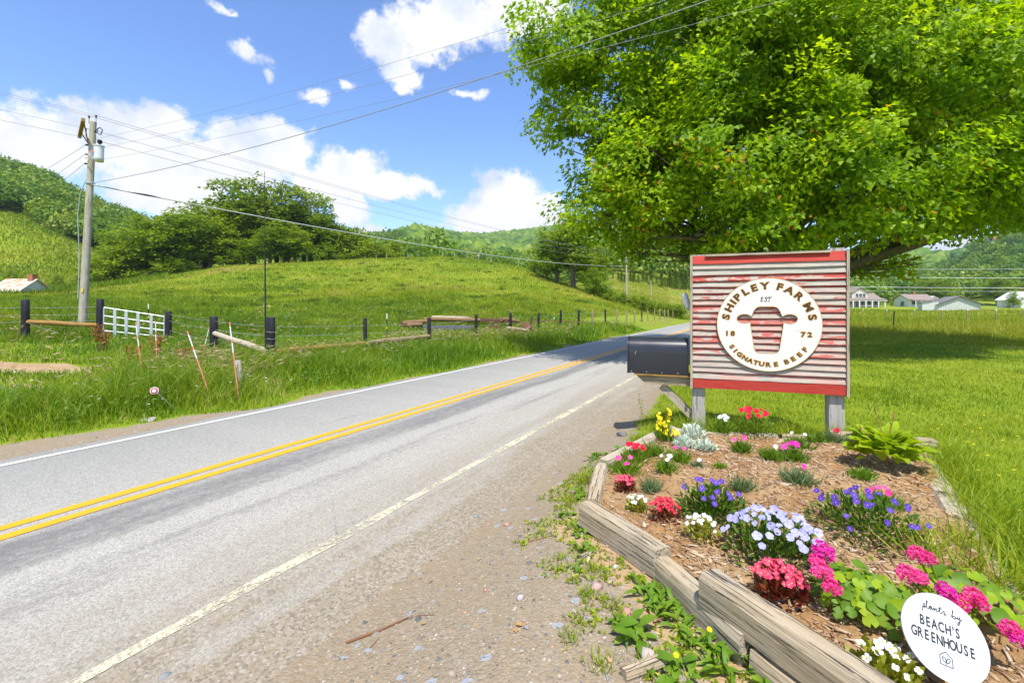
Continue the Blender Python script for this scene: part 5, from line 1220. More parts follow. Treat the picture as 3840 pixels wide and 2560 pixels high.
    geranium(3640, 2300, 'pink geranium with scattered flower heads behind the round plant sign', [(3440, 2078, 1.92, .75), (3480, 2090, 1.90, .55), (3400, 2150, 1.84, .75), (3450, 2165, 1.83, .7), (3545, 2215, 1.76, .75), (3590, 2262, 1.74, .7), (3650, 2235, 1.74, .75), (3672, 2262, 1.73, .6), (3790, 2360, 1.62, .7), (3815, 2390, 1.60, .6)], 60, .18, .13)
    # grass tufts that have crept into the bed
    for px, py, h, lab in [(3480, 2120, .26, 'tuft of long grass creeping into the bed by the nearest lawn timber'), (3600, 2050, .2, 'grass tuft leaning over the lawn side timber'), (3700, 2230, .28, 'long grass tuft at the right edge of the bed'), (2760, 1905, .08, 'tiny grass sprig beside the middle purple violas')]:
        t, m = P(px, py, lab, 'grass', 'grass_tuft'); fol(t, tuft(90, .2, h, .006, 1.3), 'lawn', 'blades')
    # weeds between road and timbers: every leaf a part
    LN = leaf_strip('lance_leaf', .105, .028, .22, 'plant_leaf', 'lance', 6, .06); SPN = leaf_strip('spoon_leaf', .105, .045, .2, 'plant_leaf', 'spoon', 6, .03); random.seed(5)
    def weed(px, py, n, s, kind, lab, yellow=0):
        q = gp(px, py); q.z -= .003; t = thing('weed', lab, 'weed', q, 0, 'weeds beside the front timbers')
        for i in range(int(n*1.9)):
            a = i*2.399+random.uniform(-.3, .3); e = random.uniform(.0, .6); o = put('leaf', kind, None, t, (random.gauss(0, .03)*s, random.gauss(0, .03)*s, .005), (random.uniform(-.3, .3), -e, a)); k = s*random.uniform(.5, 1.0); o.scale = (k, k*random.uniform(.7, 1.), k)
        for i in range(yellow):
            mb = MB(); dx = random.uniform(-.05, .05); mb.tube([(0, 0, 0), (dx, -.02, .09)], .0016, 5); mb.build('stem', M['lime_leaf'], t, world=False); o = put('flower', FL['yellow'], None, t, (dx, -.02, .09)); o.scale = (.6, .6, .6); aim(o, (0, -.5, .8))
    for px, py, n, s, kind, lab, yl in [
        (2430, 2215, 16, .95, LN, 'dandelion rosette beside the joint of the two upper front timbers', 0), (2490, 2290, 18, 1.1, LN, 'large dandelion rosette left of the lower front timber', 0), (2350, 2345, 10, .8, LN, 'loose dandelion rosette out on the gravel side', 0),
        (2385, 2410, 9, 1.25, SPN, 'broad leaved plantain near the pink stone', 0), (2560, 2330, 12, .95, LN, 'dandelion rosette touching the lower front timber', 0), (2640, 2430, 16, 1.0, LN, 'dandelion with yellow bloom below the end of the lower timber', 1),
        (2710, 2500, 18, 1.05, LN, 'dense dandelion rosette near the bottom of the picture', 0), (2560, 2530, 9, 1.1, SPN, 'plantain beside the scrap of split wood', 1), (2880, 2548, 10, 1.0, SPN, 'broad leaves poking out below the bottom timber', 0),
        (2190, 2065, 8, .75, SPN, 'plantain seedling beside the first front timber', 0), (2165, 1985, 8, .7, LN, 'small weed on the gravel left of the corner timber', 0), (2175, 2010, 7, .7, SPN, 'small plantain left of the corner timber', 0),
        (2178, 1850, 9, .8, SPN, 'leafy weed against the short pale timber', 0), (2165, 1875, 8, .7, SPN, 'low weed at the corner where two timbers meet', 0), (2165, 2140, 10, .6, LN, 'small bright weed on the gravel below the first timber', 0),
        (2130, 1935, 8, .7, SPN, 'low leafy weed standing off the bed corner', 0), (2225, 1720, 9, 1.0, SPN, 'upright leafy weed beyond the short pale timber', 0), (2410, 1650, 12, 1.0, LN, 'leafy weed outside the thin timber, nearest the yellow flowers', 0),
        (2330, 1690, 11, .95, LN, 'leafy weed halfway along the thin timber', 0), (2460, 1610, 12, 1.1, LN, 'weed clump by the roadside lawn corner', 0), (2275, 1715, 9, .9, SPN, 'weed leaning on the lower end of the thin timber', 0)]:
        weed(px, py, n, s, kind, lab, yl)
    for px, py, h, n, lab in [(2190, 1815, .16, 110, 'upright grass tuft beside the short pale timber'), (2165, 2330, .05, 60, 'small grass tuft on the gravel'), (2225, 2145, .06, 70, 'little bright grass tuft near the first front timber'), (2130, 2400, .05, 50, 'sparse grass tuft out on the gravel near the bottom'), (2200, 2240, .06, 60, 'grass tuft near the pink stone'),
                           (2250, 2500, .06, 60, 'grass tuft near the bottom centre of the picture'), (2100, 2100, .05, 45, 'faint grass tuft at the edge of the gravel'), (2300, 2280, .05, 50, 'grass tuft between the dandelion rosettes'), (2420, 2530, .06, 60, 'grass tuft left of the scrap of split wood'), (2140, 1890, .09, 60, 'grass tuft at the outer corner of the bed'), (2380, 1665, .14, 90, 'taller grass tuft along the thin timber')]:
        q = gp(px, py); t = thing('grass_tuft', lab, 'grass', q, 0, 'grass tufts at the edge of the gravel'); fol(t, tuft(n, .07+h*.6, h, .005, 1.0), 'lawn', 'blades')
    t = thing('tall_weed', 'single tall spindly weed stalk by the thin timber', 'weed', gp(2402, 1612)); mb = MB(); mb.tube([(0, 0, 0), (.01, 0, .2), (-.02, 0, .42)], [.005, .004, .002], 5); mb.build('stem', M['lime_leaf'], t, world=False)
    n = 40; p = np.stack([RNG.normal(0, .015, n), RNG.normal(0, .015, n), RNG.uniform(.05, .42, n)], 1); d = rand_dir(n); fol(t, leaf_arrays(p, d, None, RNG.uniform(.02, .04, n), RNG.uniform(.008, .014, n), RNG.random(n)), 'grey_leaf')
    for o in bpy.data.objects:
        if '_d' in o: del o['_d']

def rock(name, q, r, col, label, cat='stone', group=None, flat=.6, seed=0):
    V, F = ico_arrays(0); rg = np.random.default_rng(seed); nz = 1+.75*(rg.random(len(V))-.5); V = V*nz[:, None]*np.array([1, rg.uniform(.65, .9), flat])*r
    o = put(name, big_mesh(name, V, F), M['stone'], None, (q.x, q.y, q.z+r*flat*.3), (0, 0, rg.uniform(0, 6))); o.color = (*col, 1); return tag(o, label, cat, group)
def stick(name, a, b, r, label, mat='twig', cat='twig', bend=.04):
    a = Vector(a); b = Vector(b); mb = MB(); L = (b-a).length; pts = []
    for k in range(7):
        t = k/6; p = a.lerp(b, t); p.z += r; p += Vector((random.uniform(-1, 1), random.uniform(-1, 1), 0))*L*bend*.4; pts.append(p)
    mb.tube(pts, [r*1.1, r, r*1.05, r*.9, r*.8, r*.7, r*.4], 6); o = mb.build(name, M[mat], None, origin=a); return tag(o, label, cat)
def build_litter():
    random.seed(8)
    for i, (px, py, r, c, lab) in enumerate([(2235, 2210, .035, (.65, .36, .30), 'pink stone among the weeds left of the front timbers'), (2350, 2300, .032, (.62, .22, .17), 'reddish stone beside the dandelion rosettes'), (2430, 2470, .05, (.66, .50, .42), 'pale pinkish angular rock near the scrap of split wood'),
            (2310, 2128, .024, (.72, .70, .66), 'small white stone beside the first front timber'), (2335, 1634, .075, (.05, .05, .055), 'dark rounded stone at the gravel edge beyond the bed'), (1782, 1940, .03, (.16, .21, .24), 'blue grey stone lying on the brown shoulder'), (1650, 1985, .02, (.33, .40, .40), 'pale green grey stone on the shoulder'),
            (1902, 1970, .026, (.62, .25, .17), 'orange red stone chip on the shoulder'), (1950, 2245, .028, (.55, .50, .47), 'flat greyish pink stone on the gravel'), (1250, 2140, .02, (.25, .27, .28), 'grey stone beside the worn white line'), (618, 2545, .03, (.20, .24, .27), 'grey stone on the worn line at the bottom edge'),
            (2285, 2475, .02, (.70, .36, .08), 'orange brown pebble on the gravel near the bottom'), (1820, 2215, .016, (.66, .22, .13), 'orange flake on the gravel'), (1975, 2355, .014, (.25, .27, .28), 'small grey stone on the lower gravel'), (3138, 2012, .032, (.66, .50, .30), 'tan round stone between the violas and geranium'),
            (3070, 1995, .02, (.60, .45, .28), 'small tan stone behind the pink geranium')]):
        q = gp(px, py) if i < 14 else onz(px, py, BZ-.01); rock('stone', q, r, c, lab, seed=i, group='stones by the road and bed')
    q = onz(2527, 1640, .3); rock('stone', q, .085, (.74, .60, .38), 'pale tan block of stone at the foot of the left sign post', seed=40, flat=.9)
    q = gp(560, 1572); q.z -= .02; rock('stone', q, .15, (.58, .54, .46), 'flat pale stone slab in the grass by the far road edge', seed=41, flat=.22)
    q = gp(80, 1574); rock('stone', q, .12, (.66, .65, .62), 'whitish stone in the grass at the left picture edge', seed=42, flat=.3)
    stick('twig', gp(1297, 2418), gp(1535, 2318), .006, 'long reddish brown twig lying on the gravel shoulder'); stick('twig', gp(1388, 2432), gp(1425, 2392), .0025, 'short thin twig beside the long reddish one')
    stick('twig', gp(1957, 2040), gp(2075, 2008), .004, 'dark twig on the gravel near the first weeds'); stick('straw_stem', gp(1560, 2310), gp(1630, 2308), .002, 'pale dry straw near the long twig', 'chip', 'straw')
    stick('straw_stem', gp(2085, 1868), gp(2160, 1850), .003, 'pale dry straw lying by the bed corner', 'chip', 'straw')
    q = gp(2430, 2520); timber((q.x-.10, q.y-.035), (q.x+.075, q.y+.035), .045, .045, q.z-.005, 'scrap of split wood lying among the weeds', group='wood scraps'); 
    q = gp(2200, 2092); timber((q.x-.03, q.y-.02), (q.x+.03, q.y+.03), .03, .025, q.z, 'small splinter of grey wood by the first front timber', group='wood scraps')
    for i, (px, py, lab) in enumerate([(1575, 2345, 'yellow brown fallen leaf near the long twig'), (1935, 2380, 'orange fallen leaf low on the gravel'), (1960, 2352, 'rust coloured leaf scrap on the gravel'), (1805, 2095, 'pale wood chip on the shoulder'), (1010, 2432, 'yellow fallen leaf right of the worn white line')]):
        q = gp(px, py); V, F, r_ = leaf_arrays(np.array([[0, 0, .006]]), np.array([[1, .2, .02]]), np.array([[0, .1, 1.]]), np.array([.035]), np.array([.022]), np.array([[.2, .9, 1., .4, .95][i]]), .25)
        o = put('fallen_leaf', big_mesh('fallen_leaf', V, F, {'rnd': r_}), M['dry_leaf'], None, q, (0, 0, i*1.3)); tag(o, lab, 'leaf', 'leaf litter on the gravel')
def small_weeds():
    # seedlings and clover too small to tell apart between gravel and timbers
    N = 5200; x = RNG.uniform(-.6, 1.3, N); y = RNG.uniform(.9, 4.6, N); lx = np.interp(y, [.8, 1.75, 2.3, 2.9, 3.6, 4.5], [1.33, .85, .68, .42, .60, 1.2]); e = lx-x
    k = (e > .0) & (e < np.interp(y, [.9, 2.5, 4.6], [1.0, .45, .35])) & (vnoise(x*5, y*5, 95)+.25*RNG.random(N) > .52+.35*sstep(.1, .9, e)); x, y = x[k], y[k]; m = 5; N = len(x)
    idx = np.repeat(np.arange(N), m); p = np.stack([x[idx]+RNG.normal(0, .008, N*m), y[idx]+RNG.normal(0, .008, N*m), hgt(x, y)[idx]+.003], 1); d = rand_dir(N*m); d[:, 2] = np.abs(d[:, 2])*.8+.15
    sz = RNG.uniform(.012, .034, N*m); V, F, q = leaf_arrays(p, d, None, sz, sz*.42, RNG.random(N*m)); stuff('seedling_weeds', V, F, q, M['lawn'], 'scattered seedling weeds and clover between the gravel and the front timbers', 'weeds')
build_bed(); small_weeds(); pebbles(); build_plants(); build_litter()
# ------------------------------------------------------------------ pasture fence, gate, markers
def line_wire(name, a, b, r, mat, parent=None, sag=.02, k=10, label=None, cat=None, group=None):
    a = Vector(a); b = Vector(b); mb = MB(); pts = []
    for i in range(k+1):
        t = i/k; p = a.lerp(b, t); p.z -= 4*sag*t*(1-t); pts.append(p)
    mb.tube(pts, r, 4, False)
    if parent is not None: return mb.build(name, M[mat], parent)
    o = mb.build(name, M[mat], None, origin=a); return tag(o, label, cat, group)
def post_part(parent, b, h, r, mat='black_post', lean=(0, 0), name='post', n=10, taper=.95):
    """wooden post whose object sits at its own foot"""
    mb = MB(); top = Vector((lean[0], lean[1], h)); mb.tube([(0, 0, -.3), top*.33, top*.66, top-Vector((0, 0, .012)), top], [r, r*1.0, r*taper, r*taper, r*taper*.9], n, True, 0, 1)
    o = mb.build(name, [M[mat], M['fence_wood']], parent, world=False); o.location = Vector(b)-(wloc(parent) if parent is not None else Vector((0, 0, 0))); return o
def rail_part(parent, a, b, r, mat='rail_wood'):
    a = Vector(a); b = Vector(b); d = b-a; mb = MB(); L = d.length; mb.tube([(-L/2, 0, 0), (-L/6, 0, .01), (L/6, 0, -.01), (L/2, 0, 0)], [r, r*1.05, r, r*.95], 10)
    o = mb.build('rail', M[mat], parent, world=False); o.location = (a+b)/2-wloc(parent); o.rotation_euler = (0, -math.asin(d.z/L), math.atan2(d.y, d.x)); return o
def build_fence():
    random.seed(3); nf = -10.2
    F = thing('pasture_fence', 'post and wire pasture fence running along the far side of the road', 'fence', road_pt(6.77, nf)+(0,))
    S = [6.77]+[9.70+2.97*k for k in range(26)]; tops = []
    for i, s in enumerate(S):
        x, y = road_pt(s, nf+random.uniform(-.05, .05)); z = H1(x, y); h = 1.24 if i == 0 else 1.17+random.uniform(-.04, .05); r = .098 if i == 0 else .066+random.uniform(-.004, .006)
        if i > 7: r *= 1.05
        post_part(F, (x, y, z), h, r, 'black_post' if i < 8 or i in (9, 13) else 'fence_wood', (random.uniform(-.03, .03), random.uniform(-.03, .03))); tops.append(Vector((x, y, z+h)))
    pa = at(802, 1186, 12.6); za = H1(pa.x, pa.y); pb = at(632, 1167, 15.4); zb = H1(pb.x, pb.y)
    post_part(F, (pa.x, pa.y, za), pa.z-za, .105); post_part(F, (pb.x, pb.y, zb), pb.z-zb, .098)
    c = tops[0]; rail_part(F, Vector((c.x, c.y, .50)), Vector((tops[1].x, tops[1].y, .52)), .075); rail_part(F, Vector((tops[1].x, tops[1].y, .52)), Vector((tops[2].x, tops[2].y, .58)), .07, 'fence_wood')
    rail_part(F, Vector((c.x-.05, c.y, .50)), Vector((pa.x, pa.y, za+.62)), .075, 'timber_grey')
    for k, hz in enumerate((.95, .72, .40, .2)):
        for i in range(0, 12):
            line_wire('wire', tops[i]+Vector((0, 0, hz-1.18)), tops[i+1]+Vector((0, 0, hz-1.18)), .0035, 'fence_wire', F, .01, 3)
        line_wire('wire', tops[0]+Vector((0, 0, hz-1.18)), Vector((pa.x, pa.y, za+hz)), .0035, 'fence_wire', F, .02, 4); line_wire('wire', Vector((pa.x, pa.y, za+hz)), Vector((pb.x, pb.y, zb+hz)), .0035, 'fence_wire', F, .02, 4)
    for k in range(5):      # wire wrapped round the corner post
        z = .35+.16*k; mb = MB(); mb.tube([(c.x+.102*math.cos(a), c.y+.102*math.sin(a), z+.01*math.sin(a*2)) for a in np.linspace(0, 2*math.pi, 14)], .004, 4, False); mb.build('wire_wrap', M['fence_wire'], F)
    for i in range(20):     # stay wires of the mesh along the lower panel
        t = i/20; p = tops[0].lerp(tops[1], t); q = (p.x, p.y, .25); mb = MB(); mb.tube([(p.x, p.y-.08, .27), (p.x, p.y-.08, .62)], .0025, 4, False); mb.build('stay_wire', M['fence_wire'], F)
    # section left of the gate
    pl = at(95, 1123, 14.4); zl = H1(pl.x, pl.y); pr = at(374, 1121, 14.9); zr = H1(pr.x, pr.y)
    F2 = thing('gate_side_fence', 'two post fence section with a peeled log rail left of the gate', 'fence', (pl.x, pl.y, zl))
    post_part(F2, (pl.x, pl.y, zl), pl.z-zl, .107); post_part(F2, (pr.x, pr.y, zr), pr.z-zr, .107, lean=(.02, 0))
    rail_part(F2, at(100, 1207, 14.4), at(366, 1219, 14.85), .075)
    far = pl+(pl-pr)*1.2
    for hz in (.95, .72, .5): line_wire('wire', (pl.x, pl.y, pl.z-1.2+hz), (pr.x, pr.y, pr.z-1.2+hz), .0035, 'fence_wire', F2, .02, 4); line_wire('wire', (pl.x, pl.y, pl.z-1.2+hz), (far.x, far.y, pl.z-1.25+hz), .0035, 'fence_wire', F2, .02, 4)
    line_wire('wire', at(95, 1207, 14.4), at(220, 1248, 14.2), .004, 'fence_wire', F2, .02, 4)
    # the gate
    g0 = at(388, 1275, 14.9); a0, a1, b0, b1 = at(390, 1153, 14.9), at(388, 1272, 14.9), at(616, 1187, 15.4), at(615, 1250, 15.4)
    g0.z = H1(g0.x, g0.y); GT = thing('farm_gate', 'galvanised tubular steel farm gate standing between two black posts', 'gate', g0)
    a1 = Vector((a1.x, a1.y, a0.z-1.08)); b1 = Vector((b0.x, b0.y, b0.z-.98))
    for t in (0, .25, .48, .70, .93):
        mb = MB(); mb.tube([a0.lerp(a1, t), b0.lerp(b1, t)], .022, 8); mb.build('rail', M['galv'], GT)
    for p, q in ((a0, a1), (b0, b1)): mb = MB(); mb.tube([p, q], .024, 8); mb.build('end_tube', M['galv'], GT)
    dx = (b0-a0).normalized()
    for t in (.19, .375, .57, .79):
        p = a0.lerp(b0, t); q = a1.lerp(b1, t); mb = MB(); mb.box((p+q)/2+Vector((0, -.03, 0)), (.085, .012, (p-q).length), axes(Vector((dx.x, dx.y, 0)))); mb.build('brace', M['galv'], GT)
    # snow markers
    for (x0, y0), (x1, y1), D, lab in [((509, 1208), (538, 1445), 9.6, 'leftmost orange and white snow marker, leaning right at the foot'), ((583, 1203), (589, 1400), 10.6, 'upright snow marker with a short visible shaft behind the leftmost one'),
            ((702, 1241), (796, 1512), 7.6, 'most slanted orange snow marker in the middle of the group'), ((785, 1228), (745, 1390), 10.4, 'short snow marker leaning the opposite way behind the slanted one'), ((861, 1208), (897, 1512), 7.6, 'rightmost and tallest orange and white snow marker')]:
        bt = gp(x1, y1); D = bt.y; tp = at(x0, y0, D+.05); T = thing('snow_marker', lab, 'marker', bt, 0, 'snow marker stakes in the verge'); d = tp-bt; r = .0095
        st = [(0, .62, 'orange_plastic'), (.62, .74, 'white_plastic'), (.74, .79, 'orange_plastic'), (.79, .95, 'white_plastic'), (.95, 1.0, 'orange_plastic')]
        for i, (a, b, mt) in enumerate(st):
            mb = MB(); mb.tube([d*a, d*b], r, 7); mb.build('shaft' if i == 0 else 'reflective_band', M[mt], T, world=False)
    # driveway reflector
    bt = gp(662, 1545); c = at(579, 1464, bt.y-.5); T = thing('driveway_reflector', 'round red and white reflector on a thin bent rod in the grass', 'reflector', bt); d = c-bt
    mb = MB(); mb.tube([(0, 0, 0), d*.5+Vector((0, 0, .02)), d], .006, 6); mb.build('rod', M['galv'], T, world=False)
    fn = Vector((-c.x*.6, -c.y, .5)).normalized()
    for nm, r0, off, mt in (('rim', .05, 0, 'white_plastic'), ('red_ring', .04, .006, 'orange_plastic'), ('lens', .024, .012, 'white_plastic')):
        mb = MB(); mb.tube([d+fn*off, d+fn*(off+.006)], r0, 18); mb.build(nm, M[{'orange_plastic': 'petal_red'}.get(mt, mt)], T, world=False)
    # old leaning stub post
    b = gp(912, 1480); o = post_part(None, b, 0.62, .05, 'post_grey', (-.10, 0), 'stub_post'); tag(o, 'short weathered grey post leaning beside the tallest snow marker', 'post')
    # whip mast behind the corner post
    x, y = road_pt(6.77, nf); T = thing('whip_antenna', 'very tall thin black rod strapped to the fence corner post', 'antenna', (x-.17, y+.06, 0)); yy = y+.06; tz = at(992, 644, yy).z; px0 = at(992, 644, yy).x
    mb = MB(); mb.tube([(x-.17, yy, 0), ((x-.17)*.45+px0*.55, yy, tz*.55)], [.022, .017], 7); mb.build('lower_rod', M['dark_metal'], T); mb = MB(); mb.tube([((x-.17)*.45+px0*.55, yy, tz*.55), (px0, yy, tz)], [.011, .006], 6); mb.build('upper_rod', M['dark_metal'], T)
    mb = MB(); p = Vector(((x-.17)*.45+px0*.55, yy, tz*.55)); mb.tube([p-Vector((0, 0, .05)), p+Vector((0, 0, .05))], .024, 8); mb.build('collar', M['dark_metal'], T)
    # step-in posts in the pasture
    for px, py0, py1, lab in [(1451, 1175, 1250, 'thin electric fence stake with white tip left of the log pile'), (557, 1140, 1200, 'thin stake with white tip standing behind the gate'), (2078, 1188, 1225, 'thin pale stake beyond the black posts right of the farm implement')]:
        D = 18.5 if px > 600 else 19.5
        if px > 2000: D = 27
        q = gd(px, D); tp = at(px, py0, D); T = thing('fence_stake', lab, 'stake', q, 0, 'electric fence stakes in the pasture'); h = tp.z-q.z
        mb = MB(); mb.tube([(0, 0, -.1), (0, 0, h*.8)], .018, 6); mb.build('shaft', M['dark_metal'], T, world=False); mb = MB(); mb.tube([(0, 0, h*.8), (0, 0, h)], .024, 6); mb.build('tip', M['white_plastic'], T, world=False); mb = MB(); mb.tube([(0, 0, h*.42), (0, 0, h*.5)], .026, 6); mb.build('insulator', M['yellow_plastic'], T, world=False)
    # fence along the skyline of the hill
    T = None
    for i, (px, h) in enumerate([(1411, .9), (1450, .9), (1530, .8), (1568, .9), (1660, 1.1), (1705, 1.2), (1752, 1.7), (1795, 1.3), (1843, 1.2), (1945, 1.9), (2158, 1.6)]):
        D = float(np.interp(px, [1388, 1650, 1796, 1960, 2106, 2200], [99, 99, 97, 89, 79, 74])); q = gd(px, D)
        if T is None: T = thing('skyline_fence', 'row of small grey posts along the skyline of the pasture hill', 'fence', q)
        post_part(T, q, h, .07, 'post_grey', (random.uniform(-.12, .12), 0), n=6)
    # thin posts in the hay field on the right
    T = None
    for i, (px, yt, yb) in enumerate([(3237, 1175, 1190), (3326, 1178, 1192), (3429, 1182, 1196), (3532, 1183, 1205), (3627, 1188, 1212), (3735, 1188, 1206), (3836, 1168, 1184)]):
        q = gp(px, yb); h = min(1.3, max(.7, (yb-yt)/FPX*q.y))
        if T is None: T = thing('field_fence', 'line of short white topped stakes across the hay field', 'fence', q)
        o = post_part(T, q, h+.25, .05, 'fence_wood', n=6); mb = MB(); mb.tube([(0, 0, h+.24), (0, 0, h+.38)], .06, 6); mb.build('cap', M['white_plastic'], o, world=False)
    q = gp(3350, 1234); o = post_part(None, q, 1.0, .03, 'black_post', (.05, 0), 'steel_stake'); tag(o, 'single dark stake at the edge of the mown lawn', 'stake')

def build_pile():
    random.seed(12); base = gd(1690, 23.); PG = 'scrap and logs dumped behind the fence'
    def log(px0, py0, px1, py1, D0, D1, r, label, mat='log_wood'):
        a = gd(px0, D0); b = gd(px1, D1); a.z = max(a.z+r*.8, at(px0, py0, D0).z); b.z = max(b.z+r*.8, at(px1, py1, D1).z); d = b-a; L = d.length; mb = MB()
        mb.tube([(-L/2, 0, 0), (-L/4, .03, .02), (L/4, -.02, 0), (L/2, 0, 0)], [r*1.05, r, r*.95, r*.8], 9); o = mb.build('log', M[mat], None, world=False); o.location = (a+b)/2; o.rotation_euler = (0, -math.asin(d.z/L), math.atan2(d.y, d.x)); tag(o, label, 'log', PG)
    log(1508, 1215, 1600, 1205, 22, 23, .13, 'splintered short log at the left end of the pile'); log(1525, 1222, 1580, 1216, 21.5, 22, .12, 'smaller broken log in front at the left end of the pile')
    log(1590, 1198, 1800, 1200, 24.5, 25, .12, 'long brown log lying behind the grey culvert pipe'); log(1620, 1190, 1770, 1196, 25.5, 26, .10, 'upper log of the pile behind the culvert pipe', 'timber_grey'); log(1880, 1198, 1945, 1205, 25, 26, .12, 'log end poking out right of the red beam')
    log(1640, 1195, 1700, 1191, 26.5, 27, .10, 'short pale log at the back of the pile', 'timber_grey'); log(1900, 1232, 1985, 1240, 21, 22, .10, 'pale log half hidden in the grass near the farm implement', 'timber')
    # red beam
    a = at(1740, 1196, 26); b = at(1908, 1202, 25); d = b-a; L = d.length; mb = MB(); mb.box((0, 0, 0), (L, .18, .2)); o = mb.build('red_beam', M['rusty_iron'], None, world=False); o.location = (a+b)/2-Vector((0, 0, .02)); o.rotation_euler = (0, -math.asin(d.z/L), math.atan2(d.y, d.x)); tag(o, 'long rusty red beam on top of the pile', 'beam', PG)
    for k, (t, h) in enumerate(((.15, .45), (.85, .4))):
        pass
    # plank strewn on top
    for i, (px, py, D, L, an, lab) in enumerate([(1720, 1186, 26.5, 1.2, .1, 'grey plank lying across the back of the log pile'), (1560, 1188, 27.5, .9, .3, 'short grey plank in the grass above the pile'), (2060, 1203, 26.8, 2.3, .02, 'long brown plank on the ground right of the farm implement'), (2140, 1206, 27, 1.8, -.05, 'second brown plank on the ground farther right')]):
        q = gd(px, D); q.z = max(q.z+.05, at(px, py, D).z); mb = MB(); mb.box((0, 0, 0), (L, .16, .06)); o = mb.build('plank', M['timber_grey' if i < 2 else 'log_wood'], None, world=False); o.location = q; o.rotation_euler = (0, .02, an); tag(o, lab, 'plank', PG)
    # culvert pipe, ribbed
    a = gd(1583, 21.5); b = gd(1768, 22.8); R = .22; a.z += R*.9; b.z += R*.9; d = b-a; L = d.length; mb = MB(); pts, rad = [], []
    for k in range(61): pts.append((L*k/60, 0, 0)); rad.append(R*(1.0 if k % 2 else .94))
    mb.tube(pts, rad, 16, False); mb.tube(pts[::-1], [r*.9 for r in rad], 16, False); o = mb.build('culvert_pipe', M['culvert'], None, world=False); o.location = a; o.rotation_euler = (0, -math.asin(d.z/L), math.atan2(d.y, d.x)); tag(o, 'grey ribbed plastic culvert pipe lying in front of the logs', 'pipe', PG)
    # old plough / implement
    q = gd(1985, 22.); T = thing('farm_implement', 'rusty old farm implement with a seat and A frame in the pasture', 'implement', q); ax = Vector((1, 0, 0))
    def bar(nm, *pts, r=.04): mb = MB(); mb.tube([Vector(p) for p in pts], r, 6); mb.build(nm, M['rusty_iron'], T, world=False)
    bar('drawbar', (-2.1, .1, .25), (-.3, 0, .3)); bar('frame_bar', (-2.1, .1, .25), (-1.75, .1, .75)); bar('frame_bar', (-1.75, .1, .75), (-1.35, .1, .28)); bar('frame_bar', (-1.9, .1, .5), (-1.3, .1, .55), r=.03)
    bar('seat_post', (0, 0, 0), (.05, 0, .55), (.12, 0, 1.05)); bar('lever', (.1, 0, .4), (.5, 0, .3), r=.035); bar('lever', (.1, 0, .5), (-.2, 0, .1), r=.03); bar('foot', (-2.1, .1, .25), (-2.1, .1, 0)); bar('foot', (.3, 0, .35), (.4, 0, 0))
    mb = MB(); vs = [(0, 0, -.06)]; n = 14
    for k in range(n): t = 2*math.pi*k/n; vs.append((.26*math.cos(t), .2*math.sin(t), .05*math.cos(2*t)))
    mb.add(vs, [(0, 1+k, 1+(k+1) % n) for k in range(n)], True); mb.add([(x, y, z-.03) for x, y, z in vs], [(0, 1+(k+1) % n, 1+k) for k in range(n)], True); o = mb.build('seat', M['rusty_iron'], T, world=False); o.location = (-.12, -.05, .62); o.rotation_euler = (.9, .2, 0)

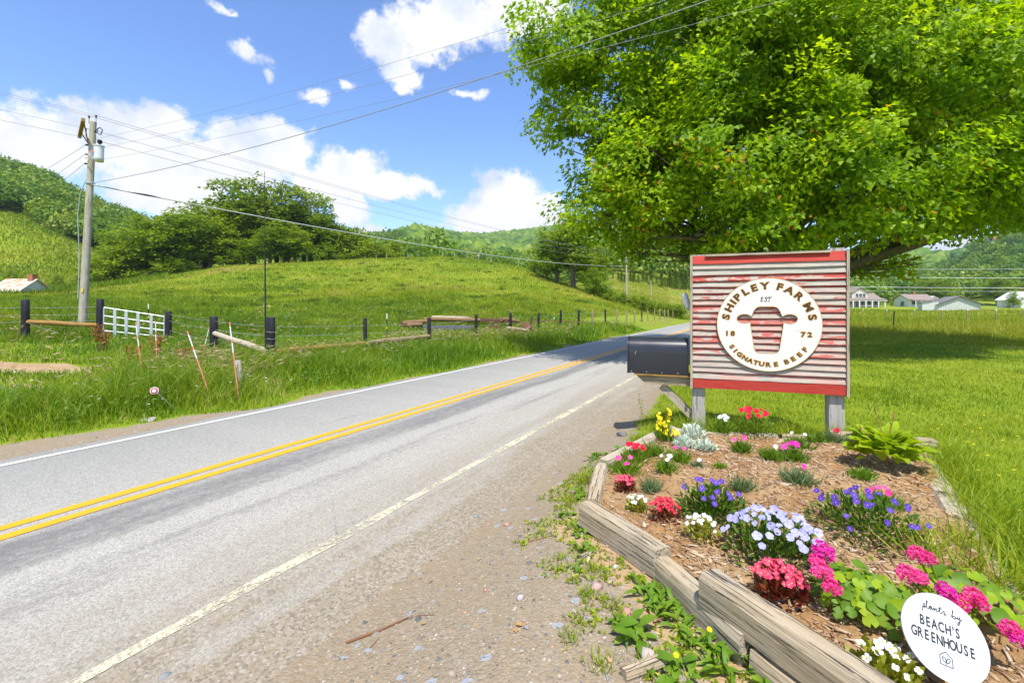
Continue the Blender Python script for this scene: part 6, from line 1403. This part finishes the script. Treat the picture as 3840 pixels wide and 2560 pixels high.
# ------------------------------------------------------------------ poles and overhead lines
def insul(mb, p, d, s=1.): p = Vector(p); d = Vector(d).normalized(); [mb.tube([p+d*(.035*k*s), p+d*((.035*k+.02)*s)], [.04*s, .025*s], 7) for k in range(3)]
def build_poles():
    D = 20.; b = gd(309, D); tp = at(350, 458, D); T = thing('utility_pole', 'tall weathered wooden utility pole carrying a grey transformer at left', 'utility pole', b); ax = tp-b
    mb = MB(); mb.tube([ax*t for t in (-.03, .1, .3, .5, .7, .85, 1.)], [.16, .155, .145, .135, .128, .12, .115], 14); mb.build('shaft', M['pole_wood'], T, world=False)
    def on(py): return ax*((1202-py)/(1202-458))
    lat = Vector((-38, -59, 0)).normalized(); side = Vector((lat.y, -lat.x, 0))   # side points to screen left-ish
    if side.x > 0: side = -side
    c = on(500)
    e0, e1 = at(335, 462, D-.6)-b, at(322, 512, D+.5)-b
    mb = MB(); d = (e1-e0); mb.box((e0+e1)/2+Vector((-.12, -.16, .0)), (d.length*1.25, .12, .14), axes(d)); mb.build('crossarm', M['rail_wood'], T, world=False)
    for q in (e0, e1): mb = MB(); mb.tube([q*.75+(e0+e1)*.125+Vector((-.1, -.1, 0)), on(540)+Vector((-.06, -.12, 0))], .025, 5); mb.build('arm_brace', M['rail_wood'], T, world=False)
    # transformer can
    tc = at(371, 575, D-.3)-b; mb = MB(); mb.tube([tc+Vector((0, 0, z)) for z in (-.37, -.36, -.2, .2, .31, .335)], [.13, .165, .168, .175, .178, .15], 18); mb.tube([tc+Vector((0, 0, .295)), tc+Vector((0, 0, .335))], [.20, .20], 18)
    tr = mb.build('transformer', M['white_metal'], T, world=False); tr['label'] = 'pale grey can transformer with an orange tag'
    mb = MB(); mb.tube([tc+Vector((.08, -.05, .33)), tc+Vector((.08, -.05, .40)), tc+Vector((.08, -.05, .42)), tc+Vector((.08, -.05, .55))], [.04, .04, .09, .08], 9); mb.build('bushing', M['dark_metal'], tr, world=False)
    mb = MB(); mb.box(tc+Vector((-.11, -.165, .04)), (.10, .02, .08)); mb.build('warning_tag', M['orange_plastic'], tr, world=False)
    mb = MB(); mb.box(tc*.75+Vector((ax.x*.2, 0, on(575).z*.25)), (.5, .08, .5)); mb.build('bracket', M['grey_metal'], T, world=False)
    # cut-out fuse and top pins, secondary insulators
    mb = MB(); q = on(498)+Vector((.16, -.1, 0)); mb.tube([q, q+Vector((.12, 0, .12)), q+Vector((.24, 0, .2))], .02, 5); mb.tube([q+Vector((.24, 0, .2)), q+Vector((.36, 0, .1)), q+Vector((.28, 0, -.12)), q+Vector((.05, 0, 0))], .02, 5); insul(mb, q+Vector((.1, 0, .0)), (.3, 0, .7), 1.3); mb.build('fuse_cutout', M['dark_metal'], T, world=False)
    mb = MB(); mb.tube([q+Vector((.05, 0, -.05)), q+Vector((.2, -.05, -.35)), tc+Vector((.08, -.05, .55))], .009, 5); mb.build('jumper_wire', M['wire_grey'], T, world=False)
    mb = MB(); mb.tube([on(575)+Vector((-.1, -.15, 0)), on(590)+Vector((-.05, -.25, -.1)), tc+Vector((-.2, -.2, -.2))], .01, 5); mb.tube([on(610)+Vector((-.1, -.15, 0)), on(615)+Vector((.1, -.25, 0)), tc+Vector((-.05, -.25, -.1))], .01, 5); mb.build('service_leads', M['wire_grey'], T, world=False)
    def pin(p): mb = MB(); mb.tube([p-Vector((0, 0, .25)), p], .012, 5); insul(mb, p, (0, 0, 1), 1.1); mb.build('insulator', M['dark_metal'], T, world=False); return b+p+Vector((0, 0, .1))
    P1 = pin(on(458)+Vector((.12, 0, .2))); P2 = pin(on(458)+Vector((-.14, -.05, .16))); P3 = pin(at(322, 490, D)-b); P4 = pin(at(330, 527, D)-b+Vector((0, 0, 0)))
    sec = []
    for py in (543, 577, 611):
        p = on(py)+Vector((-.15, -.05, 0)); mb = MB(); mb.tube([on(py), p], .014, 5); insul(mb, p, (-1, 0, 0), 1.0); mb.build('insulator', M['dark_metal'], T, world=False); sec.append(b+p+Vector((-.1, 0, 0)))
    mb = MB(); mb.tube([on(680)+Vector((-.17, -.03, .1)), on(720)+Vector((-.36, -.05, 0)), on(800)+Vector((-.42, -.05, 0)), on(950)+Vector((-.25, -.05, 0)), on(1100)+Vector((-.17, -.1, 0))], .018, 6); mb.build('conduit', M['grey_metal'], T, world=False)
    mb = MB(); [mb.box(on(py)+Vector((.06, -.155, 0)), (.07, .02, .09)) for py in (1068, 1075)]; mb.build('number_tag', M['yellow_plastic'], T, world=False)
    mb = MB(); mb.tube([on(680)+Vector((0, 0, -.03)), on(680)+Vector((0, 0, .03))], .17, 14); mb.build('clamp_band', M['galv'], T, world=False)
    # second pole far down the line
    D2 = 79; b2 = gd(2349, D2); t2 = at(2349, 952, D2); T2 = thing('utility_pole', 'slender grey utility pole far off beside the hedge', 'utility pole', b2); mb = MB(); mb.tube([(0, 0, -.3), (0, 0, t2.z-b2.z)], [.2, .14], 9); mb.build('shaft', M['pole_wood'], T2, world=False)
    for z in (.05, .9, 1.7): mb = MB(); insul(mb, (0, -.15, t2.z-b2.z-z), (0, 0, 1), 2.); mb.build('insulator', M['dark_metal'], T2, world=False)
    for (px, py) in ((2240, 1106), (2255, 1085)):
        q = gp(px, py); mb = MB(); a = Vector(t2)-b2; e = q-b2; mb.tube([e, e.lerp(a, .22)], .05, 6); mb.build('guy_guard', M['yellow_plastic'], T2, world=False); line_wire('guy_wire', q, t2-Vector((0, 0, .8)), .012, 'wire_light', T2, 0, 2)
    b3 = gd(2441, 112); T3 = thing('utility_pole', 'tiny pale utility pole at the top of the yellow hay field', 'utility pole', b3); t3 = at(2441, 1052, 112); mb = MB(); mb.tube([(0, 0, -.3), (0, 0, t3.z-b3.z)], [.16, .13], 8); mb.build('shaft', M['pole_wood'], T3, world=False)
    b4 = gd(3513, 330); T4 = thing('utility_pole', 'tiny utility pole on the skyline of the grassy clearing', 'utility pole', b4); mb = MB(); mb.tube([(0, 0, -.5), (0, 0, 9)], [.3, .25], 8); mb.build('shaft', M['wire_light'], T4, world=False)
    # the lines
    back = Vector((-38, -59, 0)); WG = 'overhead wires'; dirv = (t2-P1)
    def W(a, bb, r, sag, lab, mat='wire_grey', k=28): line_wire('overhead_wire', a, bb, r, mat, None, sag, k, lab, 'wire', WG)
    for i, (p, z2, nm) in enumerate([(P1, .1, 'topmost'), (P2, -.05, 'second highest'), (P3, -.5, 'third'), (P4, -1.2, 'fourth')]):
        W(p, t2+Vector((0, 0, z2)), .010, .9, f'{nm} thin line running from the left pole to the far hedge pole'); W(p, p+back+Vector((0, 0, .3)), .007, .8, f'{nm} thin line leaving the left pole towards the left picture edge')
    cs = b+on(688)+Vector((.16, -.1, 0)); W(cs, t2-Vector((0, 0, 2.1)), .028, 1.0, 'thick pale communication cable sloping from the left pole to the far hedge pole', 'wire_light')
    mb = MB(); cdir = (t2-Vector((0, 0, 2.1))-cs); mid = cs+cdir*.028; mb.tube([cs+cdir*.018-Vector((0, 0, .08)), mid-Vector((0, 0, .1)), cs+cdir*.036-Vector((0, 0, .13))], [.02, .045, .02], 7); o = mb.build('cable_splice', M['dark_metal'], None, origin=mid); tag(o, 'dark splice closure on the pale cable near the left pole', 'splice')
    ends = []; Ee = [at(3300, -345, 9.), at(3300, -245, 9.), at(3300, -95, 9.)]
    for i, (p, e, sg, nm) in enumerate(zip([b+on(525)+Vector((.1, -.1, 0)), b+on(560)+Vector((.1, -.1, 0)), b+on(603)+Vector((.1, -.1, 0))], Ee, (.35, .35, .3), ('upper', 'middle', 'lower'))):
        F_ = 1.55; e = p+(e-p)*F_+Vector((0, 0, 4*sg*F_*(F_-1))); sg *= F_*F_; ends.append(e)
        W(p, e, .0058, sg, f'{nm} of three thin service lines rising across the sky to the upper right')
    p = b+on(683)+Vector((.16, -.1, .0)); e = p+(at(3300, -235, 9.)-p)*1.55+Vector((0, 0, 4*.55*1.55*.55)); ends.append(e)
    W(p, e, .0135, .55*1.55**2, 'thick twisted service cable sweeping across the sky to the upper right')
    for i, (p, (ex, ey)) in enumerate(zip(sec, ((60, 680), (90, 715), (130, 735)))): W(p, at(ex, ey, 60), .012, .3, f'{("upper", "middle", "lower")[i]} short service line dropping from the left pole behind the wood')
    for i, (y0, y1, D0, D1) in enumerate([(1003, 1006, 95, 70), (1030, 1042, 92, 66), (1066, 1079, 88, 60), (1086, 1090, 100, 90)]):
        W(at(2700, y0, D0), at(4300, y1, D1), .035 if i in (1, 2) else .025, .25, f'{("top", "second", "third", "lowest")[i]} pale wire crossing level behind the right edge of the sign', 'wire_light')
    e = ends[0]; zg = H1(e.x+.2, e.y); o = post_part(None, (e.x+.2, e.y, zg), max(q.z for q in ends)-zg+.5, .14, 'pole_wood', name='utility_pole', n=8); tag(o, 'utility pole on the lawn where the rising service lines end', 'utility pole')
    e = at(4300, 1042, 66); zg = H1(e.x, e.y); o = post_part(None, (e.x, e.y, zg), 9., .15, 'pole_wood', name='utility_pole', n=8); tag(o, 'utility pole carrying the level wires beyond the right picture edge', 'utility pole')
    for px, D, lab in ((2700, 92, 'utility pole hidden behind the farm sign'),):
        q = gd(px, D); o = post_part(None, q, 9.5, .16, 'pole_wood', name='utility_pole', n=8); tag(o, 'utility pole standing behind the farm sign under the maple', 'utility pole')

# ------------------------------------------------------------------ dock plants and wild flowers
def build_wild():
    random.seed(31)
    for px, py, h, lab in [(590, 1370, .7, 'rust coloured dock plant behind the leftmost snow markers'), (500, 1400, .6, 'rust coloured dock plant left of the reflector'), (570, 1450, .35, 'low orange dock plant just above the reflector'), (372, 1330, .8, 'tall dark dock plant below the right post of the side fence'), (400, 1330, .6, 'reddish dock plant under the gate'), (690, 1400, .55, 'reddish dock plant among the slanted snow markers')]:
        q = gp(px, py); T = thing('dock_plant', lab, 'weed', q, 0, 'dock plants in the verge'); n = 260; st = 6; a = RNG.uniform(0, 6.28, st); ln = RNG.uniform(.05, .3, st)
        k = RNG.integers(0, st, n); t = RNG.uniform(.45, 1, n); p = np.stack([np.cos(a[k])*ln[k]*t*h+RNG.normal(0, .018, n), np.sin(a[k])*ln[k]*t*h+RNG.normal(0, .018, n), t*h], 1)
        V, F, r = leaf_arrays(p, rand_dir(n), None, RNG.uniform(.03, .06, n), RNG.uniform(.018, .03, n), RNG.random(n)); o = put('seed_spike', big_mesh('seed_spike', V, F, {'rnd': r}), M['dock_leaf'], T); tag(o, kind='stuff')
        mb = MB(); [mb.tube([(0, 0, 0), (math.cos(a[j])*ln[j]*h, math.sin(a[j])*ln[j]*h, h)], .006, 5) for j in range(st)]; o = mb.build('stems', M['twig'], T, world=False); o.name = 'stem'; tag(o, kind='stuff')
    # clumps of broad weeds along the verge, and small white and yellow flowers in the grass
    n = 260; x, y, r = scatter(1500, 6, 12, -54, 0); k = (nn(x, y) < -7.6); x, y = x[k][:n], y[k][:n]; z = hgt(x, y)+RNG.uniform(.12, .35, len(x)); m = len(x)
    def flat_flowers(name, x, y, z, sz, mat, label):
        m = len(x); V, F, q = [], [], []
        a = RNG.uniform(0, 6.28, m)
        for kk in range(4):
            d = np.stack([np.cos(a+kk*1.57), np.sin(a+kk*1.57), np.full(m, .2)], 1); v, f, rr = leaf_arrays(np.stack([x, y, z], 1), d, np.tile([[0, -.4, 1.]], (m, 1)), np.full(m, sz), np.full(m, sz*.9), RNG.random(m)); F.append(f+sum(len(w) for w in V)); V.append(v); q.append(rr)
        stuff(name, np.concatenate(V), np.concatenate(F), np.concatenate(q), M[mat], label, 'wildflower')
    flat_flowers('white_wildflowers', x[:90], y[:90], z[:90], .022, 'petal_white', 'tiny white wildflowers dotted through the left verge grass')
    x, y, r = scatter(900, 3, 26, 20, 55); k = (nn(x, y) > .3) & ~inpoly(x, y, BED) & (dirt_mask(x, y) < .2); x, y, r = x[k], y[k], r[k]; m = min(140, len(x)); flat_flowers('lawn_wildflowers', x[:m], y[:m], hgt(x[:m], y[:m])+.06, .014, 'petal_yellow', 'tiny yellow flowers dotted over the lawn')
    # broad weeds mixed through the verge
    x, y, r = scatter(3000, 6, 15, -56, 12); n = nn(x, y); k = (n < -7.5) & (n > -11.5) & (vnoise(x*1.1, y*1.1, 97) > .58); x, y = x[k], y[k]; m = 7; N = len(x); idx = np.repeat(np.arange(N), m)
    p = np.stack([x[idx]+RNG.normal(0, .04, N*m), y[idx]+RNG.normal(0, .04, N*m), hgt(x, y)[idx]+RNG.uniform(.03, .3, N*m)], 1); d = rand_dir(N*m); d[:, 2] = np.abs(d[:, 2])*.6+.1; nr = rand_dir(N*m)*.4+np.array([0, -.5, .8]); sz = RNG.uniform(.04, .11, N*m)
    V, F, q = leaf_arrays(p, d, nr, sz, sz*.28, RNG.random(N*m)); stuff('verge_weeds', V, F, q, M['plant_leaf'], 'broad leaved weeds mixed into the verge grass below the fence', 'weeds')
    # longer grass along the lawn side of the bed
    P = []
    for (a, c) in (((3.7, 4.1), (2.1, 1.7)), ((1.5, 4.75), (3.9, 4.3))):
        t = RNG.random(4200); P.append(np.stack([a[0]+(c[0]-a[0])*t+np.abs(RNG.normal(.08, .12, 4200)), a[1]+(c[1]-a[1])*t+RNG.normal(.05, .06, 4200)], 1))
    P = np.concatenate(P); k = ~inpoly(P[:, 0], P[:, 1], BED); P = P[k]; N = len(P); h = .06+.2*RNG.random(N)**1.6
    V, F, q = blades(np.column_stack([P, hgt(P[:, 0], P[:, 1])]), h, np.full(N, .0055), RNG.uniform(.2, 1.2, N), np.clip(RNG.normal(.4, .2, N), 0, 1))
    stuff('edge_grass', V, F, q, M['lawn'], 'uncut longer grass lining the lawn side of the bed timbers', 'grass')
build_fence(); build_pile(); build_poles(); build_wild()
# ------------------------------------------------------------------ buildings across the valley
def gable(mb, cx, cy, w, d, z0, h, rise, M3, over=.35, mi=0):
    """roof slabs of a gable whose ridge runs along local x"""
    for s in (-1, 1):
        a = Vector((cx, cy, z0+h)); y0 = s*(d/2+over); z_e = -over*rise/(d/2)
        vs = [(-w/2-over, y0, z_e), (w/2+over, y0, z_e), (w/2+over, 0, rise), (-w/2-over, 0, rise)]; top = [(x, y, z+.15) for x, y, z in vs]
        mb.add([M3 @ Vector(v)+a for v in vs+top], [(3, 2, 1, 0), (4, 5, 6, 7), (0, 1, 5, 4), (1, 2, 6, 5), (2, 3, 7, 6), (3, 0, 4, 7)] if s < 0 else [(0, 1, 2, 3), (7, 6, 5, 4), (4, 5, 1, 0), (5, 6, 2, 1), (6, 7, 3, 2), (7, 4, 0, 3)], False, mi)
def house_body(mb, w, d, h, rise, M3, c=Vector((0, 0, 0))):
    vs = [(-w/2, -d/2, -.5), (w/2, -d/2, -.5), (w/2, d/2, -.5), (-w/2, d/2, -.5), (-w/2, -d/2, h), (w/2, -d/2, h), (w/2, d/2, h), (-w/2, d/2, h), (-w/2, 0, h+rise), (w/2, 0, h+rise)]
    mb.add([M3 @ Vector(v)+c for v in vs], [(0, 1, 5, 4), (2, 3, 7, 6), (1, 2, 6, 9, 5), (3, 0, 4, 8, 7), (4, 5, 9, 8), (6, 7, 8, 9)])
def win(T, M3, x, y, z, w, h, name='window', glass='window_glass', frame=None, o=Vector((0, 0, 0))):
    mb = MB(); mb.box(M3 @ Vector((x, y-.05, z))+o, (w+.24, .08, h+.24), M3); f = mb.build(name, M[frame or 'white_wall'], T, world=False)
    mb = MB(); mb.box(M3 @ Vector((x, y-.10, z))+o, (w, .06, h), M3); mb.build('pane', M[glass], f, world=False); return f
def build_houses():
    I = Matrix.Identity(3)
    # white barn, gable end towards us
    q = gp(3632, 1164); D = q.y; T = thing('barn', 'white board barn with grey roof standing in the hay field', 'barn', q); s = D/FPX
    A = rotz(math.pi/2-.55); w, d, h, r = 11., 118*s, 52*.46*s, 29*s; mb = MB()
    c0 = Vector(((3628-3600)*s, w/2, 0))
    house_body(mb, w, d, h, r, A, c0); mb.build('wall', M['white_boards'], T, world=False)
    mb = MB(); gable(mb, c0.x, c0.y, w, d, 0, h, r, A, .5); mb.build('roof', M['shingle_grey'], T, world=False)
    fw = A.inverted(); n = 26
    for i in range(n):     # gable boards, one by one
        t = (i+.5)/n-.5; yb = t*d; hh = h+r*(1-abs(t)*2)-.12; mb = MB(); p = A @ Vector((-w/2-.05, yb, hh/2-.2))+c0; mb.box(p, (.06+.02*(i % 3), d/n*.86, hh+.2), A); mb.build('board', M['white_boards'], T, world=False)
    mb = MB(); lean = A @ Vector((-w/2+2., d/2+1.4, 0))+c0; mb.box(lean+Vector((0, 0, .9)), (4., 2.8, 2.2), A); mb.build('lean_to', M['white_boards'], T, world=False); mb = MB(); mb.box(lean+Vector((0, 0, 2.2)), (4.4, 3.4, .15), A @ Matrix.Rotation(-.25, 3, 'X')); mb.build('lean_to_roof', M['shingle_grey'], T, world=False)
    # porch house
    q = gp(3240, 1152); s = q.y/FPX; T = thing('porch_house', 'cream house with white columned porch and dormer beside the sign edge', 'house', q); A = rotz(-.05)
    w, d, h, r = 150*s, 8., 2.9, 24*s*.9; mb = MB(); house_body(mb, w, d, h, r, A, Vector((-6*s, 5, 0))); mb.build('wall', M['cream_wall'], T, world=False)
    mb = MB(); gable(mb, -6*s, 5, w, d, 0, h, r, A, .6); rf = mb.build('roof', M['shingle_tan'], T, world=False)
    mb = MB(); B = rotz(math.pi/2-.05); house_body(mb, 5., 5.4, 2.4, 1.7, B, Vector((-5*s, 3.6, h+.0))); mb.build('dormer', M['cream_wall'], T, world=False); mb = MB(); gable(mb, -5*s, 3.6, 5., 5.4, h, 2.4, 1.7, B, .5); mb.build('dormer_roof', M['shingle_tan'], T, world=False)
    mb = MB(); mb.box((-6*s, -.2, h-.05), (w+.6, 3., .22), A @ Matrix.Rotation(.22, 3, 'X')); mb.build('porch_roof', M['shingle_tan'], T, world=False); mb = MB(); mb.box((-6*s, -1.5, h-.55), (w+.4, .2, .3), A); mb.build('porch_beam', M['white_wall'], T, world=False)
    for k in range(7): mb = MB(); x = -6*s-w/2+.4+k*(w-.8)/6; mb.box((x, -1.5, h/2-.5), (.32, .32, h-.1), A); mb.build('porch_column', M['white_wall'], T, world=False)
    mb = MB(); mb.box((-6*s, -1.55, .55), (w*.3, .06, .12), A, 0); mb.build('porch_rail', M['white_wall'], T, world=False)
    for x in (-5.4, -3.2, 3., 5.2): win(T, A, x-6*s, 1.0, 1.5, 1.2, 1.4)
    win(T, A, -6*s, 1.0, 1.2, 3., 1.9, 'door')
    for x in (-1.2, 0, 1.2): win(T, B @ rotz(-math.pi/2), x-5*s-.0, 1.05, h+1.3, .9, 1.2)
    # small house
    q = gp(3462, 1150); s = q.y/FPX; T = thing('small_house', 'small white house with tan roof and front porch left of the barn', 'house', q); A = rotz(-.08); w, d, h, r = 100*s*.85, 7., 2.7, 24*s*.75; mb = MB(); house_body(mb, w, d, h, r, A, Vector((0, 4, 0))); mb.build('wall', M['white_wall'], T, world=False)
    mb = MB(); gable(mb, 0, 4, w, d, 0, h, r, A, .5); rf = mb.build('roof', M['shingle_tan'], T, world=False); mb = MB(); mb.box((w*.02, 4, h+r+.3), (.7, .7, 1.2), A); mb.build('chimney', M['brick'], rf, world=False)
    mb = MB(); mb.box((0, -.3, h-.2), (w+.4, 2.2, .2), A @ Matrix.Rotation(.25, 3, 'X')); mb.build('porch_roof', M['shingle_tan'], T, world=False)
    for k in range(5): mb = MB(); mb.box((-w/2+.3+k*(w-.6)/4, -1.2, h/2-.45), (.22, .22, h-.3), A); mb.build('porch_column', M['white_wall'], T, world=False)
    for x in (-2.6, 2.4): win(T, A, x, .48, 1.4, 1.5, 1.2)
    win(T, A, 0, .48, 1.1, 1.1, 2., 'door')
    mb = MB(); c1 = Vector((w/2+2.6, 6, 0)); house_body(mb, 6., 5., 2.3, 1.4, rotz(math.pi/2-.08), c1); mb.build('garage', M['white_wall'], T, world=False); mb = MB(); gable(mb, c1.x, c1.y, 6, 5, 0, 2.3, 1.4, rotz(math.pi/2-.08), .3); mb.build('garage_roof', M['white_wall'], T, world=False)
    # shed at the right edge, green roofed shed, red roof on the hill
    for px, py, D, w, d, h, r, wm, rm, rz, nm, lab in [(3830, 1157, 148, 9, 7, 2.6, 2.4, 'white_wall', 'white_wall', math.pi/2-.2, 'white_shed', 'white gabled shed cut by the right picture edge'), (3182, 1130, 215, 8, 6, 3.5, 2.2, 'white_wall', 'green_roof', 0, 'green_roofed_shed', 'shed with a pale green roof just beside the sign edge'), (3728, 927, 395, 9, 7, 3, 2.5, 'cream_wall', 'red_roof', .1, 'hill_house', 'tiny red roofed house on the wooded hill at right')]:
        q = gd(px, D); T = thing(nm, lab, 'building', q); A = rotz(rz); mb = MB(); house_body(mb, w, d, h, r, A); mb.build('wall', M[wm], T, world=False); mb = MB(); gable(mb, 0, 0, w, d, 0, h, r, A, .4); mb.build('roof', M[rm], T, world=False)
        win(T, A, 0, -d/2, h*.5, 1.2, 1.2)
        if nm == 'hill_house': T.location.z += 5
    # tin roofed shed, far left
    q = gp(30, 1104); T = thing('tin_roofed_shed', 'old shed with rusty white tin roof and brick chimney at the left edge', 'shed', q); A = rotz(.12); s = q.y/FPX; mb = MB(); house_body(mb, 95*s, 5, .5, 46*s, A, Vector((-38*s, 3, 0))); mb.build('wall', M['white_boards'], T, world=False)
    mb = MB(); gable(mb, -38*s, 3, 95*s, 5, 0, .5, 46*s, A, .3); rf = mb.build('roof', M['tin_roof'], T, world=False); mb = MB(); mb.box((2*s, 3, .5+46*s+.3), (18*s, .8, .9), A); mb.build('chimney', M['brick'], rf, world=False)
build_houses()
# ------------------------------------------------------------------ the summer air
def build_haze():
    g = G('air'); g.nt.nodes.clear(); out = g.nt.nodes.new('ShaderNodeOutputMaterial')
    v = g.nt.nodes.new('ShaderNodeVolumePrincipled'); v.inputs['Color'].default_value = (.80, .88, 1., 1); v.inputs['Density'].default_value = .00014; v.inputs['Anisotropy'].default_value = .2
    g.nt.links.new(v.outputs[0], out.inputs['Volume'])
    mb = MB(); mb.box((0, 0, 160), (9000, 9000, 330)); o = mb.build('haze', g.m, None); tag(o, kind='stuff')
build_haze()
